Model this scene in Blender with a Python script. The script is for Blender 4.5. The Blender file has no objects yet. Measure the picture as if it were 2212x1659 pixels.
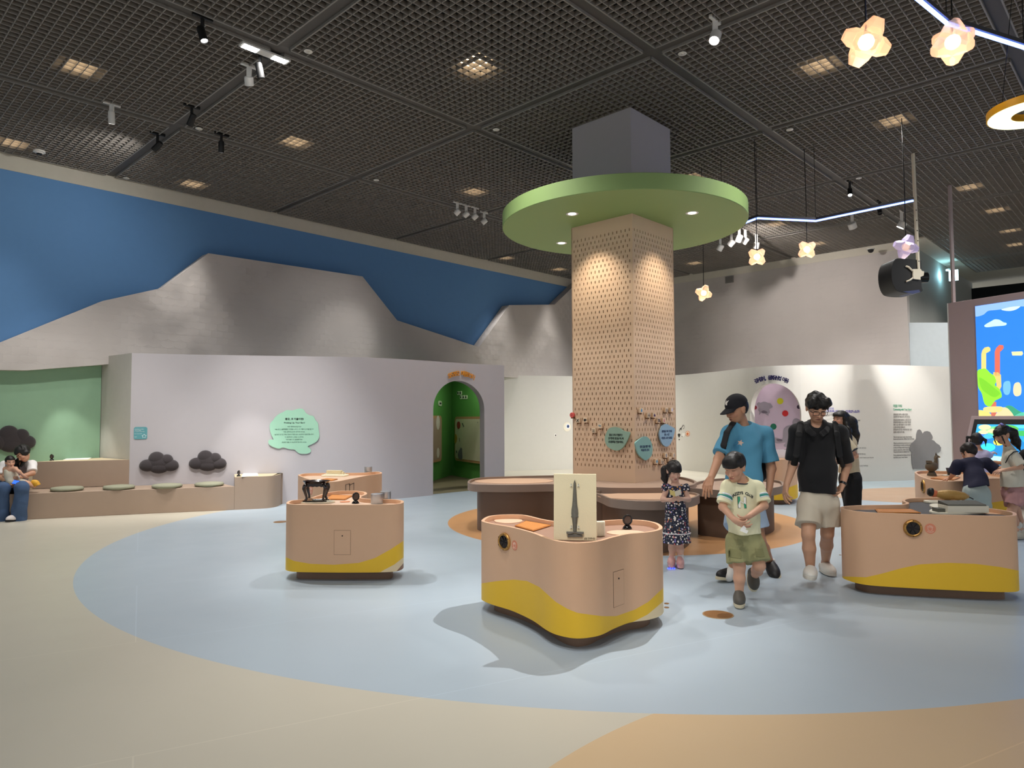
import bpy, bmesh, math, random
import numpy as np
from mathutils import Vector, Matrix
random.seed(7)
C = bpy.context.scene.collection
S = bpy.context.scene
PI = math.pi

# ------------------------------------------------------------------ camera
FPX, PIT, ROL, EYE = 1508.0, 0.04768, -0.00342, 1.5
cd = bpy.data.cameras.new('camera'); cam = bpy.data.objects.new('camera', cd); C.objects.link(cam)
cd.sensor_width = 36.0; cd.lens = FPX / 2212 * 36.0; cd.clip_start = 0.05; cd.clip_end = 200
cam.matrix_world = Matrix.Translation((0, 0, EYE)) @ Matrix.Rotation(PI/2 + PIT, 4, 'X') @ Matrix.Rotation(ROL, 4, 'Z')
S.camera = cam
# ------------------------------------------------------------------ world, exposure
w = bpy.data.worlds.new('world'); S.world = w; w.use_nodes = True
w.node_tree.nodes['Background'].inputs[0].default_value = (0.92, 0.96, 1.0, 1)
w.node_tree.nodes['Background'].inputs[1].default_value = 0.64
S.view_settings.view_transform = 'Standard'; S.view_settings.look = 'None'
S.view_settings.exposure = 0.3; S.view_settings.gamma = 1.0
S.view_settings.use_curve_mapping = False
S.cycles.max_bounces = 7; S.cycles.diffuse_bounces = 4; S.cycles.glossy_bounces = 3; S.cycles.transparent_max_bounces = 6
S.cycles.caustics_reflective = False; S.cycles.caustics_refractive = False

# ------------------------------------------------------------------ measuring: photo point -> place in the room
_c, _s, _cp, _sp = math.cos(ROL), math.sin(ROL), math.cos(PIT), math.sin(PIT)
def ray(u, v):
    du, dv = u-1106, v-829.5
    X, Z = (_c*du+_s*dv)/FPX, -(-_s*du+_c*dv)/FPX
    return Vector((X, _cp-Z*_sp, _sp+Z*_cp))
EY = Vector((0, 0, EYE))
def at(u, v, z=0.0):                       # on the horizontal plane z
    r = ray(u, v); return EY + r*((z-EYE)/r.z)
def aty(u, v, Y):                          # at distance Y
    r = ray(u, v); return EY + r*(Y/r.y)
def onp(u, v, p, n):                       # on the plane through p with normal n
    r = ray(u, v); p = Vector(p); n = Vector(n); return EY + r*((p-EY).dot(n)/r.dot(n))
def px(p):                                 # place -> photo point
    x, y, z = p[0], p[1], p[2]-EYE
    d = y*_cp+z*_sp; zz = -y*_sp+z*_cp; u, v = FPX*x/d, -FPX*zz/d
    return 1106+_c*u-_s*v, 829.5+_s*u+_c*v

# ------------------------------------------------------------------ materials
def lin(h):
    h = h.lstrip('#'); o = []
    for i in (0, 2, 4):
        c = int(h[i:i+2], 16)/255; o.append(c/12.92 if c <= .04045 else ((c+.055)/1.055)**2.4)
    return (*o, 1)
MATS = {}
def M(name, col, rough=.6, metal=0, var=.05, scale=9, bump=0, bscale=200, spec=.4, sheen=0, coat=0):
    if name in MATS: return MATS[name]
    m = bpy.data.materials.new(name); m.use_nodes = True; nt = m.node_tree; N = nt.nodes; L = nt.links
    b = N['Principled BSDF']; c = lin(col)
    b.inputs['Roughness'].default_value = rough; b.inputs['Metallic'].default_value = metal
    b.inputs['Specular IOR Level'].default_value = spec
    if sheen: b.inputs['Sheen Weight'].default_value = sheen
    if coat: b.inputs['Coat Weight'].default_value = coat; b.inputs['Coat Roughness'].default_value = .1
    tc = N.new('ShaderNodeTexCoord')
    no = N.new('ShaderNodeTexNoise'); no.inputs['Scale'].default_value = scale; no.inputs['Detail'].default_value = 3
    mx = N.new('ShaderNodeMix'); mx.data_type = 'RGBA'
    mx.inputs[6].default_value = tuple(x*(1-var) for x in c[:3])+(1,)
    mx.inputs[7].default_value = tuple(min(1, x*(1+var)) for x in c[:3])+(1,)
    L.new(tc.outputs['Object'], no.inputs['Vector']); L.new(no.outputs['Fac'], mx.inputs[0])
    L.new(mx.outputs[2], b.inputs['Base Color'])
    if bump:
        n2 = N.new('ShaderNodeTexNoise'); n2.inputs['Scale'].default_value = bscale; n2.inputs['Detail'].default_value = 2
        bp = N.new('ShaderNodeBump'); bp.inputs['Strength'].default_value = bump; bp.inputs['Distance'].default_value = .01
        L.new(tc.outputs['Object'], n2.inputs['Vector']); L.new(n2.outputs['Fac'], bp.inputs['Height']); L.new(bp.outputs['Normal'], b.inputs['Normal'])
    MATS[name] = m; return m
def ME(name, col, strength):
    if name in MATS: return MATS[name]
    m = M(name, col); b = m.node_tree.nodes['Principled BSDF']
    b.inputs['Emission Color'].default_value = lin(col); b.inputs['Emission Strength'].default_value = strength
    return m

# ------------------------------------------------------------------ meshes
def perp(d):
    d = Vector(d).normalized(); u = Vector((0, 0, 1)) if abs(d.z) < .9 else Vector((1, 0, 0))
    x = d.cross(u).normalized(); return x, x.cross(d).normalized()
class MB:
    def __init__(s, xf=None): s.v = []; s.f = []; s.m = []; s.xf = xf; s.cur = 0
    def V(s, p):
        p = Vector(p); s.v.append(s.xf @ p if s.xf else p); return len(s.v)-1
    def F(s, idx, m=None): s.f.append(tuple(idx)); s.m.append(s.cur if m is None else m)
    def box(s, x0, y0, z0, x1, y1, z1):
        i = [s.V(p) for p in ((x0,y0,z0),(x1,y0,z0),(x1,y1,z0),(x0,y1,z0),(x0,y0,z1),(x1,y0,z1),(x1,y1,z1),(x0,y1,z1))]
        for q in ((3,2,1,0),(4,5,6,7),(0,1,5,4),(1,2,6,5),(2,3,7,6),(3,0,4,7)): s.F([i[k] for k in q])
        return s
    def obox(s, o, ux, uy, uz):             # oriented box: corner and three edge vectors
        o, ux, uy, uz = map(Vector, (o, ux, uy, uz)); i = []
        for k in (Vector(), uz):
            for p in (o, o+ux, o+ux+uy, o+uy): i.append(s.V(p+k))
        for q in ((3,2,1,0),(4,5,6,7),(0,1,5,4),(1,2,6,5),(2,3,7,6),(3,0,4,7)): s.F([i[k] for k in q])
        return s
    def bar(s, p, q, w, h):                 # square bar from p to q
        p, q = Vector(p), Vector(q); x, y = perp(q-p)
        return s.obox(p-x*w/2-y*h/2, x*w, y*h, q-p)
    def ext(s, pts, o, ux, uy, n, d0, d1, mf=None):   # polygon in a frame, pushed from d0 to d1 along n
        o, ux, uy, n = map(Vector, (o, ux, uy, n))
        A = [s.V(o+ux*a+uy*b+n*d0) for a, b in pts]; B = [s.V(o+ux*a+uy*b+n*d1) for a, b in pts]; k = len(pts)
        s.F(A[::-1]); s.F(B, mf)
        for i in range(k): s.F((A[i], A[(i+1) % k], B[(i+1) % k], B[i]))
        return s
    def prism(s, pts, z0, z1): return s.ext([(p[0], p[1]) for p in pts], (0,0,0), (1,0,0), (0,1,0), (0,0,1), z0, z1)
    def ring(s, outer, inner, z0, z1):      # tray wall between two outlines
        k = len(outer); r = [[s.V((p[0], p[1], z)) for p in P] for P, z in ((outer, z0), (outer, z1), (inner, z1), (inner, z0))]
        for j in range(4):
            a, b = r[j], r[(j+1) % 4]
            for i in range(k): s.F((a[i], a[(i+1) % k], b[(i+1) % k], b[i]))
        return s
    def wall(s, pts, z0, z1, th, z1b=None):  # wall along a polyline, thickness to the left of it
        n = len(pts); L = offset_open(pts, th)
        ids = [[s.V((p[0], p[1], z)) for p in P] for P, z in ((pts, z0), (pts, z1), (L, z1), (L, z0))]
        for j in range(4):
            a, b = ids[j], ids[(j+1) % 4]
            for i in range(n-1): s.F((a[i], a[i+1], b[i+1], b[i]))
        s.F([ids[j][0] for j in (0,1,2,3)]); s.F([ids[j][-1] for j in (3,2,1,0)])
        return s
    def tube(s, pts, r, n=8, caps=True):
        pts = [Vector(p) for p in pts]; R = r if isinstance(r, (list, tuple)) else [r]*len(pts)
        rings = []; x = None
        for i, p in enumerate(pts):
            d = (pts[min(i+1, len(pts)-1)]-pts[max(i-1, 0)])
            if d.length < 1e-9: d = Vector((0,0,1))
            d.normalize()
            if x is None: x, y = perp(d)
            else:
                x = (x-d*x.dot(d)); x = x.normalized() if x.length > 1e-6 else perp(d)[0]; y = d.cross(x)
            y = d.cross(x)
            rings.append([s.V(p+(x*math.cos(2*PI*k/n)+y*math.sin(2*PI*k/n))*R[i]) for k in range(n)])
        for a, b in zip(rings, rings[1:]):
            for k in range(n): s.F((a[k], a[(k+1) % n], b[(k+1) % n], b[k]))
        if caps: s.F(rings[0][::-1]); s.F(rings[-1])
        return s
    def lathe(s, prof, c=(0,0,0), n=24, ax=(0,0,1), sx=1, sy=1):
        c = Vector(c); ax = Vector(ax).normalized(); x, y = (Vector((1,0,0)), Vector((0,1,0))) if abs(ax.z) > .999 else perp(ax)
        rings = [[s.V(c+ax*z+(x*math.cos(2*PI*k/n)*sx+y*math.sin(2*PI*k/n)*sy)*max(r, 1e-4)) for k in range(n)] for r, z in prof]
        for a, b in zip(rings, rings[1:]):
            for k in range(n): s.F((a[k], a[(k+1) % n], b[(k+1) % n], b[k]))
        if tuple(prof[0]) != tuple(prof[-1]): s.F(rings[0][::-1]); s.F(rings[-1])
        return s
    def ball(s, c, r, nu=14, nv=9, rot=None):
        r = (r, r, r) if not isinstance(r, (tuple, list)) else r; c = Vector(c); rows = []
        for j in range(nv+1):
            t = PI*j/nv; row = []
            for k in range(nu):
                a = 2*PI*k/nu; p = Vector((r[0]*math.sin(t)*math.cos(a), r[1]*math.sin(t)*math.sin(a), r[2]*math.cos(t)))
                row.append(s.V(c+(rot @ p if rot else p)))
            rows.append(row)
        for a, b in zip(rows, rows[1:]):
            for k in range(nu): s.F((a[k], b[k], b[(k+1) % nu], a[(k+1) % nu]))
        return s
    def build(s, name, mats, parent=None, loc=(0,0,0), smooth=False, bevel=0, angle=None, normals=True):
        me = bpy.data.meshes.new(name); me.from_pydata([tuple(v) for v in s.v], [], s.f)
        mats = mats if isinstance(mats, (list, tuple)) else [mats]
        for m in mats: me.materials.append(m)
        if len(mats) > 1: me.polygons.foreach_set('material_index', s.m)
        if normals:
            bm = bmesh.new(); bm.from_mesh(me); bmesh.ops.remove_doubles(bm, verts=bm.verts, dist=1e-6)
            bmesh.ops.recalc_face_normals(bm, faces=bm.faces); bm.to_mesh(me); bm.free()
        o = bpy.data.objects.new(name, me); C.objects.link(o)
        if parent is not None: o.parent = parent
        o.location = loc
        if smooth or angle:
            for p in me.polygons: p.use_smooth = True
            if angle: me.set_sharp_from_angle(angle=math.radians(angle))
        if bevel:
            b = o.modifiers.new('bevel', 'BEVEL'); b.width = bevel; b.segments = 2; b.limit_method = 'ANGLE'
        return o
def offset_open(pts, th):
    n = len(pts); out = []
    for i in range(n):
        a, b = pts[max(i-1, 0)], pts[min(i+1, n-1)]; d = Vector((b[0]-a[0], b[1]-a[1])).normalized()
        out.append((pts[i][0]-d.y*th, pts[i][1]+d.x*th))
    return out
def offset_closed(pts, th):                 # + = inwards for a counter-clockwise outline
    n = len(pts); out = []
    for i in range(n):
        a, b = pts[i-1], pts[(i+1) % n]; d = Vector((b[0]-a[0], b[1]-a[1])).normalized()
        out.append((pts[i][0]-d.y*th, pts[i][1]+d.x*th))
    return out
def spline(pts, closed=True, sub=8):
    P = [np.array(tuple(p)[:2], float) for p in pts]; n = len(P); out = []
    for i in range(n if closed else n-1):
        g = (lambda k: P[k % n]) if closed else (lambda k: P[min(max(k, 0), n-1)])
        p0, p1, p2, p3 = g(i-1), g(i), g(i+1), g(i+2)
        for k in range(sub):
            t = k/sub; out.append(tuple(.5*((2*p1)+(p2-p0)*t+(2*p0-5*p1+4*p2-p3)*t*t+(3*p1-p0-3*p2+p3)*t**3)))
    if not closed: out.append(tuple(P[-1]))
    return out
def resample(pts, n):
    P = np.array(pts+[pts[0]], float); d = np.r_[0, np.cumsum(np.hypot(*np.diff(P, axis=0).T))]
    t = np.linspace(0, d[-1], n, endpoint=False); return [(float(np.interp(q, d, P[:, 0])), float(np.interp(q, d, P[:, 1]))) for q in t]
def ccw(pts):
    a = sum(p[0]*q[1]-q[0]*p[1] for p, q in zip(pts, pts[1:]+pts[:1])); return pts if a > 0 else pts[::-1]
def rrect(w, h, r, n=5):                    # rounded rectangle about the origin
    o = []
    for cx, cy, a0 in ((w/2-r, h/2-r, 0), (-w/2+r, h/2-r, 90), (-w/2+r, -h/2+r, 180), (w/2-r, -h/2+r, 270)):
        for k in range(n+1):
            a = math.radians(a0+90*k/n); o.append((cx+r*math.cos(a), cy+r*math.sin(a)))
    return o
def ell(rx, ry, n=28, cx=0, cy=0): return [(cx+rx*math.cos(2*PI*k/n), cy+ry*math.sin(2*PI*k/n)) for k in range(n)]
# ------------------------------------------------------------------ things
def tag(o, label=None, cat=None, group=None, kind=None):
    for k, x in (('label', label), ('category', cat), ('group', group), ('kind', kind)):
        if x: o[k] = x
    return o
def thing(name, label, cat, loc=(0,0,0), rz=0, group=None):
    o = bpy.data.objects.new(name, None); C.objects.link(o); o.empty_display_size = .1
    o.location = loc; o.rotation_euler = (0, 0, rz); return tag(o, label, cat, group)
def kids(o): return [x for x in bpy.data.objects if x.parent == o]
def dup(o, parent=None):                    # a thing with its parts and sub-parts
    c = o.copy(); C.objects.link(c); c.parent = parent
    for k in kids(o): dup(k, c)
    return c
def struct(o): o['kind'] = 'structure'; return o
FONT = None
def text_mesh(name, body, size, mat, parent, mtx, ext=.001, align='CENTER', bold=0, width=None, spacing=1.0):
    cu = bpy.data.curves.new(name, 'FONT'); cu.body = body; cu.size = size; cu.extrude = ext
    cu.align_x = align; cu.align_y = 'CENTER'; cu.offset = bold; cu.space_character = spacing; cu.resolution_u = 2
    o = bpy.data.objects.new(name, cu); C.objects.link(o)
    me = bpy.data.meshes.new_from_object(o)
    if not len(me.vertices):
        bpy.context.view_layer.update(); me = bpy.data.meshes.new_from_object(o.evaluated_get(bpy.context.evaluated_depsgraph_get()))
    bpy.data.objects.remove(o); bpy.data.curves.remove(cu)
    me.materials.clear(); me.materials.append(mat)
    if width and len(me.vertices):
        xs = [v.co.x for v in me.vertices]; k = width/max(1e-6, max(xs)-min(xs))
        me.transform(Matrix.Diagonal((k, 1, 1, 1)))
    me.transform(mtx); me.name = name
    t = bpy.data.objects.new(name, me); C.objects.link(t); t.parent = parent; return t
def frame(o, ux, uy):                       # matrix whose x, y run along ux, uy at o
    ux, uy = Vector(ux).normalized(), Vector(uy).normalized(); n = ux.cross(uy)
    return Matrix(((ux.x, uy.x, n.x, o[0]), (ux.y, uy.y, n.y, o[1]), (ux.z, uy.z, n.z, o[2]), (0, 0, 0, 1)))
def spot(loc, to, power, deg, blend=.5, col=(1, .95, .88), r=.04, name='spot_lamp'):
    l = bpy.data.lights.new(name, 'SPOT'); l.energy = power; l.spot_size = math.radians(deg); l.spot_blend = blend
    l.color = col; l.shadow_soft_size = r
    o = bpy.data.objects.new(name, l); C.objects.link(o); o.location = loc
    o.rotation_euler = (Vector(to)-Vector(loc)).to_track_quat('-Z', 'Y').to_euler(); return o

# ------------------------------------------------------------------ the ceiling grid sets the directions of the room
HC = 4.35; ZC = EYE+HC
GA, GB = Vector((.7224, -.6915, 0)), Vector((.6915, .7224, 0)); CELL = .7211*HC
GO = Vector((-.6310*HC, 1.8546*HC, 0)) + GB*.005*CELL
def G(i, j, z=0): p = GO+GA*(i*CELL)+GB*(j*CELL); return Vector((p.x, p.y, z))
def gij(p): d = Vector((p[0], p[1], 0))-GO; return d.dot(GA)/CELL, d.dot(GB)/CELL
IL, JB = -2.003, 4.853                       # left wall and back wall, in cells
# ================================================================== lamps of the room (seen fixtures, plus lamps added out of view)
WARM, NEUT = (1, .86, .70), (1, .975, .94)
PLENUM = [(175,110),(1030,112),(1768,105),(640,278),(30,280),(418,373),(1025,390),(1930,230),(1490,358),(1093,540),
          (1207,566),(1500,552),(1560,571),(1675,464),(1765,508),(1812,539),(2092,380),(2150,432),(2180,478),(2193,510)]
PLENUM_XY = [at(u, v, ZC+.22) for u, v in PLENUM]
for p in PLENUM_XY + [G(1.5,-.5), G(2.5,-1.2), G(4.5,.5), G(4.3,2.2)]:  # the appended grid points are unseen ceiling lamps added for more light
    gi, gj = gij(p); edge = gi < -1.2 or (gj > 3.9 and gi < 1)
    spot((p.x, p.y, ZC-.12), (p.x+(.5 if edge else 0), p.y-(.5 if edge else 0), 0), 230 if edge else 300, 66 if edge else 125, 1.0, (1, .965, .92), .12)

# unseen show lights, added above the camera to brighten kiosk fronts and people
spot((-.9, 1.6, ZC-.25), (.42, 4.75, .85), 300, 26, .9, NEUT, .03); spot((2.6, 2.2, ZC-.25), (3.5, 5.9, .5), 160, 34, .8, NEUT, .03); spot((1.2, 1.4, ZC-.25), (2.1, 6.0, .9), 180, 34, .9, NEUT, .04)

# ================================================================== floor
def floor_material():
    m = bpy.data.materials.new('vinyl floor'); m.use_nodes = True; nt = m.node_tree; N = nt.nodes; L = nt.links
    b = N['Principled BSDF']; b.inputs['Roughness'].default_value = .34; b.inputs['Specular IOR Level'].default_value = .35
    tc = N.new('ShaderNodeTexCoord')
    def mask(cx, cy, rx, ry, wob=0.0):
        s = N.new('ShaderNodeVectorMath'); s.operation = 'SUBTRACT'; s.inputs[1].default_value = (cx, cy, 0); L.new(tc.outputs['Object'], s.inputs[0])
        d = N.new('ShaderNodeVectorMath'); d.operation = 'DIVIDE'; d.inputs[1].default_value = (rx, ry, 1e6); L.new(s.outputs[0], d.inputs[0])
        l = N.new('ShaderNodeVectorMath'); l.operation = 'LENGTH'; L.new(d.outputs[0], l.inputs[0])
        c = N.new('ShaderNodeMath'); c.operation = 'LESS_THAN'; c.inputs[1].default_value = 1; L.new(l.outputs['Value'], c.inputs[0])
        return c.outputs[0]
    cur = lin('#c4beae')
    def over(cur, col, k):
        x = N.new('ShaderNodeMix'); x.data_type = 'RGBA'; L.new(k, x.inputs[0])
        if isinstance(cur, tuple): x.inputs[6].default_value = cur
        else: L.new(cur, x.inputs[6])
        x.inputs[7].default_value = lin(col); return x.outputs[2]
    cur = over(cur, '#cdb18b', mask(2.5, 1.2, 3.0, 3.0))
    cur = over(cur, '#acbac5', mask(1.19, 9.66, 6.13, 6.07))
    cur = over(cur, '#a9b9c1', mask(12, 14.6, 6.0, 2.9))
    cur = over(cur, '#c2a285', mask(9.6, 13.2, 3.6, 1.7))
    cur = over(cur, '#c9986a', mask(1.62, 10.25, 2.55, 2.62))
    no = N.new('ShaderNodeTexNoise'); no.inputs['Scale'].default_value = .7; no.inputs['Detail'].default_value = 6; L.new(tc.outputs['Object'], no.inputs['Vector'])
    mr = N.new('ShaderNodeMapRange'); mr.inputs[3].default_value = .94; mr.inputs[4].default_value = 1.06; L.new(no.outputs['Fac'], mr.inputs[0])
    mul = N.new('ShaderNodeVectorMath'); mul.operation = 'SCALE'; L.new(cur, mul.inputs[0]); L.new(mr.outputs[0], mul.inputs['Scale'])
    # welded joints between the vinyl sheets
    mp = N.new('ShaderNodeMapping'); mp.inputs['Rotation'].default_value = (0, 0, math.radians(-28)); L.new(tc.outputs['Object'], mp.inputs[0])
    br = N.new('ShaderNodeTexBrick'); br.inputs['Scale'].default_value = 1; br.inputs['Brick Width'].default_value = 9; br.inputs['Row Height'].default_value = 1.8
    br.inputs['Mortar Size'].default_value = .004; br.inputs['Color1'].default_value = (1,1,1,1); br.inputs['Color2'].default_value = (1,1,1,1); br.inputs['Mortar'].default_value = (1.12,1.12,1.12,1)
    L.new(mp.outputs[0], br.inputs['Vector'])
    m2 = N.new('ShaderNodeVectorMath'); m2.operation = 'MULTIPLY'; L.new(mul.outputs[0], m2.inputs[0]); L.new(br.outputs['Color'], m2.inputs[1])
    L.new(m2.outputs[0], b.inputs['Base Color'])
    n3 = N.new('ShaderNodeTexNoise'); n3.inputs['Scale'].default_value = 3; n3.inputs['Detail'].default_value = 5; L.new(tc.outputs['Object'], n3.inputs['Vector'])
    r2 = N.new('ShaderNodeMapRange'); r2.inputs[3].default_value = .28; r2.inputs[4].default_value = .44; L.new(n3.outputs['Fac'], r2.inputs[0]); L.new(r2.outputs[0], b.inputs['Roughness'])
    return m
f = MB(); f.box(-16, -8, -.1, 24, 30, 0); struct(f.build('floor', floor_material()))

# ================================================================== ceiling: beams, frames and open louvre panels
mgrid = M('louvre grey', '#8a847d', .55, var=.08); mframe = M('frame grey', '#8a8680', .5); mchan = M('channel grey', '#55514d', .6)
mslab = M('plenum dark', '#1c1a19', .9)
lat, fr, ch = MB(), MB(), MB()
W = .075/CELL                                # half a beam, in cells
def gbox(mb, i0, j0, i1, j1, z0, z1):
    p = G(i0, j0, z0); mb.obox(p, GA*((i1-i0)*CELL), GB*((j1-j0)*CELL), (0, 0, z1-z0))
ci, cj = gij((1.68, 10.37))
for i in range(-2, 6):
    for j in range(-3, 7):
        i0, i1, j0, j1 = i+W, i+1-W, j+W, j+1-W
        i0 = max(i0, IL)
        jm = JB if i1 < 1.05 else 6.7
        if j0 > jm: continue
        j1 = min(j1, jm)
        c = G((i0+i1)/2, (j0+j1)/2)
        if c.y < .5 or c.x < -14 or c.x > 20: continue
        t = .016/CELL
        for q in ((i0, j0, i1, j0+t), (i0, j1-t, i1, j1), (i0, j0, i0+t, j1), (i1-t, j0, i1, j1)): gbox(fr, *q, ZC, ZC+.06)
        p = .1062/CELL; h = .005/CELL
        k = i0+p
        while k < i1-p*.4: gbox(lat, k-h, j0, k+h, j1, ZC+.004, ZC+.056); k += p
        k = j0+p
        while k < j1-p*.4: gbox(lat, i0, k-h, i1, k+h, ZC+.004, ZC+.056); k += p
for i in range(-1, 6):
    gbox(ch, i-W, -4, i+W, JB if i < 1.05 else 6.7, ZC+.035, ZC+.12)
for j in range(-3, 7):
    gbox(ch, IL if j < JB else 1.03, j-W, 6, j+W, ZC+.036, ZC+.121)
struct(lat.build('ceiling', mgrid)); struct(fr.build('ceiling_frames', mframe)); struct(ch.build('ceiling_beams', mchan))
sl = MB(); gbox(sl, IL-.1, -4, 6.2, JB+.05, ZC+.75, ZC+.85); gbox(sl, 1.03, JB, 6.2, 6.8, ZC+.75, ZC+.85)
struct(sl.build('ceiling_slab', mslab))
sf = MB(); gbox(sf, .82, JB, 1.03, 8.0, ZC, ZC+.1); gbox(sf, 1.03, 6.7, 6.2, 8.0, ZC, ZC+.1)
msoft = M('white soffit', '#c9c3b4', .8); struct(sf.build('ceiling_soffit', msoft))

# ================================================================== walls
mwhite = M('wall white', '#c9c7c2', .8, bump=.05); mblue = M('sky blue paint', '#5f8cbd', .75, bump=.04, var=.03)
def tile_material():
    m = M('tile relief grey', '#c2bbb6', .75, var=.05, scale=2); nt = m.node_tree; N = nt.nodes; L = nt.links; b = N['Principled BSDF']
    tc = N.new('ShaderNodeTexCoord')
    dt = N.new('ShaderNodeVectorMath'); dt.operation = 'DOT_PRODUCT'; dt.inputs[1].default_value = (GA.x+GB.x, GA.y+GB.y, 0); L.new(tc.outputs['Object'], dt.inputs[0])
    sp = N.new('ShaderNodeSeparateXYZ'); L.new(tc.outputs['Object'], sp.inputs[0])
    def mt(op, a, bb):
        x = N.new('ShaderNodeMath'); x.operation = op
        for k, q in enumerate((a, bb)):
            if q is None: continue
            if isinstance(q, (int, float)): x.inputs[k].default_value = q
            else: L.new(q, x.inputs[k])
        return x.outputs[0]
    u = mt('MULTIPLY', dt.outputs['Value'], 4.4); row = mt('MULTIPLY', sp.outputs['Z'], 7.5)
    fl = mt('FLOOR', row, None); off = mt('MULTIPLY', fl, .5); uu = mt('ADD', u, off)
    arc = mt('ABSOLUTE', mt('SUBTRACT', mt('FRACT', uu, None), .5), None); arc2 = mt('MULTIPLY', mt('MULTIPLY', arc, arc), 1.4)
    fr_ = mt('FRACT', mt('SUBTRACT', row, arc2), None)
    no = N.new('ShaderNodeTexNoise'); no.inputs['Scale'].default_value = 2.4; no.inputs['Detail'].default_value = 0; L.new(tc.outputs['Object'], no.inputs['Vector'])
    amp = N.new('ShaderNodeMapRange'); amp.inputs[1].default_value = .3; amp.inputs[2].default_value = .7; L.new(no.outputs['Fac'], amp.inputs[0])
    h = mt('MULTIPLY', mt('SUBTRACT', 1, fr_), amp.outputs[0])
    bp = N.new('ShaderNodeBump'); bp.inputs['Strength'].default_value = .9; bp.inputs['Distance'].default_value = .022; L.new(h, bp.inputs['Height']); L.new(bp.outputs['Normal'], b.inputs['Normal'])
    return m
mtile = tile_material()
def gwall(mb, i, j0, j1, z0, z1, th): p = G(i, j0, z0); mb.obox(p, GB*((j1-j0)*CELL), GA*(-th), (0, 0, z1-z0))
wl = MB(); gwall(wl, IL, -4, 1.2, 0, ZC-.245, .2); gwall(wl, IL, 1.2, JB+.06, 2.62, ZC-.245, .2); struct(wl.build('wall_left', mblue))
tr = MB(); gwall(tr, IL+.004, -4, JB, ZC-.245, ZC+.1, .2); struct(tr.build('trim_1', msoft))
bw = MB(); bw.obox(G(IL-.05, JB, 0), GA*((.88-IL+.05)*CELL), GB*.2, (0, 0, ZC-.2)); struct(bw.build('wall_back', mtile))
t2 = MB(); t2.obox(G(IL-.05, JB-.004, ZC-.2), GA*((.88-IL+.05)*CELL), GB*.2, (0, 0, .3)); struct(t2.build('trim_2', msoft))
aw = MB(); aw.obox(G(.88, JB+.064, 0), GB*(2.4*CELL), GA*-.2, (0, 0, ZC)); struct(aw.build('wall_alcove', M('alcove grey', '#9c9d97', .8)))
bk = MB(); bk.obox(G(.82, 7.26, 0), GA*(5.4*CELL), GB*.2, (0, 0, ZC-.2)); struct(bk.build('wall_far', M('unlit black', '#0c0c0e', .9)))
hw = MB(); hp = G(.882, JB+.03, 0); hw.obox(hp, (3.2, .05, 0), (0, .2, 0), (0, 0, aty(1938, 697, hp.y).z)); struct(hw.build('wall_half', M('half wall white', '#c3ccd0', .7)))

# the mountain-shaped relief wall in front of the blue one
ip = IL+.30/CELL
MP = G(ip, 0)
def mpt(u, v): p = onp(u, v, MP, GA); d = p-MP; return d.dot(GB), p.z
mj = lambda j: j*CELL
mt_ = [mpt(-150, 797), (mpt(-90, 779)[0], mpt(-90, 779)[1]), mpt(0, 740), mpt(222, 650), mpt(350, 622), mpt(450, 547), mpt(783, 597), mpt(858, 692), mpt(1035, 750),
       mpt(1100, 659), mpt(1198, 658), mpt(1260, 598)]
jr = mj(JB-.01)
mt_ += [(jr, 5.6), (jr, 2.62), (mpt(300, 700)[0], 2.62), mpt(233, 787), mpt(57, 800)]
mr = MB(); mr.ext(mt_, MP, GB, (0,0,1), GA, 0, -.28)
struct(mr.build('wall_mountain', [mtile]))
# green recess behind the bench
gp = G(IL+.05/CELL, 0)
g0, g1 = onp(-420, 900, gp, GA), onp(217, 900, gp, GA)
gr = MB(); gr.obox((g0.x, g0.y, 0), Vector((g1.x-g0.x, g1.y-g0.y, 0)), GA*-.03, (0, 0, 2.7)); struct(gr.build('wall_recess', M('sage green paint', '#8fb294', .8, bump=.05)))

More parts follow.
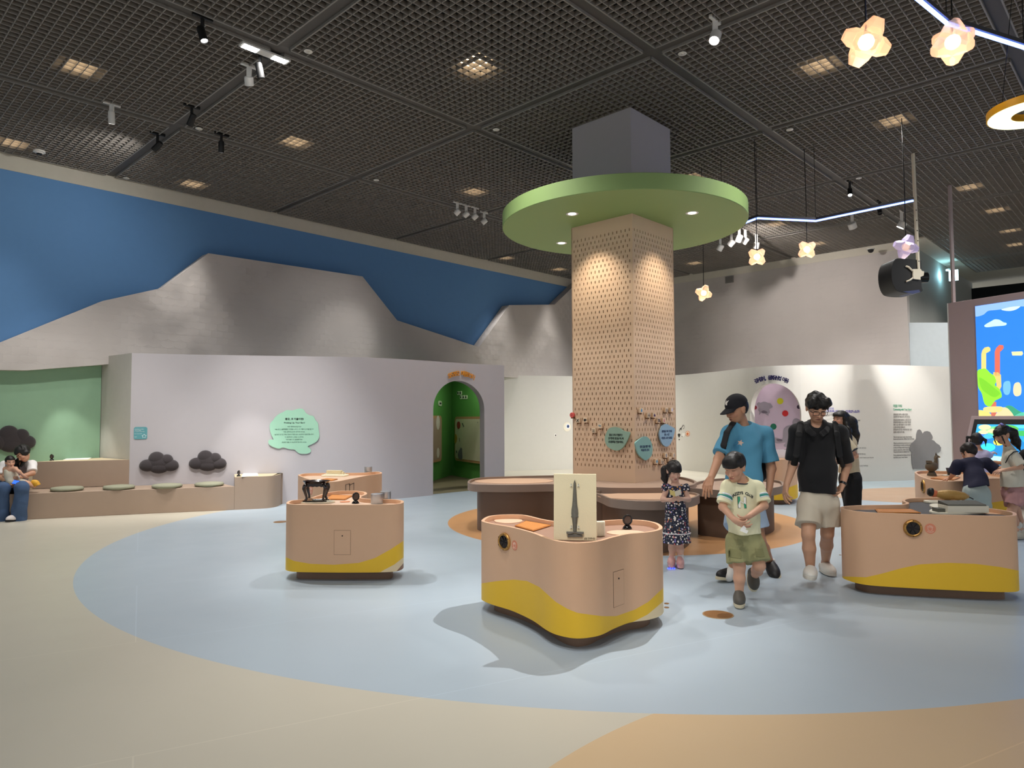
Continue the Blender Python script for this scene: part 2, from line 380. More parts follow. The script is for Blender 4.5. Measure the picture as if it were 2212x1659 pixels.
def arch_wall(name, pts, top, th, e0, e1, ztop, zspring, mat, rev=None, base=0.0):
    """wall along pts with an arched opening between plan points e0 and e1"""
    P = [Vector((p[0], p[1], 0)) for p in pts]; d = [0]
    for a, b in zip(P, P[1:]): d.append(d[-1]+(b-a).length)
    def where(e):
        k = min(range(len(P)-1), key=lambda q: abs((Vector((e[0], e[1], 0))-P[q]-(P[q+1]-P[q])*max(0, min(1, (Vector((e[0], e[1], 0))-P[q]).dot(P[q+1]-P[q])/(P[q+1]-P[q]).length_squared))).length))
        t = max(0, min(1, (Vector((e[0], e[1], 0))-P[k]).dot(P[k+1]-P[k])/(P[k+1]-P[k]).length_squared)); return d[k]+t*(d[k+1]-d[k])
    s0, s1 = where(e0), where(e1); N_ = 28
    st = sorted(set([x for x in d if not s0-1e-4 < x < s1+1e-4]+[(s0+s1)/2-(s1-s0)/2*math.cos(PI*k/N_) for k in range(N_+1)]))
    ip_ = lambda x, c: float(np.interp(x, d, [p[c] for p in P]))
    fp = [(ip_(x, 0), ip_(x, 1)) for x in st]; bp_ = offset_open(fp, th)
    def zb(x): q = (x-(s0+s1)/2)/((s1-s0)/2); return zspring+(ztop-zspring)*math.sqrt(max(0, 1-q*q))
    mb = MB()
    for k in range(len(st)-1):
        ins = st[k] >= s0-1e-5 and st[k+1] <= s1+1e-5
        za, zc = (zb(st[k]), zb(st[k+1])) if ins else (base, base)
        q = [mb.V((*p, z)) for p, z in ((fp[k], za), (fp[k+1], zc), (fp[k+1], top), (fp[k], top), (bp_[k], za), (bp_[k+1], zc), (bp_[k+1], top), (bp_[k], top))]
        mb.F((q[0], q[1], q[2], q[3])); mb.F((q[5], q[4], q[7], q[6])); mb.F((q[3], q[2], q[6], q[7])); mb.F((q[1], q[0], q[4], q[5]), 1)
        for kk, c in ((k, s0), (k+1, s1)):
            if ins and abs(st[kk]-c) < 1e-4:
                mb.F([mb.V((*p, z)) for p, z in ((fp[kk], base), (fp[kk], zspring), (bp_[kk], zspring), (bp_[kk], base))], 1)
        if k in (0, len(st)-2):
            e = 0 if k == 0 else k+1; mb.F([mb.V((*p, z)) for p, z in ((fp[e], base), (fp[e], top), (bp_[e], top), (bp_[e], base))])
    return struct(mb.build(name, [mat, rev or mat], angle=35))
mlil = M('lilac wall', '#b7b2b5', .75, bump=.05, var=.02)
PW = [at(u, v, 2.6) for u, v in ((285,762.5),(400,765.3),(560,768.2),(640,769.2),(740,770.8),(820,773.2),(880,776.5),(936,780.2),(980,783.2),(1023,786),(1089,789.3))]
PWs = spline(PW, False, 6)
ret = [(g1.x-.25, g1.y+.2), (PW[0].x, PW[0].y)]
DOOR0, DOOR1 = at(938, 1063, 0), None
k0 = min(PWs, key=lambda p: abs(px((p[0], p[1], 1.0))[0]-938)); k1 = min(PWs, key=lambda p: abs(px((p[0], p[1], 1.0))[0]-1049.5))
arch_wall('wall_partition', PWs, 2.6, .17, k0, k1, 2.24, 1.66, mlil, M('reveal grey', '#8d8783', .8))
rw = MB(); rw.wall(ret, 0, 2.6, .12); struct(rw.build('wall_return', M('return grey', '#bdb9b1', .8)))
# green room seen through the arch
mgreen = M('leaf green paint', '#62a850', .75, bump=.04)
q0 = Vector((k0[0], k0[1], 0)); q1 = Vector((k1[0], k1[1], 0))
gc = aty(975, 1025, 18.2); gl = aty(905, 1020, 15.6); gr_ = aty(1066, 1020, 16.0); GC, GL, GR = [Vector((p.x, p.y, 0)) for p in (gc, gl, gr_)]
rm = MB(); rm.wall([tuple(GL), tuple(GC), tuple(GR)][::1], 0, 2.58, .1); struct(rm.build('wall_green', mgreen))
rc = MB(); rc.ext([(GL.x-.6, GL.y-1.0), (GR.x-.9, GR.y-1.2), (GR.x-.05, GR.y+.0), (GC.x, GC.y+.1), (GL.x-.2, GL.y+.1)], (0,0,0), (1,0,0), (0,1,0), (0,0,1), 2.54, 2.58)
struct(rc.build('ceiling_green_room', mslab))
rf = MB(); rf.ext([(GL.x-.8, GL.y-.9), (GR.x+.1, GR.y-1.4), (GR.x+.1, GR.y), (GC.x, GC.y), (GL.x, GL.y)], (0,0,0), (1,0,0), (0,1,0), (0,0,1), .0, .004)
rf = MB(); rf.prism([tuple(offset_open(PWs, .15)[PWs.index(k0)]), tuple(offset_open(PWs, .15)[PWs.index(k1)]), (GR.x, GR.y), (GC.x, GC.y), (GL.x, GL.y)], 0, .004)
struct(rf.build('floor_green_room', M('carpet olive', '#7d7558', .95, bump=.3)))
spot((GC.x*.5+q1.x*.5, GC.y*.5+q1.y*.5-.4, 2.55), (GC.x-.2, GC.y-.3, .3), 60, 120, .8, (1,.97,.9), .05)

# white curved wall with the lilac niche
CW = [at(u, v, 2.69) for u, v in ((1050,808.5),(1090,810),(1160,811.5),(1228,812.3),(1300,812.5),(1380,812),(1460,810.3),(1545,803),(1632,792.8),(1700,789.3),(1789,788),(1870,788),(1946,789),(2047,792),(2100,794))]
CWs = spline(CW, False, 6)
mcream = M('curved wall white', '#d9d6cf', .75, bump=.04, var=.02)
n0 = min(CWs, key=lambda p: abs(px((p[0], p[1], 1.6))[0]-1617)); n1 = min(CWs, key=lambda p: abs(px((p[0], p[1], 1.6))[0]-1735))
arch_wall('wall_curved', CWs, 2.69, .13, n0, n1, 2.28, 1.55, mcream)
NO = offset_open(CWs, .14); nb0, nb1 = NO[CWs.index(n0)], NO[CWs.index(n1)]
nx = Vector((nb1[0]-nb0[0], nb1[1]-nb0[1], 0)).normalized(); NB = Vector((nb0[0], nb0[1], 0))-nx*.12; NBN = Vector((nx.y, -nx.x, 0))
nb = MB(); nb.obox(NB, nx*1.36, NBN*-.05, (0, 0, 2.4)); struct(nb.build('wall_niche', M('pink lilac paint', '#c9b3c6', .8)))
# ================================================================== column with peg board and green disc
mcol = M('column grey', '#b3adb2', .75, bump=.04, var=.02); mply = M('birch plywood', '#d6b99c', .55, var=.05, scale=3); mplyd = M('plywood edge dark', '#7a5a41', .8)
COL0 = at(1362, 232, ZC); CSIDE = 1.05
CC = COL0 + (GB-GA)*CSIDE/2
Z0P, Z1P = .55, onp(1362, 462, COL0, (0,1,0)).z
cl = MB(); o = COL0+Vector((0, 0, -ZC)); o.z = 0
cl.obox(o, -GA*CSIDE, GB*CSIDE, (0, 0, ZC+.004)); struct(cl.build('column', mcol))
pb = thing('peg_board_cladding', 'birch plywood peg board full of upright slots around the square column', 'peg board', (CC.x, CC.y, Z0P))
def peg_face(name, o, ux, n, width):
    """a plywood face with staggered slots; o = lower corner, ux along the face, n outwards"""
    o, ux, n = Vector(o), Vector(ux), Vector(n); mb = MB(); P, H = width/15.4, .0735
    sw, sh, dep = .0075, .023, .016
    zt, zb = Z1P-Z0P-.16, .22; rows = int((zt-zb)/H)
    pt = lambda x, z, d=0: mb.V(o+ux*x+Vector((0, 0, z))+n*d)
    def rect(x0, z0, x1, z1): mb.F([pt(x0, z0), pt(x1, z0), pt(x1, z1), pt(x0, z1)])
    mx = width*.013
    rect(0, 0, width, zb); rect(0, zb+rows*H, width, Z1P-Z0P)
    for r in range(rows):
        z0 = zb+r*H; z1 = z0+H; off = mx if r % 2 else mx+P/2; k = 15 if r % 2 else 14
        rect(0, z0, off, z1); rect(off+k*P, z0, width, z1)
        for q in range(k):
            x0 = off+q*P; x1 = x0+P; cx, cz = (x0+x1)/2, (z0+z1)/2
            R = [(x0, z0), (cx, z0), (x1, z0), (x1, cz), (x1, z1), (cx, z1), (x0, z1), (x0, cz)]
            Sx = [(cx-sw, cz-sh+sw), (cx, cz-sh), (cx+sw, cz-sh+sw), (cx+sw, cz), (cx+sw, cz+sh-sw), (cx, cz+sh), (cx-sw, cz+sh-sw), (cx-sw, cz)]
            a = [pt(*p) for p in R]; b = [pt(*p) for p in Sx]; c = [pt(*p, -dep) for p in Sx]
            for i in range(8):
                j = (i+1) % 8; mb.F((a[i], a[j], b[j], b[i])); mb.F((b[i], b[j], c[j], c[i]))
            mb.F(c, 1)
    ob = mb.build(name, [mply, mplyd], pb); ob.matrix_parent_inverse = Matrix.Translation(pb.location).inverted(); return ob
pe = .018; o = COL0.copy(); o.z = Z0P; o = o + (GA-GB)*pe
PS = CSIDE+2*pe
PLo, PRo = o-GA*PS, o
peg_face('peg_panel', PLo, GA, -GB, PS); peg_face('peg_panel', PRo, GB, GA, PS)
bkp = MB(); bkp.obox(o-GA*PS+GB*PS, GA*PS, GB*-.016, (0, 0, Z1P-Z0P)); bkp.obox(o-GA*PS+GB*PS, -GB*PS, GA*.016, (0, 0, Z1P-Z0P))
x = bkp.build('back_panel', mply, pb); x.matrix_parent_inverse = Matrix.Translation(pb.location).inverted()

mdisc = M('disc green', '#8ba668', .6, var=.02); mlite = ME('lamp white', '#fff3e0', 6); mrim = M('lamp rim white', '#e8e6e2', .4)
dz0 = Z1P; dz1 = Z1P+.215; DR = 1.80
dk = thing('ceiling_disc', 'large round green canopy disc around the top of the column', 'canopy', (CC.x, CC.y, dz0))
m_ = MB(); m_.lathe([(0, 0), (DR-.008, 0), (DR, .008), (DR, dz1-dz0-.008), (DR-.008, dz1-dz0), (0, dz1-dz0)], n=96); m_.build('disc', mdisc, dk, angle=30)
for k, (u, v) in enumerate([(1236,462),(1495,460),(1213,525)]):
    p = at(u, v, dz0)-Vector((CC.x, CC.y, dz0)); q = MB(); q.lathe([(.055, 0), (.085, -.004), (.09, 0), (.085, .002)], (p.x, p.y, -.001), 24); r_ = q.build('downlight', mrim, dk, smooth=True)
    q = MB(); q.lathe([(0, -.002), (.056, -.002), (.056, .004)], (p.x, p.y, -.001), 20); q.build('lamp_lens', mlite, r_)
    wp = Vector((CC.x, CC.y, dz0))+p
    spot((wp.x, wp.y, dz0-.03), (CC.x*.55+wp.x*.45, CC.y*.55+wp.y*.45, 1.9), 85, 84, .9, (1,.86,.68), .03)

# ================================================================== tables and kiosks
def smooth_outline(pts, z, n=120, sub=8): return resample(ccw(spline([at(u, v, z) for u, v in pts], True, sub)), n)
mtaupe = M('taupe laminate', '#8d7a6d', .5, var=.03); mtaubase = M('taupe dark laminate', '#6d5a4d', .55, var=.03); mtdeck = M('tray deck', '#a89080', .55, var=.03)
minl = M('peach inlay', '#d4b094', .5, var=.03)
isl = thing('island_table', 'low clover-shaped play table of linked taupe trays around the column', 'table', (CC.x, CC.y, 0))
def rel(ob, root): ob.matrix_parent_inverse = Matrix.Translation(root.location).inverted(); return ob
TR = [(.625, [(1010,1042),(1018,1035),(1046,1031),(1097,1029),(1152,1027.5),(1250,1026),(1350,1024),(1440,1027),(1478,1031),(1502,1038),(1503,1044),(1490,1049),(1440,1053),(1360,1054),(1300,1053),(1240,1048.5),(1194,1046),(1140,1047),(1097,1047.5),(1050,1047),(1022,1046)]),
      (.60, [(1484,1052),(1520,1056.5),(1580,1060),(1640,1058),(1686,1051),(1693,1044),(1680,1037.5),(1620,1034),(1560,1033),(1522,1037),(1500,1043)]),
      (.585, [(1278,1062),(1290,1066),(1303,1071),(1321,1077.5),(1372,1082.5),(1434,1082.5),(1489,1077.5),(1510,1070),(1508,1066),(1489,1062.5),(1440,1059),(1380,1057.5),(1320,1057.5)])]
for z, pts in TR:
    out = smooth_outline(pts, z); inn = offset_closed(out, .028); bas = offset_closed(out, .13)
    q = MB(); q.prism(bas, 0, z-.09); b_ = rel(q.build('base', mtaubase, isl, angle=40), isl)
    q = MB(); q.prism(out, z-.095, z-.04); q.ring(out, inn, z-.04, z); rel(q.build('tray', mtaupe, isl, angle=40), isl)
    q = MB(); q.prism(offset_closed(out, .03), z-.045, z-.032); rel(q.build('tray_deck', mtdeck, isl, angle=40), isl)
for u, v, rx, ry, z in ((1110,1039,.56,.42,.594), (1400,1072,.60,.36,.556)):
    p = at(u, v, z); q = MB(); q.prism([(a+p.x, b+p.y) for a, b in ell(rx, ry, 40)], z-.002, z+.004); rel(q.build('inlay', minl, isl), isl)

mpeach = M('peach laminate', '#d9ae8c', .5, var=.02); myel = M('sunny yellow print', '#e9bb2c', .5, var=.02); mcrm = M('cream print', '#e6cfa6', .5, var=.02); mbrn = M('brown print', '#8a6249', .5)
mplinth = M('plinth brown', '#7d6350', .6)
KIOSKS = []
def kiosk(label, pts, zt, deckmat, yel=None, crm=None, brn=None, n=200, zb=.085):
    out = resample(ccw(spline([at(u, v, zt) for u, v in pts], True, 8)), n); inn = offset_closed(out, .026)
    cx = sum(p[0] for p in out)/n; cy = sum(p[1] for p in out)/n
    t = thing('display_kiosk', label, 'display stand', (cx, cy, 0)); loc = [(a-cx, b-cy) for a, b in out]; inl = [(a-cx, b-cy) for a, b in inn]
    def zof(p, c):
        u = px((p[0], p[1], .4))[0]; v = float(np.interp(u, [a for a, _ in c], [b for _, b in c]))
        return max(zb, min(zt-.05, aty(u, v, p[1]).z))
    mb = MB(); rows = []
    for p, l in zip(out, loc):
        zy = zof(p, yel) if yel else zb; zc = min(zof(p, crm), zy) if crm else zb; zn = min(zof(p, brn), zc) if brn else zb
        rows.append([mb.V((*l, z)) for z in (zb, zn, zc, zy, zt)])
    for i in range(n):
        a, b = rows[i], rows[(i+1) % n]
        for k, mi in enumerate((3, 2, 1, 0)):
            if (mb.v[a[k+1]]-mb.v[a[k]]).length > 1e-5 or (mb.v[b[k+1]]-mb.v[b[k]]).length > 1e-5: mb.F((a[k], b[k], b[k+1], a[k+1]), mi)
    A = [mb.V((*l, zt)) for l in loc]; B = [mb.V((*l, zt)) for l in inl]; D = [mb.V((*l, zt-.04)) for l in inl]; E_ = [mb.V((*l, zb)) for l in loc]
    for i in range(n):
        j = (i+1) % n; mb.F((A[i], A[j], B[j], B[i])); mb.F((B[i], B[j], D[j], D[i]))
    mb.F(E_[::-1]); mb.build('body', [mpeach, myel, mcrm, mbrn], t, angle=40)
    q = MB(); q.prism(offset_closed(loc, .024), zt-.06, zt-.038); q.build('deck', deckmat, t)
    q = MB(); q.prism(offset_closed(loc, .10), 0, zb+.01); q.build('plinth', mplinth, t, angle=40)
    t['zd'] = zt-.038; KIOSKS.append((t, out)); return t, out
K2, K2o = kiosk('heart-shaped peach kiosk in front holding the upright dagger board', [(1040,1124),(1053,1115.5),(1077,1112),(1111,1111),(1138,1113),(1172,1121),(1205,1126),(1250,1127.5),(1289,1125.5),(1318,1123),(1353,1122),(1390,1123.5),(1418,1129),(1431,1138),(1424,1145),(1398,1150),(1358,1153.5),(1324,1161),(1292,1169.5),(1247,1173),(1207,1169.5),(1180,1163),(1149,1151),(1106,1139.5),(1066,1132.5),(1046,1128)], .69,
    M('deck brown', '#a37f6b', .5, var=.03), [(1040,1260),(1075,1255),(1110,1252),(1138,1255),(1165,1268),(1200,1300),(1225,1315),(1247,1324),(1300,1331),(1330,1331),(1370,1317),(1400,1300),(1432,1270)],
    [(1040,1420),(1270,1400),(1300,1371),(1345,1354),(1398,1327.5),(1432,1299)])
K1, K1o = kiosk('bean-shaped peach kiosk at left holding the small black carved table', [(618.4,1086.5),(626,1081.5),(644,1079.3),(662,1077.5),(684,1071),(705,1064.5),(726,1061),(748,1060),(775,1060.5),(790.5,1063.3),(792,1067.5),(783,1071.5),(780,1074.5),(792,1077),(818,1078),(845,1078.3),(862,1079.3),(872,1082.5),(868,1087),(845,1089.8),(775,1090.7),(705,1090.7),(644,1090.2),(624.5,1089)], .70,
    M('deck peach', '#d8bba3', .5, var=.03), [(617.5,1203),(635,1211.6),(670,1217.8),(722,1220),(775,1216),(810,1205.5),(845,1186),(872,1168)], [(617,1300),(812,1245),(825.5,1233.5),(852,1219.5),(872,1203.8)], [(617,1300),(850,1240),(860.5,1230),(872,1216)])
K0, K0o = kiosk('peach kiosk by the lilac wall with the cream tray of stone blocks', [(644.6,1025.7),(657.7,1022.8),(687,1021.8),(757,1021.5),(792,1020.5),(810,1018.8),(822,1019.6),(825,1022),(818.5,1024),(792,1027.5),(757,1034.5),(726,1040.3),(696,1040.7),(675,1037.8),(657.7,1032.4),(647,1028)], .69, MATS['deck peach'])
K3, K3o = kiosk('wide peach kiosk at right with the golden pouch and white case', [(1815.4,1096.5),(1827,1093),(1868.6,1091),(1925,1090.3),(1950,1089.3),(1957,1086),(1949,1082),(1951,1078.5),(1965,1076),(1995,1075.2),(2040,1076.5),(2080,1083),(2100,1090),(2122.6,1096),(2149,1099),(2187.6,1105.5),(2196,1110.5),(2187.6,1114.5),(2134,1114.7),(2045.8,1112.6),(1957,1110.2),(1868.6,1106.7),(1827,1101)], .69,
    M('deck charcoal', '#4d4d50', .6, var=.04), [(1815,1245),(1868.6,1247),(1904,1239),(1945,1227.6),(1986.7,1219),(2045.8,1215.7),(2105,1217.8),(2158,1224.6),(2199,1232.6)])
K4, K4o = kiosk('peach kiosk far right with the duck-shaped vessel where children lean', [(1976,1019.5),(1984.6,1017.3),(2003,1016.8),(2040,1017.5),(2080,1017.5),(2120,1019),(2160,1024),(2180,1029),(2176,1033),(2143,1033.5),(2110,1034.5),(2091,1038),(2072,1039.5),(2041,1039.5),(2013,1036.8),(1987.8,1029.2),(1978,1023)], .69, M('deck ochre', '#c49a74', .5, var=.03), [(1970,1085),(2050,1100),(2180,1080)])
K5, K5o = kiosk('peach kiosk behind the two men in front of the pink niche', [(1648,987),(1665,985),(1700,984.5),(1718,986),(1722,988.5),(1716,991),(1690,992.5),(1660,992),(1650,990)], .77, MATS['deck ochre'], [(1640,1068),(1690,1058),(1725,1045)])

# ================================================================== bench along the lilac wall
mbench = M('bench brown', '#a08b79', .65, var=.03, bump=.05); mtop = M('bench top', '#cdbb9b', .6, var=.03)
bf = [at(-160, 1134, 0), at(60, 1122.3, 0), at(300, 1110.5, 0), at(506, 1101.5, 0)]
bl = [Vector((*p, 0)) for p in spline([at(506, 1101.5, 0), at(560, 1099, 0), at(585, 1097, 0), at(600, 1093.5, 0), at(608, 1088, 0), at(610, 1080, 0)], False, 6)]
wp_ = [p for p in PWs if px((p[0], p[1], .4))[0] < 612]
bc = Vector((sum(p.x for p in bf)/4, sum(p.y for p in bf)/4, 0))
ben = thing('built_in_bench', 'long brown built-in bench with raised end block below the cloud cushions', 'bench', (bc.x, bc.y, 0))
L_ = lambda P: [(p[0]-bc.x, p[1]-bc.y) for p in P]
w506 = [p for p in wp_ if px((p[0], p[1], .4))[0] < 506]; wend = [p for p in wp_ if p not in w506]
bd = (bf[1]-bf[2]).normalized(); tierR = Vector((PW[0].x, PW[0].y, 0)); tierL = tierR + bd*1.36; farL = tierR+bd*2.6
q = MB(); q.prism(L_(bf + [(p[0]-.0, p[1]-.02) for p in w506[::-1]] + [farL]), 0, .385); q.build('seat_block', mbench, ben, bevel=.006)
q = MB(); q.prism(L_(bl + [(p[0], p[1]-.02) for p in wend[::-1]]), 0, .53); q.build('end_block', mbench, ben, angle=40)
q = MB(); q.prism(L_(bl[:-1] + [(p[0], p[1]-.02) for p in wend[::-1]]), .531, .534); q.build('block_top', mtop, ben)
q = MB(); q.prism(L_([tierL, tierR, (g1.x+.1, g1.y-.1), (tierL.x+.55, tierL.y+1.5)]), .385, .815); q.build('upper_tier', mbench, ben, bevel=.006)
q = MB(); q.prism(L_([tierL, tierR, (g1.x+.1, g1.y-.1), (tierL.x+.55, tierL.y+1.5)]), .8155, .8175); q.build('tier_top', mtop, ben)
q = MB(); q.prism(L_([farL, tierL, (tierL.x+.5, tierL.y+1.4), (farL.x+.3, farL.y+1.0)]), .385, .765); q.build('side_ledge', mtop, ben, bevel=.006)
# ================================================================== ceiling lights above the louvres
mlens = ME('lamp warm lens', '#ffe2b8', 4.5); mhouse = M('lamp housing white', '#cfc9c0', .5)
place = ['nearest to the upper left corner','near the middle of the top edge','left of the big star lamps','third back on the left','at the far left edge','over the mountain wall',
 'left of the green disc','below the right star lamp','just behind the grey column top','beside the blue wall corner','over the blue wall end','right of the column low down','nearest the back wall right of the column','beside the blue light line','below the bend of the blue light line',
 'above the small ceiling camera','right of the tall white pole','above the thin rod at right','near the right edge above the lamp plate','lowest at the right edge']
for (u, v), p, pl in zip(PLENUM, PLENUM_XY, place):
    t = thing('ceiling_light', 'square warm light glowing through the ceiling grid '+pl, 'ceiling light', (p.x, p.y, ZC+.07), math.atan2(GA.y, GA.x), 'lights above the louvres')
    q = MB(); q.box(-.17, -.17, .03, .17, .17, .16); q.build('housing', mhouse, t, bevel=.01)
    q = MB(); q.box(-.145, -.145, .0, .145, .145, .028); q.build('lens', mlens, t)

# ================================================================== track spotlights
mblk = M('matte black metal', '#141414', .5, var=.1); mwht = M('white metal', '#d9d7d2', .45, var=.02); mlamp = ME('spot lens', '#ffffff', 14)
def track_spot(label, u, v, to, size=.085, length=.17, dark=True, z=None, power=0, deg=30, lit=True, drop=.2):
    """adapter on the track, arm and round head aimed at 'to'"""
    p = at(u, v, ZC-drop+.02)
    t = thing('track_spotlight', label, 'spotlight', (p.x, p.y, ZC+.03)); m = mblk if dark else mwht
    d = (Vector(to)-p).normalized(); h = Vector((0, 0, -drop-.01))
    q = MB(); q.obox(-GB*.11-GA*.018+Vector((0,0,-.035)), GB*.22, GA*.036, (0, 0, .04)); q.build('track_adapter', m, t, bevel=.004)
    q = MB(); q.bar((0, 0, -.03), h+Vector((0, 0, .03)), .03, .03 if dark else .055); q.build('arm', m, t)
    q = MB(); q.lathe([(0, -length*.5), (size*.42, -length*.5), (size*.5, -length*.4), (size*.5, length*.5), (size*.44, length*.5), (size*.42, length*.4), (0, length*.4)], h, 20, d); hd = q.build('lamp_head', m, t, angle=35)
    if lit:
        q = MB(); q.lathe([(0, 0), (size*.41, 0), (size*.40, .006), (0, .006)], h+d*length*.41, 18, d); q.build('lens', mlamp, hd)
    if power:
        s_ = Vector(t.location)+h+d*(length*.56); spot(s_, to, power, deg, 1.0, NEUT, .03)
    return t
k2c, k1c, k3c, k0c = [Vector((t.location.x, t.location.y, .7)) for t in (K2, K1, K3, K0)]
BUB = onp(630, 930, (PW[5].x, PW[5].y, 1), (.4, -.9, 0))
track_spot('black track spotlight at top left beside the first beam, lens glowing', 437, 74, k1c, power=420, deg=34)
track_spot('white spotlight with square glowing face hanging left of the beam crossing', 241, 254, (-6.2, 11.2, .5), dark=False, power=300, deg=40)
track_spot('white round spotlight under the white lamp plate, second on the beam', 538, 175, Vector((-4.05, 12.1, .5)), dark=False, size=.11, length=.1, power=700, deg=44)
track_spot('small black spotlight just right of the white round one', 561, 152, k0c, power=250, deg=30, lit=False)
track_spot('black spotlight on the beam crossing, aimed left with bright lens', 414, 259, (-7.6, 11.8, 1.0), power=200, deg=50)
track_spot('black spotlight lowest on the left beam, lens turned away', 340, 316, (-8.5, 11.5, 3.4), lit=False, power=70, deg=140)
track_spot('black spotlight hanging right of the left beam crossing', 478, 317, (-5, 11.9, .6), power=150, deg=40)
track_spot('white spotlight with glass reflector at top, right of the grey column', 1545, 80, k2c, dark=False, size=.12, length=.13, power=900, deg=40)
mj_ = [(988,458,'leftmost'), (1007,463,'second'), (1026,468,'third'), (1046,478,'rightmost and brightest')]
for u, v, w_ in mj_:
    track_spot('white spotlight, %s of the row of four left of the green disc' % w_, u, v, mpt(700, 735) and onp(690+40*(u-988)/58, 765, MP, GA), dark=False, size=.11, length=.12, power=(30 if u < 1040 else 170), deg=(60 if u < 1040 else 34), lit=u > 1040)
for u, v, w_, to, dk_ in [(1556,535,'leftmost', (3, 19, 1.5), False), (1580,525,'second', (2, 19.5, 1.6), False), (1597,515,'third', (4.4, 19, 1.5), False), (1610,520,'fourth', (2.5, 19, 1.2), False), (1634,530,'rightmost', (5.5, 18, 1.5), False)]:
    track_spot('white spotlight, %s of the cluster under the right rim of the green disc' % w_, u, v, to, dark=False, size=.14, length=.15, power=420, deg=60, drop=.28)
track_spot('pair-mounted black spotlight with bright lens on the right beam', 1836, 415, (5, 10, .2), power=260, deg=50)
track_spot('white spotlight below the blue light line, left of two facing the back wall', 1841, 487, onp(1960, 830, (CW[12].x, CW[12].y, 1.5), (0,-1,0)), dark=False, size=.17, length=.13, power=1300, deg=24, drop=.3)
track_spot('white spotlight below the blue light line, right of two facing the back wall', 1948, 486, onp(1680, 930, (CW[9].x, CW[9].y, 1.5), (0,-1,0)), dark=False, size=.17, length=.13, power=1000, deg=44, drop=.3)
track_spot('small black spotlight hanging under the blue light line', 1900, 455, (6.6, 11.3, .8), power=200, deg=32, lit=False)

spot(G(1.5, 3.9, ZC-.25), G(1.15, JB, 3.0), 200, 60, 1.0, NEUT, .05); spot(G(2.6, 2.6, ZC-.25), aty(2085, 800, 12.6), 380, 70, 1.0, NEUT, .05); spot(G(.2, 3.3, ZC-.25), aty(1760, 690, 18.3), 420, 80, 1.0, (1,.93,.88), .05)  # added lamps without fixtures, lifting half wall, screen wall and back wall
# white lamp plate with two grids of small lenses
p = at(573, 117, ZC-.02); t = thing('lamp_plate', 'white flat lamp plate with two glowing lens grids under the beam crossing', 'lamp', (p.x, p.y, ZC-.02))
q = MB(); q.obox(-GB*.3-GA*.06, GB*.6, GA*.12, (0, 0, .025)); q.build('plate', mwht, t, bevel=.003)
for s_ in (-1, 1):
    q = MB()
    for a in range(5):
        for b in range(4):
            c = GB*(s_*(.11+a*.037))+GA*(-.042+b*.028)
            q.obox(c-GB*.013-GA*.010+Vector((0, 0, -.004)), GB*.026, GA*.020, (0, 0, .003))
    q.build('lens_grid', mlamp, t)
spot((p.x, p.y, ZC-.08), (p.x, p.y+.3, 0), 260, 100, .8, NEUT, .1)

# sprinklers, detectors, camera
msp = M('sprinkler white', '#dcd8d0', .5)
for u, v, w_ in [(666,111,'right of the lamp plate'),(1474,116,'left of the glass spotlight'),(1072,280,'left of the grey column'),(813,389,'over the middle of the mountain wall'),(1706,280,'between column and right star lamps'),(1855,385,'above the bright black spotlight'),(430,278,'beside the left beam crossing'),(273,385,'close to the blue wall')]:
    p = at(u, v, ZC-.01); t = thing('sprinkler_head', 'small round white sprinkler in the ceiling grid '+w_, 'sprinkler', (p.x, p.y, ZC-.012), 0, 'ceiling sprinklers')
    q = MB(); q.lathe([(.028, 0), (.05, -.003), (.052, .004), (.03, .006)], n=18); q.build('escutcheon', msp, t, smooth=True)
    q = MB(); q.lathe([(0, -.004), (.016, -.004), (.02, .002), (.02, .02), (0, .02)], n=12); q.build('nozzle', mhouse, t, smooth=True)
p = at(85, 328, ZC-.02); t = thing('smoke_detector', 'white round smoke detector at far left under the ceiling', 'smoke detector', (p.x, p.y, ZC-.02))
q = MB(); q.lathe([(0, -.03), (.05, -.03), (.055, -.012), (.085, -.01), (.085, .02), (0, .02)], n=24); q.build('housing', msp, t, angle=40)
q = MB(); q.lathe([(0, -.05), (.03, -.05), (.045, -.03), (0, -.03)], n=20); q.build('sensor', mblk, t, angle=40)
p = at(1881, 541, ZC-.21); t = thing('dome_camera', 'small black dome camera on the ceiling edge above the back wall', 'camera', (p.x, p.y, ZC-.19))
q = MB(); q.lathe([(0, .0), (.09, 0), (.09, .03), (0, .03)], n=20); q.build('base', msp, t, angle=40)
q = MB(); q.lathe([(0, -.08), (.03, -.075), (.06, -.05), (.072, 0), (0, 0)], n=20); q.build('dome', mblk, t, smooth=True)

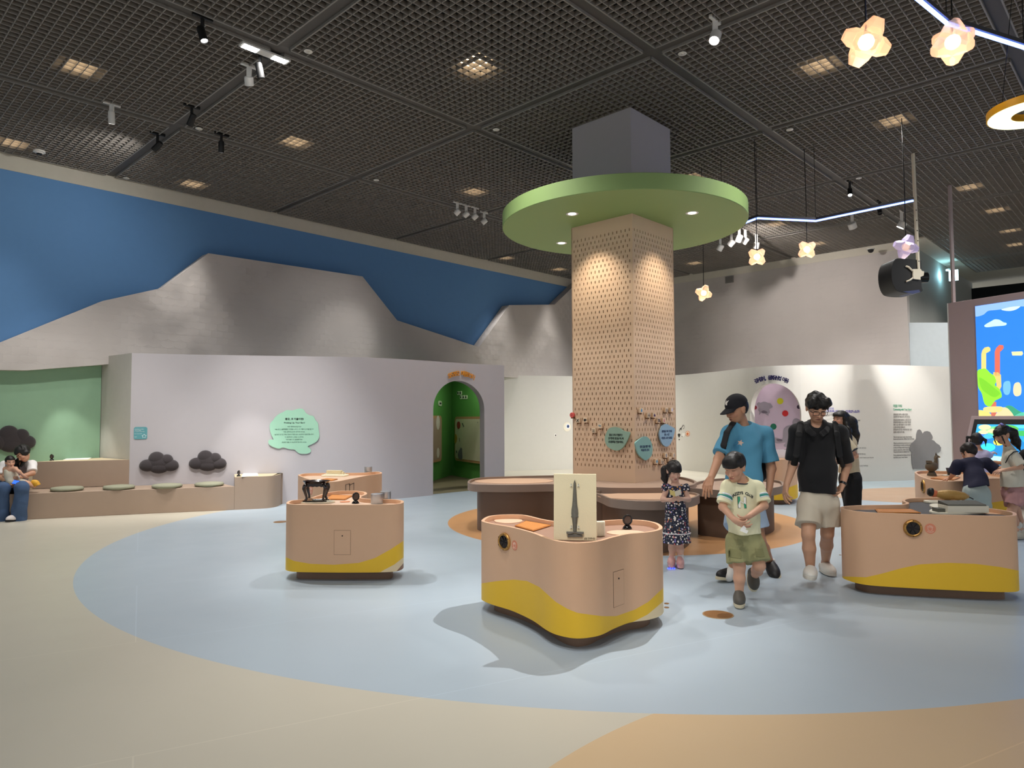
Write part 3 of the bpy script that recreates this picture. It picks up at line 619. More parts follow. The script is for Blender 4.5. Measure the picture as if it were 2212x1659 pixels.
# ================================================================== star-shaped pendants, blue light line, ring lamp
def shade_material(name, tint, glow):
    m = M(name, tint, .5, var=.03); b = m.node_tree.nodes['Principled BSDF']
    b.inputs['Transmission Weight'].default_value = .0; b.inputs['Alpha'].default_value = .88
    b.inputs['Emission Color'].default_value = lin(tint); b.inputs['Emission Strength'].default_value = glow; return m
mshade = shade_material('pendant shade warm', '#ecc9b0', .22); mshade2 = shade_material('pendant shade violet', '#c9c0e6', .12); mbulb = ME('bulb glow', '#ffe9c0', 26); mbulb2 = ME('bulb amber', '#ffc670', 3)
mcord = M('black cord', '#101010', .6)
def star_pendant(label, u, v, Y, size, rz, tilt, shade=mshade, bulb=mbulb, power=2.5):
    """six blunt horns round a core: a folded star"""
    c = aty(u, v, Y); t = thing('star_pendant', label, 'pendant lamp', tuple(c), 0, 'star pendant lamps')
    R = Matrix.Rotation(rz, 3, 'Y') @ Matrix.Rotation(tilt, 3, 'X'); r = size/2; mb = MB()
    ax = [Vector(a) for a in ((1,0,0),(-1,0,0),(0,1,0),(0,-1,0),(0,0,1),(0,0,-1))]
    core = {}
    for sx in (1, -1):
        for sy in (1, -1):
            for sz in (1, -1): core[(sx, sy, sz)] = mb.V(R @ (Vector((sx, sy, sz))*r*.40))
    for a in ax:
        k = [i for i in range(3) if abs(a[i]) > .5][0]; o1, o2 = [i for i in range(3) if i != k]
        rows = []
        for d, w_ in ((.62, .40), (1.0, .22)):
            ring = []
            for s1, s2 in ((1,1),(-1,1),(-1,-1),(1,-1)):
                for f1, f2 in ((1, .55), (.55, 1)) if s1*s2 > 0 else ((.55, 1), (1, .55)):
                    p = Vector((0, 0, 0)); p[k] = a[k]*r*d; p[o1] = s1*f1*r*w_; p[o2] = s2*f2*r*w_; ring.append(mb.V(R @ p))
            rows.append(ring)
        for i in range(8): mb.F((rows[0][i], rows[0][(i+1) % 8], rows[1][(i+1) % 8], rows[1][i]))
        mb.F(rows[1])
        for n_, (s1, s2) in enumerate(((1,1),(-1,1),(-1,-1),(1,-1))):
            key = [0, 0, 0]; key[k] = int(a[k]); key[o1] = s1; key[o2] = s2; ci_ = core[tuple(key)]
            mb.F((ci_, rows[0][2*n_], rows[0][2*n_+1]))
            s1b, s2b = ((1,1),(-1,1),(-1,-1),(1,-1))[(n_+1) % 4]; key2 = [0, 0, 0]; key2[k] = int(a[k]); key2[o1] = s1b; key2[o2] = s2b
            mb.F((ci_, rows[0][2*n_+1], rows[0][(2*n_+2) % 8], core[tuple(key2)]))
    mb.build('shade', shade, t)
    q = MB(); q.ball((0, 0, 0), r*.33); q.build('bulb', bulb, t, smooth=True)
    q = MB(); q.tube([(0, 0, r*.5), (.004, 0, .8), (0, .01, ZC-c.z)], .006, 6); q.build('cord', mcord, t)
    l = bpy.data.lights.new('pendant_glow', 'POINT'); l.energy = power; l.color = (1, .78, .5); l.shadow_soft_size = r*.4
    lo = bpy.data.objects.new('pendant_glow', l); C.objects.link(lo); lo.location = c; lo.parent = t; lo.location = (0, 0, -r*1.7)
    return t
star_pendant('big glowing star pendant at upper right, left of the pair', 1871, 91, 5.0, .34, .35, .6)
star_pendant('big glowing star pendant at upper right, touching the blue light line', 2058, 91, 5.5, .35, -.5, .7)
star_pendant('small glowing star pendant, second from the column on the right', 1635, 555, 10.8, .29, .75, .1, power=1.5)
star_pendant('small glowing star pendant, third from the column on the right', 1743, 539, 11.2, .30, .85, .15, power=1.5)
star_pendant('small glowing star pendant hanging lowest beside the column', 1520, 633, 12.0, .28, .3, .5, power=1.5)
star_pendant('dim violet star pendant above the projector', 1957, 533, 10.0, .34, .25, .3, mshade2, mbulb2, 1.5)

mled = ME('blue led', '#6c8cff', 6); mledh = M('led profile dark', '#3a3a3e', .5)
zl = 4.62; near_ = [(1930,-45),(2045,50),(2212,103),(2420,175)]; far_ = [(1500,512),(1560,500),(1636,471.5),(1762,477.5),(1973,433.5)]
def led_line(label, P):
    t = thing('led_line', label, 'light line', tuple(P[1])); o = Vector(P[1]); g = MB(); h = MB()
    for a, b in zip(P, P[1:]):
        g.bar(a-o, b-o, .022, .022); h.bar(a-o+Vector((0, 0, .034)), b-o+Vector((0, 0, .034)), .045, .035)
    g.build('diffuser', mled, t); h.build('profile', mledh, t)
    for p in P[1:-1]:
        q = MB(); q.tube([p-o+Vector((0, 0, .04)), p-o+Vector((0, 0, ZC-zl))], .004, 5); q.build('suspension_wire', mcord, t)
led_line('glowing blue-white light line bending over the upper right corner', [at(u, v, zl) for u, v in near_])
led_line('glowing blue-white light line zigzagging between green disc and white pole', [at(u, v, zl) for u, v in far_])
# hanging yellow ring lamp cut by the right edge
c = at(2232, 246, 4.0); t = thing('ring_lamp', 'yellow hanging ring lamp with white glowing underside at right edge', 'ring lamp', tuple(c))
q = MB(); q.lathe([(.145, 0), (.325, 0), (.325, .06), (.145, .06), (.145, 0)], n=48); q.build('body', M('mustard yellow', '#d9a21f', .5), t, angle=30)
q = MB(); q.lathe([(.152, -.003), (.315, -.003), (.315, .004), (.152, .004), (.152, -.003)], n=48); q.build('diffuser', ME('ring diffuser', '#f4ffc8', 1.6), t, angle=30)
for a in (0, 2.1, 4.2):
    q = MB(); q.tube([(.24*math.cos(a), .24*math.sin(a), .06), (.03*math.cos(a), .03*math.sin(a), ZC-c.z)], .003, 5); q.build('wire', mcord, t)

# ================================================================== projector on its pole, rod, grille, exit sign
Yp = 11.4; a = aty(1972, 332, Yp); b = aty(1986, 585, Yp)
t = thing('ceiling_projector', 'black projector hung from the ceiling on a long cream pole', 'projector', (b.x, b.y, b.z)); mcreamM = M('cream metal', '#d8cfb8', .5)
o = Vector(b); R_ = lambda u, v, dy=0: aty(u, v, Yp+dy)-o
q = MB(); q.bar(Vector((a.x, a.y, ZC))-o, R_(1984, 590), .055, .03); pl = q.build('pole', mcreamM, t)
q = MB(); [q.obox(R_(1977+i*1.15, 455+i*22)+Vector((-.008, -.03, -.008)), (.016, 0, 0), (0, .01, 0), (0, 0, .016)) for i in range(6)]; q.build('hole', mblk, pl)
body = spline([R_(u, v).xz for u, v in ((1932,562),(1945,558),(1985,562),(1990,567),(1990,590),(1991,618),(1992,629),(1972,633),(1945,631),(1934,624),(1927,605),(1926,580))], True, 5)
q = MB(); q.ext(body, (0, 0, 0), (1, 0, 0), (0, 0, 1), (0, 1, 0), .0, .42); q.build('body', mblk, t, bevel=.02, angle=40)
q = MB(); lc = R_(1990, 600, .1); q.lathe([(0, -.05), (.085, -.05), (.085, .09), (.07, .1), (0, .08)], lc, 24, (1, -.2, 0)); q.build('lens_barrel', M('gloss black', '#0a0a0b', .2), t, angle=40)
q = MB(); q.ext([R_(u, v).xz for u, v in ((1970,582),(1987,582),(1989,586),(1994,587),(1993,596),(1986,599),(1986,605),(1971,603))], (0, -.012, 0), (1, 0, 0), (0, 0, 1), (0, 1, 0), -.02, .01); br_ = q.build('bracket', mcreamM, t)
q = MB(); q.tube([R_(1971, 585, -.02), R_(1963, 577, -.02), R_(1957, 575, -.02)], .015, 6); q.build('bracket_arm', mcreamM, br_)
q = MB(); q.tube([R_(1972, 600, -.02), R_(1966, 605, -.02), R_(1958, 608, -.02)], .015, 6); q.build('bracket_arm', mcreamM, br_)
q = MB(); q.ext([R_(u, v).xz for u, v in ((1950,630),(1985,626),(1988,631),(1972,635))], (0, -.004, 0), (1, 0, 0), (0, 0, 1), (0, 1, 0), 0, .3); q.build('vent_panel', M('bluish vent', '#3a4266', .4), t)
gp_ = onp(1576, 604, G(0, JB), GB); t = thing('air_grille', 'small square grey air grille high on the back wall', 'grille', tuple(gp_-GB*.01), math.atan2(GA.y, GA.x))
q = MB(); q.box(-.13, -.012, -.1, .13, .005, .1); q.build('grille_frame', M('grille grey', '#8f8a86', .6), t)
q = MB(); [q.box(-.11, -.02, z, .11, -.01, z+.008) for z in np.linspace(-.08, .072, 9)]; q.build('slats', M('grille slat grey', '#77726e', .6), t)
ex = onp(2052, 595, G(.95, 0), GA); t = thing('exit_sign', 'glowing exit sign plate seen edge-on under the alcove soffit', 'exit sign', (ex.x, ex.y, ex.z))
q = MB(); q.obox(Vector((-.03, 0, -.16))-GB*.0, GB*.05, GA*.22, (0, 0, .30)); q.build('plate', ME('exit glow', '#c8f6ff', 4), t)
q = MB(); q.lathe([(0, .14), (.1, .14), (.1, .18), (0, .18)], n=16); q.build('ceiling_mount', mwht, t, angle=40)
l = bpy.data.lights.new('exit_glow', 'POINT'); l.energy = 9; l.color = (.35, .8, 1); l.shadow_soft_size = .05; lo = bpy.data.objects.new('exit_glow', l); C.objects.link(lo); lo.parent = t; lo.location = tuple(-GA*.12-GB*.15)
# ================================================================== helpers for things on curved faces
def surf(out, u, v):
    """point, tangent and outward normal on a kiosk side seen at photo point u, v"""
    best = None; n = len(out)
    for i in range(n):
        a, b = Vector((*out[i], .4)), Vector((*out[(i+1) % n], .4)); ua, ub = px(a)[0], px(b)[0]
        t_ = (b-a).normalized(); nn = Vector((t_.y, -t_.x, 0))
        if nn.dot(Vector((0, 0, .4))-a) < 0 or (ua-u)*(ub-u) > 0 or abs(ub-ua) < 1e-6: continue
        p = a+(b-a)*((u-ua)/(ub-ua))
        if best is None or p.y < best[0].y: best = (p, t_, nn)
    p, t_, nn = best; q = aty(u, v, p.y); return Vector((p.x, p.y, q.z)), t_, nn
def wallpt(pts, u, v):
    for a, b in zip(pts, pts[1:]):
        a, b = Vector((a[0], a[1], 1)), Vector((b[0], b[1], 1)); ua, ub = px(a)[0], px(b)[0]
        if (ua-u)*(ub-u) <= 0 and abs(ub-ua) > 1e-6:
            p = a+(b-a)*((u-ua)/(ub-ua)); t_ = (b-a).normalized(); return Vector((p.x, p.y, aty(u, v, p.y).z)), t_, Vector((t_.y, -t_.x, 0))
UP = Vector((0, 0, 1))
def put(ob, root): return rel(ob, root)
mgap = M('gap dark', '#6f5543', .8); mbrass = M('brass ring', '#b98a4a', .35, metal=.6); mflap = M('rubber flap', '#241c18', .6); msal = M('salmon sticker', '#d9886a', .6); mskinline = M('sticker line', '#f3d9c6', .6)
def door(k, out, u0, u1, v0, v1):
    t = k; mb, g = MB(), MB()
    for (m_, off, pad) in ((g, .0012, .0022), (mb, .002, 0)):
        P = [surf(out, u0+(u1-u0)*i/6, (v0+v1)/2) for i in range(7)]
        zt, zb = surf(out, (u0+u1)/2, v0)[0].z+pad, surf(out, (u0+u1)/2, v1)[0].z-pad
        pts = [p+nn*off for p, t_, nn in P]; pts[0] = pts[0]-(pts[1]-pts[0]).normalized()*pad; pts[-1] = pts[-1]+(pts[-1]-pts[-2]).normalized()*pad
        for a, b in zip(pts, pts[1:]): m_.F([m_.V((a.x, a.y, zb)), m_.V((b.x, b.y, zb)), m_.V((b.x, b.y, zt)), m_.V((a.x, a.y, zt))])
    put(g.build('door_gap', mgap, t), t); d = put(mb.build('access_door', mpeach, t), t)
    p, t_, nn = surf(out, (u0+u1)/2, v0+(v1-v0)*.22); q = MB(); q.lathe([(0, 0), (.006, 0), (.006, .003), (0, .003)], p+nn*.002, 12, nn)
    o = q.build('lock', mblk, d)
def port(k, out, u, v, R=.062):
    p, t_, nn = surf(out, u, v)
    q = MB(); q.lathe([(R*.72, .0), (R*.72, .016), (R*.8, .02), (R*.95, .016), (R, .006), (R, -.002)], p, 32, nn); o = put(q.build('touch_port', mbrass, k, angle=50), k)
    q = MB(); q.lathe([(0, .002), (R*.73, .002), (R*.73, .005), (0, .005)], p, 24, nn); q.build('port_back', mblk, o)
    ux, uy = t_, UP
    q = MB()
    for i in range(6):
        a0, a1 = 2*PI*i/6, 2*PI*(i+.82)/6; f = lambda r, a, d: p+(ux*math.cos(a)+uy*math.sin(a))*r+nn*d
        q.F([q.V(f(R*.06, a0, .008)), q.V(f(R*.7, a0, .014)), q.V(f(R*.72, (a0+a1)/2, .013)), q.V(f(R*.66, a1, .009))])
    q.build('flaps', mflap, o)
    q = MB()
    for i in range(6):
        a = 2*PI*i/6+.5; q.lathe([(0, .018), (.0035, .018), (.0035, .021), (0, .021)], p+(ux*math.cos(a)+uy*math.sin(a))*R*.88, 8, nn)
    q.build('rim_screws', mblk, o)
def hand_sticker(k, out, u, v, R=.032):
    p, t_, nn = surf(out, u, v)
    q = MB(); q.lathe([(0, .0005), (R, .0005), (R, .0015), (0, .0015)], p, 24, nn); o = put(q.build('hand_sticker', msal, k), k)
    q = MB(); f = lambda x, y: p+t_*x*R+UP*y*R+nn*.002
    hand = [(-.35,-.35),(-.45,.1),(-.5,.45),(-.38,.5),(-.25,.1),(-.2,.6),(-.06,.62),(-.04,.12),(.08,.6),(.2,.57),(.14,.1),(.34,.42),(.44,.35),(.3,-.05),(.28,-.35),(0,-.5)]
    pts = [f(*a) for a in hand]; q.tube(pts+[pts[0]], R*.035, 5)
    arc = [f(.72*math.cos(a), .72*math.sin(a)) for a in np.linspace(-2.4, -.7, 8)]; q.tube(arc, R*.035, 5)
    q.build('hand_outline', mskinline, o)
t2_, t1_, t3_, t0_, t4_ = K2, K1, K3, K0, K4
port(K2, K2o, 1091, 1170, .066); hand_sticker(K2, K2o, 1112, 1178, .036); door(K2, K2o, 1325, 1347, 1233, 1308)
door(K1, K1o, 722, 757, 1146, 1198)
port(K3, K3o, 1973, 1141, .072); hand_sticker(K3, K3o, 2011, 1142, .042)
port(K4, K4o, 1996, 1051, .09)
hand_sticker(K0, K0o, 672, 1059, .06)
# printed book outline on the kiosk by the wall
q = MB()
for a, b in (((746.5,1060),(746.5,1047)),((746.5,1047),(755,1045)),((755,1045),(755,1060)),((755,1048),(764,1043)),((764,1043),(764,1059))):
    pa, pb_ = surf(K0o, *a), surf(K0o, *b); q.bar(pa[0]+pa[2]*.002, pb_[0]+pb_[2]*.002, .012, .003)
put(q.build('book_mark', mblk, K0), K0)

# ================================================================== things on the kiosks
ZD = .654
msil = M('brushed aluminium', '#b9bcc0', .32, metal=.75, var=.06, scale=30); mgblk = M('gloss black lacquer', '#0e0b0b', .18, coat=.5); mlac = M('dark lacquer wood', '#1c0f0d', .22, coat=.6)
mivo = M('ivory board', '#efe2bd', .7, var=.02, bump=.15, bscale=160); mleath = M('orange leather', '#cf8640', .5, bump=.15, var=.06); mwboard = M('white board', '#e9e3d0', .6)
def inlay(k, u, v, rx, ry, mat, z=ZD):
    p = at(u, v, z); q = MB(); q.prism([(a+p.x, b+p.y) for a, b in ell(rx, ry, 36)], z-.003, z+.003); put(q.build('deck_inlay', mat, k), k)
minl2 = M('pale peach inlay', '#e3bd9f', .5, var=.02)
inlay(K2, 1098, 1125, .115, .14, minl2); inlay(K2, 1352, 1151, .14, .11, minl2)
inlay(K3, 1862, 1098, .17, .1, minl2); inlay(K3, 2145, 1107, .16, .12, minl2); inlay(K3, 1985, 1080, .12, .1, minl2)
inlay(K1, 745, 1084, .05, .05, M('printed dot', '#d18a63', .6), .664)
def mat_(label, quad, z, mat=mleath):
    P = [at(u, v, z) for u, v in quad]; c = sum(P, Vector())/4; t = thing('leather_mat', label, 'mat', tuple(c))
    q = MB(); q.prism([((p-c).x, (p-c).y) for p in P], .0, .008); q.build('sheet', mat, t, bevel=.002)
    q = MB(); R = [(p-c)*.94 for p in P]
    for a, b in zip(R, R[1:]+R[:1]): q.bar((a.x, a.y, .0085), (b.x, b.y, .0085), .004, .002)
    q.build('stitching', M('stitching', '#a86a2e', .6), t); return t
mat_('orange leather mat left of the upright dagger board', [(1112,1137),(1136,1126.5),(1190,1136),(1152,1148)], .656)
mat_('orange mat on the left kiosk behind the black carved table', [(704,1079),(716,1070),(762,1071.5),(745,1080)], .666)
mat_('orange mat at the front rim of the kiosk by the lilac wall', [(690,1037.5),(706,1034),(730,1035.5),(716,1039)], .656)
mat_('orange mat at the left on the charcoal deck of the right kiosk', [(1896,1108),(1890,1101),(1968,1101),(1990,1109)], .656)
mat_('orange mat on the far right kiosk under the child\'s hand', [(2010,1034),(2030,1028.5),(2075,1032),(2060,1037.5)], .656)
# upright board with the bronze dagger relief
b0, b1 = at(1196, 1166.5, ZD), at(1289, 1168.5, ZD); bx = (b1-b0); W_ = bx.length; bx.normalize(); by = Vector((-bx.y, bx.x, 0))
t = thing('dagger_board', 'ivory board with bronze dagger relief standing on the front kiosk', 'relief board', tuple(b0), 0)
H_ = aty(1196, 1024, b0.y).z-ZD; lean = Vector((by.x*.10, by.y*.10, 1)).normalized()
q = MB(); q.obox((0, 0, 0), bx*W_, by*.022, lean*H_); q.build('panel', mivo, t, bevel=.003)
mbrz = M('bronze patina', '#75736a', .45, metal=.35, var=.18, scale=40)
def bp(a, b, d=0): return bx*(a*W_)+lean*(b*H_)-by*d
prof = [(.915,.0),(.86,.030),(.80,.034),(.70,.044),(.60,.052),(.52,.062),(.46,.078),(.40,.082),(.37,.076),(.36,.085),(.35,.085),(.34,.066),(.25,.054),(.245,.05),(.18,.044),(.14,.042)]
q = MB(); rows = []
for h, w_ in prof:
    row = []
    for k in range(7):
        s_ = -1+2*k/6; row.append(q.V(bp(.495+s_*w_, h, .004+.016*(1-abs(s_))**.7)))
    rows.append(row)
for a, b in zip(rows, rows[1:]):
    for k in range(6): q.F((a[k], a[k+1], b[k+1], b[k]))
q.build('dagger_blade', mbrz, t, smooth=True)
q = MB(); q.ext([(.30,.135),(.70,.135),(.70,.108),(.655,.098),(.60,.098),(.52,.118),(.48,.118),(.40,.098),(.345,.098),(.30,.108)], (0,0,0), bx*W_, lean*H_, -by, 0, .02)
q.ext([(.335,.09),(.49,.10),(.66,.088),(.675,.055),(.325,.052)], (0,0,0), bx*W_, lean*H_, -by, 0, .012); q.build('dagger_pommel', mbrz, t, bevel=.002)
for h, nm in ((.83, .86), (.2, .22)):
    for s_ in (-1, 1):
        q = MB(); q.obox(bp(.495+s_*.085-.028, h-.022, .002), bx*W_*.056, lean*H_*.045, -by*.004); c_ = q.build('clear_bracket', M('clear plastic', '#f3ecd2', .1), t)
        q = MB(); [q.obox(bp(.495+s_*.085-.004, h-.018+.03*j, .007), bx*.004, lean*.004, -by*.002) for j in (0, 1)]; q.build('screw', mblk, c_)
text_mesh('touch_note', '살살 만져주세요', .016, M('print dark', '#4c4334', .8), t, frame(bp(.84, .032, .0015), bx, lean), .0004, width=W_*.25)
# ridged white block behind it
p = at(1299, 1157, ZD); t = thing('ridged_block', 'small white ridged block behind the dagger board at its right edge', 'block', tuple(p))
q = MB(); q.obox((-.035, -.02, 0), (.06, 0, 0), (0, .05, 0), (0, 0, .10)); q.build('core', mwboard, t)
for i in range(6): q = MB(); q.obox((-.034+i*.0098, -.026, .003), (.0062, 0, 0), (0, .008, 0), (0, 0, .094)); q.build('ridge', mwboard, t)
# round black stands
def round_stand(label, u, v, z, s=1.0, rz=0):
    p = at(u, v, z); t = thing('listening_pod', label, 'listening pod', tuple(p), rz)
    q = MB(); q.lathe([(.0, 0), (.035*s, 0), (.036*s, .006*s), (.024*s, .022*s), (.014*s, .03*s), (0, .03*s)], n=24); q.build('foot', mgblk, t, smooth=True)
    c = (0, 0, .066*s); q = MB(); q.lathe([(0, -.016*s), (.03*s, -.014*s), (.04*s, 0), (.04*s, .01*s), (.032*s, .014*s), (.028*s, .008*s), (0, .008*s)], c, 28, (.35, -1, .05)); hd = q.build('head', mgblk, t, smooth=True)
    q = MB(); q.lathe([(0, .008*s), (.028*s, .008*s), (.028*s, .0095*s), (0, .0095*s)], c, 24, (.35, -1, .05)); q.build('mesh_disc', M('speaker mesh', '#5b4b43', .7), hd)
round_stand('round black listening pod on the right of the front kiosk', 1355, 1142, ZD)
round_stand('round black listening pod between black table and silver cylinders', 768, 1087.5, .662, 1.02, .5)
round_stand('black listening pod on the upper bench tier against the green wall', 112, 995, .815, 1.0, -.7)
round_stand('black listening pod on the raised end of the bench', 515.5, 1029, .534, .95, 1.2)
# black carved table on a white oval plinth
c = at(683, 1085.5, .662); t = thing('oval_plinth', 'white oval plinth under the black carved table', 'plinth', tuple(c))
q = MB(); q.prism(ell(.185, .12, 40), 0, .014); q.build('slab', M('ivory slab', '#efe6cd', .6), t, bevel=.004)
t = thing('carved_table', 'small black lacquered tray table with curved legs on the white oval plinth', 'small table', tuple(c+Vector((0, 0, .014))), .08)
q = MB(); prof_ = [(0, .178), (.105, .178), (.118, .184), (.134, .2), (.132, .203), (.114, .19), (0, .186)]; q.lathe(prof_, n=36, sx=1, sy=.82); q.build('tray_top', mlac, t, angle=50)
for sx in (-1, 1):
    for sy in (-1, 1):
        q = MB(); pth = [(sx*.082, sy*.066, .178), (sx*.098, sy*.075, .155), (sx*.103, sy*.078, .13), (sx*.093, sy*.072, .09), (sx*.082, sy*.066, .05), (sx*.08, sy*.066, .03), (sx*.092, sy*.072, .014)]
        q.tube(pth, [.018, .02, .019, .014, .011, .012, .014], 10); q.build('leg', mlac, t, smooth=True)
for sy in (-1, 1):
    q = MB(); sc_ = [(-.09, .178), (.09, .178), (.085, .15), (.062, .143), (.045, .152), (.02, .146), (0, .15), (-.02, .146), (-.045, .152), (-.062, .143), (-.085, .15)]
    q.ext(sc_, (0, sy*.072, 0), (1, 0, 0), (0, 0, 1), (0, 1, 0), -.004, .004); q.build('apron', mlac, t)
for sx in (-1, 1):
    q = MB(); q.ext([(-.06, .178), (.06, .178), (.05, .15), (0, .144), (-.05, .15)], (sx*.088, 0, 0), (0, 1, 0), (0, 0, 1), (1, 0, 0), -.004, .004); q.build('apron', mlac, t)
for sy in (-1, 1): q = MB(); q.obox((-.115, sy*.07-.009, 0), (.23, 0, 0), (0, .018, 0), (0, 0, .012)); q.build('foot_rail', mlac, t, bevel=.003)
def can(label, u, v, z, r=.036, h=.105):
    p = at(u, v, z); t = thing('metal_canister', label, 'canister', tuple(p), 0, 'silver canisters')
    q = MB(); q.lathe([(0, 0), (r-.001, 0), (r, .002), (r, h-.012), (0, h-.012)], n=32); q.build('body', msil, t, angle=40)
    q = MB(); q.lathe([(0, h-.012), (r+.0008, h-.012), (r+.0008, h-.002), (r-.003, h), (0, h)], n=32); q.build('lid', msil, t, angle=40)
can('silver metal canister in front of its twin on the left kiosk', 814, 1088.5, .662, .058, .1)
can('silver metal canister half hidden behind its twin on the left kiosk', 833, 1085, .662, .052, .11)
can('single silver metal canister on the kiosk by the lilac wall', 795.5, 1024.5, .654, .058, .115)
# cream tray with stone blocks
c = at(724, 1028.5, ZD); t = thing('stone_tray', 'low cream tray on the kiosk by the lilac wall', 'tray', tuple(c), -.12)
q = MB(); q.prism(rrect(.36, .2, .03), 0, .022); q.build('slab', MATS['ivory slab'], t, bevel=.004)
q = MB(); q.prism(rrect(.28, .13, .01), .022, .034); q.build('step', MATS['ivory slab'], t, bevel=.003)
t = thing('stone_block', 'long cream carved stone block lying on the cream tray', 'stone block', tuple(c+Vector((-.01, 0, .034))), -.25)
q = MB(); q.box(-.12, -.028, 0, .12, .028, .05); q.build('block', M('cream stone', '#d9c9a3', .8, bump=.3, bscale=60), t, bevel=.006)
q = MB(); q.box(.121, -.025, 0, .15, .022, .03); q.build('end_piece', MATS['cream stone'], t, bevel=.004)
# things on the right kiosk
mgold = M('golden cloth', '#a8854a', .45, metal=.25, bump=.6, bscale=30, var=.2)
c = at(2045, 1086.5, ZD); t = thing('white_tray', 'white rounded tray under the golden pouch on the right kiosk', 'tray', tuple(c), -.1)
q = MB(); q.prism(rrect(.40, .17, .07), 0, .02); q.build('slab', mwboard, t, bevel=.004)
t = thing('golden_pouch', 'golden bottle-shaped pouch with red neck and black cap lying on the white tray', 'pouch', tuple(c+Vector((.05, 0, .02))), -.12)
q = MB(); q.lathe([(0, -.15), (.02, -.148), (.045, -.11), (.062, -.03), (.064, .03), (.056, .08), (.04, .12), (.026, .15), (0, .152)], (0.0, 0, .055), 24, (-1, .1, .06), 1, .8); q.build('body', mgold, t, smooth=True)
q = MB(); q.lathe([(0, .13), (.03, .132), (.036, .16), (.03, .185), (0, .187)], (0, 0, .05), 20, (-1, .1, .12)); q.build('neck', M('red ochre', '#c56b45', .6), t, smooth=True)
q = MB(); q.lathe([(0, .165), (.04, .168), (.042, .19), (.03, .21), (0, .212)], (0, 0, .056), 20, (-1, .1, .14)); q.build('cap', mblk, t, smooth=True)
q = MB(); q.tube([(.12, -.012, .04), (.16, -.02, .035), (.19, -.01, .02)], .006, 6); q.build('tail_cord', mblk, t)
c = at(2075, 1103.5, ZD); t = thing('white_plate', 'white board with curved outline under the white case on the right kiosk', 'board', tuple(c))
q = MB(); out_ = [at(u, v, ZD)-c for u, v in ((2013,1109.5),(2010,1104),(2020,1100.5),(2012,1097),(2008,1093.5),(2020,1091),(2060,1092.5),(2110,1097),(2128,1103),(2125,1109.5),(2070,1111.5))]; q.prism(spline(out_, True, 5), 0, .014); q.build('slab', mwboard, t)
c = at(2082, 1105.5, ZD+.014); t = thing('display_case', 'white box case with dark grey sloped stone on the right kiosk', 'case', tuple(c), -.06)
q = MB(); q.box(-.17, -.07, 0, .17, .09, .058); q.build('case_body', mwboard, t, bevel=.002)
q = MB(); q.ext([(-.07, 0), (.09, 0), (.088, .03), (-.06, .012)], (-.168, 0, .0585), (0, 1, 0), (0, 0, 1), (1, 0, 0), 0, .32); q.build('stone_slab', M('slate grey', '#5b5a52', .7, bump=.3, bscale=50), t)
q = MB(); q.box(-.235, -.03, 0, -.172, .06, .03); q.build('side_ramp', M('slate grey', '#5b5a52', .7), t)
# far right kiosk: duck vessel, dark cup on a white round tray
mclay = M('duck clay', '#6d6250', .7, bump=.4, bscale=40, var=.12)
c = at(2013, 1027, ZD); t = thing('duck_vessel', 'grey-brown duck-shaped clay vessel on the far right kiosk', 'vessel', tuple(c), .3)
q = MB(); q.lathe([(0, 0), (.062, 0), (.058, .02), (.04, .05), (.036, .062), (0, .062)], n=20); q.build('foot', mclay, t, smooth=True)
q = MB(); q.ball((0, 0, .125), (.095, .068, .07), 20, 12); q.tube([(.07, 0, .15), (.085, 0, .2), (.08, 0, .24), (.095, 0, .262)], [.035, .024, .024, .028], 10); q.ball((.1, 0, .265), (.036, .024, .024), 12, 8); q.build('body', mclay, t, smooth=True)
q = MB(); q.tube([(.125, 0, .265), (.16, 0, .255)], [.017, .008], 8); q.build('beak', M('pale clay', '#a8976f', .7), t, smooth=True)
q = MB(); q.tube([(.09, 0, .285), (.085, 0, .32)], [.012, .004], 6); q.build('crest', mclay, t, smooth=True)
q = MB(); q.lathe([(.024, 0), (.04, 0), (.038, .035), (.03, .035), (.024, 0)], (-.045, 0, .175), 18); q.build('spout_cup', mclay, t, angle=40)
c = at(2052, 1029, ZD); t = thing('round_tray', 'white round tray beside the duck vessel', 'tray', tuple(c)); q = MB(); q.lathe([(0, 0), (.1, 0), (.1, .018), (0, .018)], n=30); q.build('slab', mwboard, t, angle=40)
t = thing('dark_cup', 'dark pottery cup on the white round tray', 'cup', tuple(c+Vector((-.01, 0, .018)))); q = MB(); q.lathe([(0, 0), (.02, 0), (.022, .03), (.04, .1), (.035, .1), (.018, .034), (0, .034)], n=20); q.build('bowl', M('dark pottery', '#3d362d', .6), t, smooth=True)
q = MB(); q.lathe([(0, 0), (.034, 0), (.03, .004), (0, .004)], n=20); q.build('foot_ring', MATS['dark pottery'], t)
# glass box on the kiosk behind the men
c = at(1684, 989, .74); t = thing('acrylic_case', 'clear acrylic box on the kiosk in front of the pink niche', 'case', tuple(c))
macr = M('acrylic', '#e6eaf2', .1); macr.node_tree.nodes['Principled BSDF'].inputs['Alpha'].default_value = .35
for k, (a, b) in enumerate((((-.13, -.1), (.26, 0)), ((-.13, .1), (.26, 0)), ((-.13, -.1), (0, .2)), ((.13, -.1), (0, .2)))):
    q = MB(); q.obox((*a, 0), (*b, 0), (.006, 0, 0) if b[0] == 0 else (0, .006, 0), (0, 0, .15)); q.build('pane', macr, t)

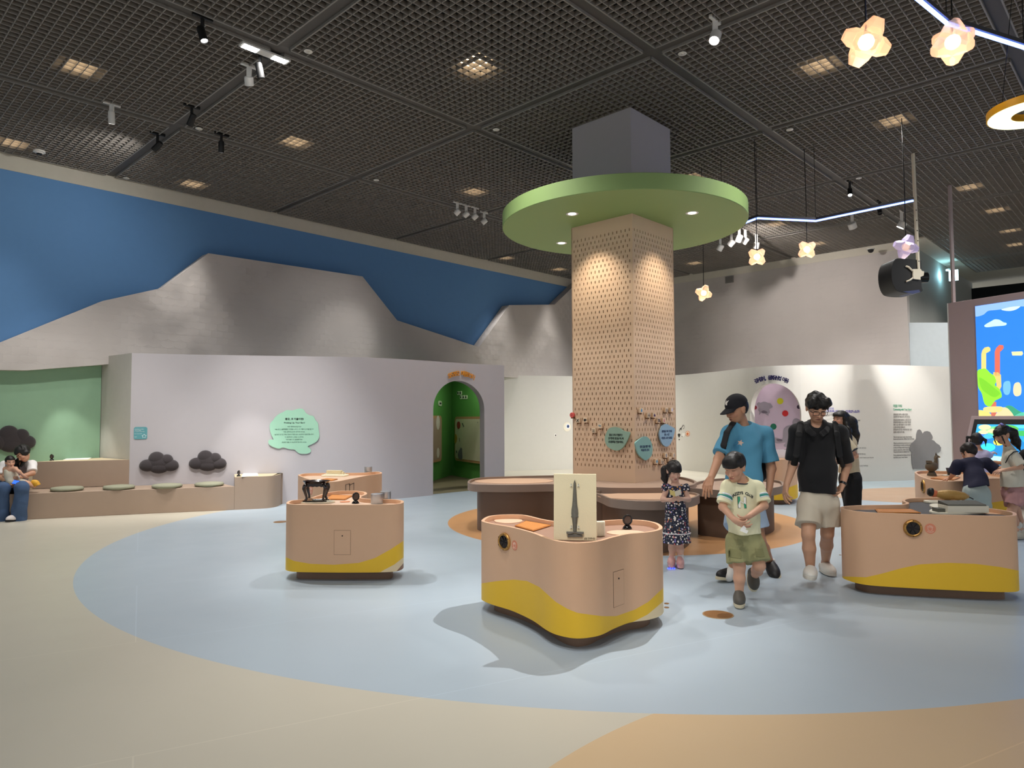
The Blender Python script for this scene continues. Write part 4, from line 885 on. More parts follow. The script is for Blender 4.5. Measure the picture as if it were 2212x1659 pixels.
# ================================================================== bench: cushions, papers
mcush = M('sage cushion', '#8f8f7a', .9, bump=.3, var=.06)
for u, v, w_ in [(145,1056.5,'nearest to the seated woman'),(257,1053,'second from the seated woman'),(361,1050,'third from the seated woman'),(452,1046.5,'next to the raised bench end')]:
    p = at(u, v, .41); p.z = .385; t = thing('seat_cushion', 'round sage green cushion on the bench, '+w_, 'cushion', tuple(p), 0, 'round bench cushions')
    q = MB(); q.lathe([(0, 0), (.2, 0), (.222, .016), (.226, .034), (.21, .056), (.12, .066), (0, .068)], n=40); q.build('pad', mcush, t, smooth=True)
    q = MB(); q.lathe([(.224, .02), (.2285, .024), (.224, .028), (.22, .024), (.224, .02)], n=40); q.build('piping', M('sage piping', '#77775f', .9), t, smooth=True)
mpaper = M('white paper', '#f2f1ec', .8)
def paper(label, quad, z):
    P = [at(u, v, z+.002) for u, v in quad]; c = sum(P, Vector())/4; q = MB(); q.prism([((p-c).x, (p-c).y) for p in P], 0, .004)
    return tag(q.build('paper_sheet', mpaper, None, tuple(c)), label, 'paper')
paper('white paper lying on the raised bench end', [(522,1030),(526,1022),(556,1021.5),(558,1028)], .536)
paper('white paper lying on the upper bench tier', [(136,993.5),(150,989),(200,988),(190,992.5)], .816)
spot(at(165, 991, .82)+Vector((-.05, -.6, 1.6)), at(170, 991, .82), 40, 50, .6, NEUT, .03)
spot(at(540, 1025, .54)+Vector((0, -1.2, 3.2)), at(540, 1025, .54), 160, 30, .6, NEUT, .03)
# cloud cushions
mcloud = M('charcoal felt', '#3a3436', .95, bump=.4, bscale=120, sheen=.3)
def cloud(label, p, t_, nn, w_, h_):
    t = thing('cloud_cushion', label, 'wall cushion', tuple(p), 0, 'charcoal cloud cushions'); Rm = Matrix((t_, UP, nn)).transposed()
    mb = MB()
    for x, y, r1, r2 in ((-.29, -.12, .215, .28), (.29, -.14, .215, .27), (0, -.2, .27, .30), (-.07, .18, .21, .32), (.19, .10, .17, .27), (0, -.02, .33, .34)):
        mb.ball(Rm @ Vector((x*w_, y*h_, .012)), (r1*w_, r2*h_, .07), 20, 12, Rm)
    mb.build('padding', mcloud, t, smooth=True)
    q = MB(); q.ext([(a*.7, b*.5) for a, b in ell(w_/2, h_/2, 20)], (0, 0, 0), t_, UP, nn, -.004, .006); q.build('backing', mblk, t)
p, t_, nn = wallpt(PWs, 345, 999); cloud('charcoal cloud cushion on the lilac wall, left of the pair', p+nn*.012, t_, nn, .60, .37)
p, t_, nn = wallpt(PWs, 450, 995); cloud('charcoal cloud cushion on the lilac wall, right of the pair', p+nn*.012, t_, nn, .60, .36)
p = onp(25, 948, gp, GA); cloud('charcoal cloud cushion on the green wall above the seated woman', p+GA*.02, GB, GA, .66, .44)

# ================================================================== signs on the lilac wall
mmint = M('mint board', '#9ecdb3', .6, var=.02); mtxt = M('text dark', '#26332d', .8); mtxt2 = M('text grey green', '#4f6b5f', .8)
p, t_, nn = wallpt(PWs, 633, 932); t = thing('speech_bubble_sign', 'mint green speech-bubble board with text on the lilac wall', 'sign', tuple(p))
def lp(u, v, p=p, t_=t_, nn=nn): d = onp(u, v, p, nn)-p; return d.dot(t_), d.z
bub = [(583,925),(584,915),(590,908),(595,901),(602,895),(612,890),(620,886),(632,886.5),(645,883),(655,884),(661,892),(669,897),(677,899),(682,908),(687,914),(688,925),(690,940),(687,950),(679,957),(665,964),(671,970),(671,976),(663,980),(648,979.5),(641,975),(636,971),(625,970),(612,966.5),(603,969),(592,966),(582,960),(580,953),(584,949.5),(591,949),(586,938)]
q = MB(); q.ext(spline([lp(*a) for a in bub], True, 5), (0,0,0), t_, UP, nn, .004, .022); q.build('board', mmint, t)
def line(root, txt, u, v, uw, size, mat, p=p, t_=t_, nn=nn, off=.0235, name='text_line', bold=0, align='CENTER'):
    x, z = lp(u, v, p, t_, nn); w_ = abs(lp(u+uw/2, v, p, t_, nn)[0]-lp(u-uw/2, v, p, t_, nn)[0])
    return text_mesh(name, txt, size, mat, root, frame(t_*x+UP*z+nn*off, t_, UP), .0006, align, bold, w_)
line(t, '쫑긋, 귀 기울이면?', 636.5, 905.5, 40, .042, mtxt, bold=.0016, name='title')
line(t, 'Pricking Up Your Ears!', 636.5, 913.3, 45, .036, mtxt, bold=.0008, name='subtitle')
for k, (s_, w_) in enumerate((('어떤 문화유산일까요?', 30), ('눈을 감고, 울퉁불퉁한 모양을 느끼고, 귀 기울여 소리를 들으며', 83), ('어떤 문화유산인지 생각해 보세요.', 46), ('눈으로 보기만 하는 것보다 직접 듣고 상상하며 감상하는 것이', 84), ('더 생생하게 느껴질 수 있어요.', 41), ('어떤 점이 더 궁금한가요?', 36), ('궁금한 것을 더 세심하게 탐구해 보세요.', 54))):
    line(t, s_, 636, 921.8+k*5.6, w_, .028, mtxt2)
p, t_, nn = wallpt(PWs, 303, 935.5); t = thing('info_plate', 'small teal rounded plate with white text on the lilac wall corner', 'sign', tuple(p)); lp2 = lambda u, v: lp(u, v, p, t_, nn)
w_ = abs(lp2(317, 935)[0]-lp2(288, 935)[0]); h_ = abs(lp2(303, 922)[1]-lp2(303, 948.5)[1])
q = MB(); q.ext(rrect(w_, h_, .03), (0, 0, 0), t_, UP, nn, .001, .008); q.build('plate', M('teal plate', '#5f9ca3', .5), t); mwt = M('white print', '#dfeef0', .7)
for s_, v, w2, c_ in (('보호자께서는 아이들이', 927.3, 20, 301), ('안전하게 관람할', 930, 13, 298), ('수 있도록 도와주세요.', 932.4, 22, 302), ('Please look after your children', 937, 16, 299), ('어린이', 944, 5, 293)): line(t, s_, c_, v, w2, .017, mwt, p, t_, nn, .009)
q = MB(); st = []
for i in range(10): a = PI/2+2*PI*i/10; r_ = .034 if i % 2 == 0 else .02; st.append(Vector(t_*(w_*.27+r_*math.cos(a))+UP*(-h_*.25+r_*math.sin(a))+nn*.009))
q.tube(st+[st[0]], .0035, 5); q.build('star_outline', mwt, t)
# arched titles
def arch_text(label, txt, pts, c_uv, span, rise, size, mat, bold):
    p, t_, nn = wallpt(pts, *c_uv); t = thing('arched_lettering', label, 'lettering', tuple(p)); n_ = len(txt); k = 0
    x0, x1 = lp(c_uv[0]-span/2, c_uv[1], p, t_, nn)[0], lp(c_uv[0]+span/2, c_uv[1], p, t_, nn)[0]; rz_ = rise/FPX*p.y; W2 = (x1-x0)/2; R = (W2*W2+rz_*rz_)/(2*rz_)
    for i, ch in enumerate(txt):
        if ch == ' ': continue
        x = x0+(x1-x0)*(i+.5)/n_; a = math.asin(x/R); z = R*math.cos(a)-R+ (0)
        tx = t_*math.cos(a)-UP*math.sin(a); uy = UP*math.cos(a)+t_*math.sin(a)
        text_mesh('letter', ch, size, mat, t, frame(t_*x+UP*z+nn*.012, tx, uy), .008, 'CENTER', bold)
    return t
arch_text('orange arched Korean lettering above the green doorway', '오모조모 마음코스터', PWs, (996, 807.5), 55, 8, .118, M('orange lettering', '#e0952f', .5), .003)
arch_text('navy arched Korean lettering above the pink niche', '깊이깊이, 문화유산의 마음', CWs, (1667, 816.5), 70, 8, .115, M('navy lettering', '#2f2a5c', .6), .004)

# ================================================================== pictures in the green room
def board_on(o, ux, n, x0, x1, z0, z1, label, cat, name, fm, pm, r=.12):
    t = thing(name, label, cat, tuple(o)); cx, cz = (x0+x1)/2, (z0+z1)/2
    q = MB(); q.ext([(a+cx, b+cz) for a, b in rrect(x1-x0, z1-z0, r)], (0,0,0), ux, UP, n, .0, .05); q.build('frame', fm, t)
    q = MB(); q.ext([(a+cx, b+cz) for a, b in rrect(x1-x0-.12, z1-z0-.12, r*.8)], (0,0,0), ux, UP, n, .05, .056); q.build('panel', pm, t); return t
mfrm = M('picture frame wood', '#c0986a', .5); mppl = M('picture cream', '#d6d6b4', .7); mpb = M('picture beige', '#b59f86', .7)
ux = (GR-GC).normalized(); n_ = Vector((ux.y, -ux.x, 0)); n_ = n_ if n_.dot(-GC) > 0 else -n_
def gp2(u, v): d = onp(u, v, GC+n_*.001, n_)-GC; return d.dot(ux), d.z
x0, z1 = gp2(986, 900); _, z0 = gp2(990, 995)
t = board_on(GC+n_*.002, ux, n_, x0, x0+1.9, z0, z1, 'cream play board with magnets on the green room wall', 'board', 'magnet_board', mfrm, mppl)
def blob(name, pts, mat, off=.058):
    q = MB(); q.ext(spline([gp2(*a) for a in pts], True, 4), (0,0,0), ux, UP, n_, off, off+.006); q.build(name, mat, t)
blob('red_flower_magnet', [(993,912),(997,911),(999,917),(998,924),(994,926),(992,919)], M('brick red', '#a3403a', .6))
blob('ochre_flower_magnet', [(988,938),(991,940),(992,948),(990,956),(987,957),(987,946)], M('ochre', '#b89a3e', .6))
blob('grey_gourd_magnet', [(1000,967),(1003,969),(1003,974),(1003.5,980),(1003,992),(996,990),(994,982),(996,974),(998,971)], M('magnet grey', '#77777b', .6))
for a, b in (((1004,914),(1007,922)), ((997,946),(998,954)), ((991,973),(992,978)), ((1037,911),(1037,914))):
    q = MB(); q.bar(ux*gp2(*a)[0]+UP*gp2(*a)[1]+n_*.06, ux*gp2(*b)[0]+UP*gp2(*b)[1]+n_*.06, .03, .006); q.build('stroke_magnet', mtxt, t)
mtagw = M('pale tag', '#cfe0bd', .6)
for u, v, w_, nm in ((991,849,.14,'upper left'),(996,849,.17,'upper right'),(997,858,.13,'lower left'),(1002.5,858,.15,'lower middle'),(1008,858,.16,'lower right'),(1039,870,.12,'far right')):
    x, z = gp2(u, v); t = thing('word_tag', 'small white word tag on the green room wall, %s of its cluster' % nm if nm != 'far right' else 'single small white word tag at the right edge of the doorway', 'tag', tuple(GC+ux*x+UP*z+n_*.004))
    q = MB(); q.ext(rrect(w_*.8, .1, .03), (0,0,0), ux, UP, n_, 0, .02); q.build('plate', mtagw, t)
    q = MB(); q.ext(rrect(w_*.45, .045, .01), (0,0,0), ux, UP, n_, .02, .022); q.build('word', mtxt, t)
ux2 = (GL-GC).normalized(); n2 = Vector((-ux2.y, ux2.x, 0)); n2 = n2 if n2.dot(-GC) > 0 else -n2
def gp3(u, v): d = onp(u, v, GC+n2*.001, n2)-GC; return d.dot(ux2), d.z
xa, za = gp3(950, 898); _, zb_ = gp3(948, 996)
t = board_on(GC+n2*.002, ux2, n2, xa, xa+1.2, zb_, za, 'beige rounded panel on the left wall of the green room', 'board', 'picture_board', mfrm, mpb)
for v, r_ in ((913, .14), (978, .1)):
    x, z = gp3(941, v); q = MB(); q.ext(ell(r_, r_*1.2, 24, x, z), (0,0,0), ux2, UP, n2, .057, .063); q.build('white_disc', mwboard, t)
x, z = gp3(949.5, 871.5); t = thing('word_tag', 'wide white word tag on the left wall of the green room', 'tag', tuple(GC+ux2*x+UP*z+n2*.004))
q = MB(); q.ext(rrect(.26, .13, .06), (0,0,0), ux2, UP, n2, 0, .02); q.build('plate', mtagw, t); q = MB(); q.ext(rrect(.15, .04, .01), (0,0,0), ux2, UP, n2, .02, .022); q.build('word', mtxt, t)

# ================================================================== pegs and leaf signs on the peg board
FL = (PRo, GA, -GB); FR = (PRo, GB, GA)
mblockw = M('peg block maple', '#e4cdb0', .6, var=.03); mnavy = M('ink navy', '#27204a', .6); mink = M('ink black', '#17161a', .6)
def fpt(F, u, v): o, a, n = F; return onp(u, v, o+n*.001, n)
def stroke(q, c, ux, n, pts, r, z0=.047):
    for a, b in pts: q.bar(c+ux*a[0]+UP*a[1]+n*z0, c+ux*b[0]+UP*b[1]+n*z0, r, .004)
def peg(F, u, v, label, kind, mat=mink, rnd=False):
    o, ux, n = F; p = fpt(F, u, v); t = thing('symbol_block', label, 'symbol block', tuple(p), 0, 'symbol blocks on the peg board'); Z = Vector()
    q = MB(); q.ext(ell(.038, .038, 24) if rnd else rrect(.072, .072, .006), Z, ux, UP, n, .012, .045); q.build('block', mat if rnd else mblockw, t, bevel=.002)
    for s_ in (-1, 1):
        q = MB(); q.obox(ux*(s_*.022-.006)+UP*-.052+n*.0, ux*.012, n*.03, UP*.03); q.build('peg', mplyd, t)
    q = MB(); S_ = .022
    if kind == 'x': stroke(q, Z, ux, n, [((-S_, -S_), (S_, S_)), ((-S_, S_), (S_, -S_))], .012)
    elif kind == '+': stroke(q, Z, ux, n, [((-S_*1.1, 0), (S_*1.1, 0)), ((0, -S_*1.3), (0, S_*1.3))], .011)
    elif kind == '=': stroke(q, Z, ux, n, [((-S_, .012), (S_, .012)), ((-S_, -.014), (S_, -.014))], .012)
    elif kind == '-': stroke(q, Z, ux, n, [((-S_, 0), (S_, 0))], .012)
    elif kind == '/':
        stroke(q, Z, ux, n, [((-S_, 0), (S_, 0))], .012)
        for s_ in (-1, 1): q.lathe([(0, .045), (.007, .045), (.007, .049), (0, .049)], UP*(s_*.022), 12, n)
    else:
        shp = {'drop': [(0, .03), (.012, .008), (.016, -.008), (.01, -.022), (-.01, -.022), (-.016, -.008), (-.012, .008)], 'blob': [(0, .026), (.022, 0), (.02, -.018), (-.02, -.018), (-.022, 0)],
               'flame': [(0, .03), (.014, .005), (.016, -.018), (.004, -.024), (0, -.006), (-.004, -.024), (-.016, -.018), (-.014, .005)], 'oval': ell(.015, .026, 14), 'disc': ell(.021, .021, 16), 'head': [(-.02, .012), (-.004, .022), (.016, .016), (.02, 0), (.012, -.016), (.004, -.012), (-.008, -.022), (-.022, -.01)],
               'leaf': [(0, .03), (.015, 0), (.006, -.026), (-.012, -.02), (-.008, .006)], 'doodle': [(-.024, .012), (-.006, .018), (.004, .01), (.022, .014), (.024, -.004), (.006, -.012), (-.014, -.006)], 'face': [(-.012, -.006), (0, -.012), (.012, -.006), (0, -.016)]}[kind]
        q.ext(shp, Z, ux, UP, n, .045, .048)
        if kind == 'face': [q.lathe([(0, .045), (.003, .045), (.003, .048), (0, .048)], ux*(s_*.011)+UP*.008, 8, n) for s_ in (-1, 1)]
        if kind == 'head': stroke(q, ux*.03, ux, n, [((-.002, .012), (.004, .014)), ((.004, .014), (.004, .004)), ((.004, .004), (0, -.006))], .003)
    q.build('symbol', (mink if rnd else mat), t)
peg(FL, 1239, 896.5, 'round red smiling block at the left edge of the peg board', 'face', M('coral red', '#d9605c', .5), True)
peg(FL, 1252, 908, 'block with thick black X on the left face of the peg board', 'x')
peg(FL, 1268, 907.5, 'block with black head picture on the left face of the peg board', 'head')
peg(FL, 1286, 930, 'block with black equals sign above the left leaf sign', 'equals' if False else '=')
peg(FL, 1299.5, 920, 'plain block with small grey doodle above the left leaf sign', 'doodle', M('doodle grey', '#8fa0a6', .6))
peg(FR, 1380, 886.5, 'block with blue water drop on the right face of the peg board', 'drop', M('drop blue', '#4f93c9', .6))
peg(FR, 1396, 897, 'block with navy plus sign on the right face of the peg board', '+', mnavy)
peg(FR, 1408, 897, 'block with purple blob beside the plus sign', 'blob', M('plum', '#4c2f5c', .6))
peg(FR, 1417.5, 908, 'block with navy X on the right face of the peg board', 'x', mnavy)
peg(FR, 1429, 908, 'block with pink flame on the right face of the peg board', 'flame', M('flame pink', '#d88f94', .6))
peg(FR, 1434.5, 885.5, 'block with navy equals sign near the right edge of the peg board', '=', mnavy)
peg(FR, 1446, 885.5, 'block with pale lilac oval at the right edge of the peg board', 'oval', M('pale lilac', '#c9c4e0', .6))
peg(FR, 1413, 996.5, 'block with blue disc low on the right face of the peg board', 'disc', M('disc blue', '#6c9fc0', .6))
peg(FR, 1424.5, 996.5, 'block with navy division sign low on the peg board', '/', mnavy)
peg(FR, 1433.5, 983.5, 'block with grey oval low on the right face of the peg board', 'oval', M('oval grey', '#8f98a6', .6))
peg(FR, 1442.5, 992, 'block with navy minus sign just above the little girl\'s head', '-', mnavy)
peg(FR, 1450, 983, 'block with grey leaf at the lower right edge of the peg board', 'leaf', M('leaf grey', '#a7a3ad', .6))
def leaf_sign(F, label, pts, col, lines, tcol):
    o, ux, n = F; c_ = (sum(a for a, _ in pts)/len(pts), sum(b for _, b in pts)/len(pts)); p = fpt(F, *c_); t = thing('leaf_sign', label, 'sign', tuple(p), 0, 'leaf signs on the peg board')
    l2 = lambda u, v: ((onp(u, v, p+n*.04, n)-p).dot(ux), (onp(u, v, p+n*.04, n)-p).z)
    q = MB(); q.ext(spline([l2(*a) for a in pts], True, 5), (0,0,0), ux, UP, n, .018, .04); q.build('board', col, t, bevel=.002)
    q = MB(); [q.obox(ux*a-UP*.02+n*.0, ux*.012, n*.018, UP*.04) for a in (-.05, .05)]; q.build('peg_mount', mplyd, t)
    for s_, u, v, w_ in lines:
        x, z = l2(u, v); wx = abs(l2(u+w_/2, v)[0]-l2(u-w_/2, v)[0]); text_mesh('text_line', s_, .038, tcol, t, frame(ux*x+UP*z+n*.041, ux, UP), .0006, 'CENTER', .0012, wx)
leaf_sign(FL, 'grey-green leaf-shaped sign on the left face of the peg board', [(1306,948),(1309,936),(1315,926),(1325,922.5),(1336,924),(1348,931),(1359.5,934),(1358,944),(1352,957),(1344,968),(1333,973.5),(1320,970),(1310,962)], M('leaf green grey', '#8fae9d', .6), [('꿈을 드러내 만들하고', 1330, 940, 29), ('암각화에 풍경을 하나씩', 1330.5, 947.5, 33), ('상상블록을 만들어봐요.', 1330.5, 955, 33)], mtxt)
leaf_sign(FR, 'blue-green leaf-shaped sign on the right face of the peg board', [(1373,957),(1379,951),(1388,944.5),(1396,943),(1403,948),(1408,958),(1410,972),(1407,985),(1397,994),(1390,992),(1380,982),(1375,969)], M('leaf teal', '#86b3b0', .6), [('별의 길을 펼친 이들', 1394, 965, 23), ('마음의 온도', 1394, 972.5, 18)], M('text navy', '#2f3f63', .7))
leaf_sign(FR, 'pale blue leaf-shaped sign at the right edge of the peg board', [(1425,941),(1427,929),(1432,919),(1440,916),(1448,920),(1457.5,926),(1457,935),(1453,950),(1446,962),(1438,964.5),(1430,957)], M('leaf blue', '#92b5cf', .6), [('물방울을 이어 안부를', 1440.5, 932, 22), ('묻는 시간', 1440.5, 939, 11), ('이렇게 소리가 되네요', 1440.5, 946.5, 23)], MATS['text navy'])

# ================================================================== white curved wall: stickers, texts, silhouette, niche art
def sticker(u, v, label, parts, name='round_sticker'):
    p, t_, nn = wallpt(CWs, u, v); t = thing(name, label, 'sticker', tuple(p)); 
    for pn, pts, mat, d in parts:
        q = MB(); q.ext([(lp(a, b, p, t_, nn)) for a, b in pts], (0,0,0), t_, UP, nn, .002, .004+d); q.build(pn, mat, t)
    return t
E_ = lambda u, v, r, s_=1.0: [(u+r*math.cos(a), v+r*s_*math.sin(a)) for a in np.linspace(0, 2*PI, 20, endpoint=False)]
msw = M('sticker white', '#f2ead6', .7); mor = M('sticker orange', '#d9743f', .6); mdk = M('sticker dark', '#33302c', .6); mlb = M('sticker blue', '#3a62a8', .6)
sticker(1225, 922, 'round eye sticker on the curved wall at the left edge of the column', [('outer_ring', E_(1225, 922, 8, 1.25), msw, 0), ('white', E_(1226, 921, 5, 1.3), MATS['white paper'], .002), ('iris', E_(1227, 921, 2.6, 1.3), mlb, .004), ('pupil', E_(1227, 921, 1.3, 1.3), mdk, .006)])
sticker(1199.5, 940, 'tiny eye sticker on the curved wall left of the column', [('eye_white', E_(1199.5, 940, 2.2, 1.6), MATS['white paper'], 0), ('pupil', E_(1200, 940.5, 1.2, 1.5), mdk, .002)])
sticker(1467, 941, 'black balloon sticker on the curved wall right of the column', [('balloon', [(1464,939),(1465,937),(1467,936.3),(1469,937),(1470,939),(1469,942),(1467.5,945),(1466.5,945),(1465,942)], mdk, 0), ('string_ball', E_(1467.3, 949.5, 1.3), mdk, 0)])
sticker(1476, 940, 'white paper face sticker between balloon and orange ring stickers', [('paper', [(1472.5,936),(1479.5,935.5),(1479,942),(1476,944),(1473,942.5)], MATS['white paper'], 0), ('mouth', [(1473,942),(1475,943.5),(1474,944),(1472.5,943)], mdk, .003)])
sticker(1485.5, 936.5, 'orange ring sticker on the curved wall', [('ring', E_(1485.5, 936.8, 4.7, 1.25), mor, 0), ('inner', E_(1485.5, 936.8, 3.8, 1.25), msw, .002), ('core', E_(1485.6, 937.2, 2.4, 1.3), mor, .004)])
p, t_, nn = wallpt(CWs, 1473, 922); t = thing('curl_sticker', 'curly line sticker on the curved wall right of the column', 'sticker', tuple(p))
q = MB(); q.tube([t_*lp(a, b, p, t_, nn)[0]+UP*lp(a, b, p, t_, nn)[1]+nn*.006 for a, b in ((1467.5,932),(1468,928),(1470.5,924.5),(1472.5,925.5),(1472,928.5),(1470,927.5),(1472,924),(1474.5,921),(1475,918.5),(1477.5,918.5),(1479,921.5),(1478,925),(1475.5,926.5))], .006, 5); q.build('curl', mdk, t)
mgt = M('print green', '#2f9a72', .7); mgr = M('print grey', '#85827d', .8); mvio = M('print violet', '#5a4fa8', .7)
def wtext(t, p, t_, nn, rows):
    for s_, u, v, w_, sz, m_ in rows:
        x, z = lp(u+w_/2, v, p, t_, nn); wx = abs(lp(u+w_, v, p, t_, nn)[0]-lp(u, v, p, t_, nn)[0])
        text_mesh('text_line', s_, sz, m_, t, frame(t_*x+UP*z+nn*.003, t_, UP), .0005, 'CENTER', .001, wx)
p, t_, nn = wallpt(CWs, 1950, 930); t = thing('printed_text', 'long printed text with green heading on the white curved wall at right', 'wall text', tuple(p))
wtext(t, p, t_, nn, [('마음을 이어요', 1929.5, 877.3, 19, .075, mgt), ('Connecting with Your Heart', 1929.5, 884.5, 39.5, .07, mgt)] +
  [(s_, 1930, v, w_, .048, mgr) for s_, v, w_ in (('문화유산을 감상하는 새로운 방법이', 895.5, 31), ('궁금하다면 마음으로 느껴 보아요.', 900.5, 36), ('문화유산을 천천히 살펴보고, 소리를 들어보며', 907.5, 38), ('문화유산과 마음을 나누는 시간을 가져보면', 912.5, 37.5), ('어떤 느낌, 어떤 마음이 드나요? 서로의', 917.8, 37), ('느낌과 생각을 말해보고', 923.3, 25), ('문화유산이 담고 있는 이야기에 귀를 기울여', 928.3, 40), ('공감하는 시간을 나누어 보세요.', 933.8, 24),
     ('There are many ways to enjoy cultural heritage,', 943.8, 40), ('because each person has a different heart and feeling.', 948.2, 45), ('What do you feel when you look around you?', 957, 40), ('while listening to sounds, touching and imagining', 961.5, 45.5), ('a story of things made long ago and shared', 966.5, 46), ('objects, memories, other minds and feelings.', 971.5, 46), ('The past and the heart are waiting for you.', 976, 34), ('Try to understand the feeling and heart of others', 983, 46), ('and find your own heart.', 988, 31))])
p, t_, nn = wallpt(CWs, 1845, 900); t = thing('printed_text', 'printed text with violet heading on the curved wall behind the woman', 'wall text', tuple(p))
wtext(t, p, t_, nn, [('문화유산의 마음', 1786, 883, 15, .06, mvio), ('마음을 여는 문, 마음의 소리', 1786, 888, 70, .045, mvio), ('Cultural Heritage and "Heart"?', 1802, 890.5, 55, .04, mvio), ('마음은 어디에 있을까요', 1786, 897, 24, .04, mgr), ('천천히 바라보면', 1843, 908.5, 15, .04, mgr), ('마음으로 느껴 보아요', 1840, 968, 31, .035, mgr), ('손끝으로 만나는', 1850, 981, 20, .035, mgr), ('Feel it with your heart and hands', 1840, 988.5, 47, .035, mgr), ('Share your feelings', 1850, 1006, 25, .035, mgr)])
sil = [(1972,1013),(1969,1002),(1968,985),(1969,976),(1965,974.5),(1964,968),(1967,959),(1974,952.5),(1978,948),(1978.5,938),(1981,929.5),(1985,927.3),(1989,930),(1992,936.5),(1996,932),(2002,931),(2008,933),(2013,941),(2014,946),(2011,950),(2017,952),(2022,957.5),(2028,961),(2032,967),(2031,974),(2026,977.5),(2022,976),(2025,984),(2027,995),(2027,1013)]
p, t_, nn = wallpt(CWs, 1998, 970); t = thing('printed_silhouette', 'dark grey printed group silhouette on the white curved wall behind the duck vessel', 'wall print', tuple(p))
q = MB(); q.ext([lp(*a, p, t_, nn) for a in sil], (0,0,0), t_, UP, nn, .004, .012); q.build('print', M('silhouette grey', '#7f7c7b', .8), t)
# lilac niche art
def npt(u, v): d = onp(u, v, NB, NBN)-NB; return d.dot(nx), d.z
def niche_disc(u, v, r, col, label):
    x, z = npt(u, v); t_o = NB+nx*x+UP*z+NBN*.002; R = r/FPX*t_o.y*1.12
    q = MB(); q.ext(ell(R, R, 28), (0,0,0), nx, UP, NBN, 0, .008); tag(q.build('painted_dot', M('dot '+col, col, .6), None, tuple(t_o)), label, 'wall dot', 'coloured dots in the niche')
niche_disc(1685.5, 866.5, 6, '#c9c226', 'yellow dot in the pink niche'); niche_disc(1696.5, 893, 5.8, '#c8282c', 'bright red dot at the centre of the pink niche'); niche_disc(1671, 921.5, 5.8, '#1f6a52', 'dark green dot in the pink niche')
niche_disc(1631, 880.5, 3.8, '#8a1c2c', 'small dark red dot beside the grey creature shape'); niche_disc(1726, 879, 3.9, '#33203a', 'dark purple dot at the right edge of the pink niche'); niche_disc(1620.5, 866.5, 5, '#8f2230', 'dark red dot at the left edge of the pink niche')
mshape = M('grey shape', '#9a8f9b', .7); mshape2 = M('grey shape dark', '#6f6370', .7)
def niche_shape(label, sets):
    t = thing('painted_creature', label, 'wall print', tuple(NB+NBN*.002))
    for nm, pts, mat, d in sets: q = MB(); q.ext(spline([npt(*a) for a in pts], True, 4), (0,0,0), nx, UP, NBN, 0, .006+d); q.build(nm, mat, t)
niche_shape('grey cloud-like creature shape high in the pink niche', [('body_shape', [(1635,873),(1639,869),(1643,870),(1651,867.5),(1659,870),(1664,871),(1667,875),(1669,879),(1665,882),(1662,884),(1663,891),(1660,894),(1660,898),(1656,896),(1652,893),(1646,890.5),(1643,893),(1640,896),(1641,890),(1638,886),(1639,880)], mshape, 0), ('belly_shape', [(1645,889),(1650,886.5),(1656,888.5),(1658,892),(1651,893),(1646,891.5)], mshape2, .003)])
niche_shape('grey rounded creature shape low in the pink niche behind the men', [('head_shape', [(1713,908),(1718,904),(1726,906),(1731,912),(1729,920),(1718,920),(1712,915)], mshape, 0), ('body_shape', [(1692,930),(1698,922),(1706,919),(1716,921),(1724,930),(1722,952),(1700,965),(1693,962),(1697,956),(1680,958),(1669,953),(1669,947),(1676,945),(1690,948)], mshape, 0), ('patch', [(1678,948),(1688,949),(1690,953),(1680,953)], mshape2, .003)])

# ================================================================== floor hatches
mhat = M('hatch brown', '#8c6238', .4, metal=.2); mhr = M('hatch ring', '#b79a76', .35, metal=.4)
for u, v, r, w_ in ((1551,1328,.115,'large round brown floor hatch in front of the boy'),(1440,1304,.02,'upper of two tiny floor caps right of the front kiosk'),(1440,1312.5,.02,'lower of two tiny floor caps right of the front kiosk'),(606,1127.5,.1,'round brown floor hatch left of the black table kiosk'),(1815,1199,.012,'tiny floor cap beside the right kiosk')):
    p = at(u, v, 0); t = thing('floor_hatch', w_, 'floor hatch', tuple(p)); q = MB(); q.lathe([(0, 0), (r*.93, 0), (r*.93, .002), (0, .002)], n=36); q.build('cover', mhat, t, angle=30)
    q = MB(); q.lathe([(r*.93, 0), (r, 0), (r, .003), (r*.93, .003), (r*.93, 0)], n=36); q.build('rim', mhr, t, angle=30)

# ================================================================== big screen wall and touch table at right
SC0 = aty(2048, 655, 13.0); SU = Vector((.40, -.917, 0)).normalized(); SN = Vector((-SU.y, SU.x, 0)); SN = SN if SN.dot(-SC0) > 0 else -SN
def spt(u, v): d = onp(u, v, SC0, SN)-SC0; return d.dot(SU), d.z
o = Vector((SC0.x, SC0.y, 0)); ztop = SC0.z
t = thing('screen_wall', 'mauve free-standing wall carrying a tall glowing picture screen at the right edge', 'screen wall', tuple(o)); mmau = M('mauve laminate', '#a28f8f', .7, var=.02)
sx0 = spt(2107, 662)[0]; sz1 = spt(2107, 661.5)[1]+SC0.z; sz0 = spt(2112, 902)[1]+SC0.z; SW = 4.2
q = MB(); q.obox((0, 0, 0), SU*(SW+1), SN*-.35, UP*ztop); q.build('body', mmau, t, bevel=.005)
q = MB(); q.obox(SU*-.022+SN*-.36, SU*.02, SN*.36, UP*ztop); q.build('lit_edge_strip', mwht, t)  # lit end face of the mauve wall, its brightness put into white colour
q = MB(); q.obox(SU*sx0+UP*sz0+SN*.001, SU*SW, SN*.01, UP*(sz1-sz0)); scr = q.build('screen', ME('screen sky', '#2f7fe6', .8), t)
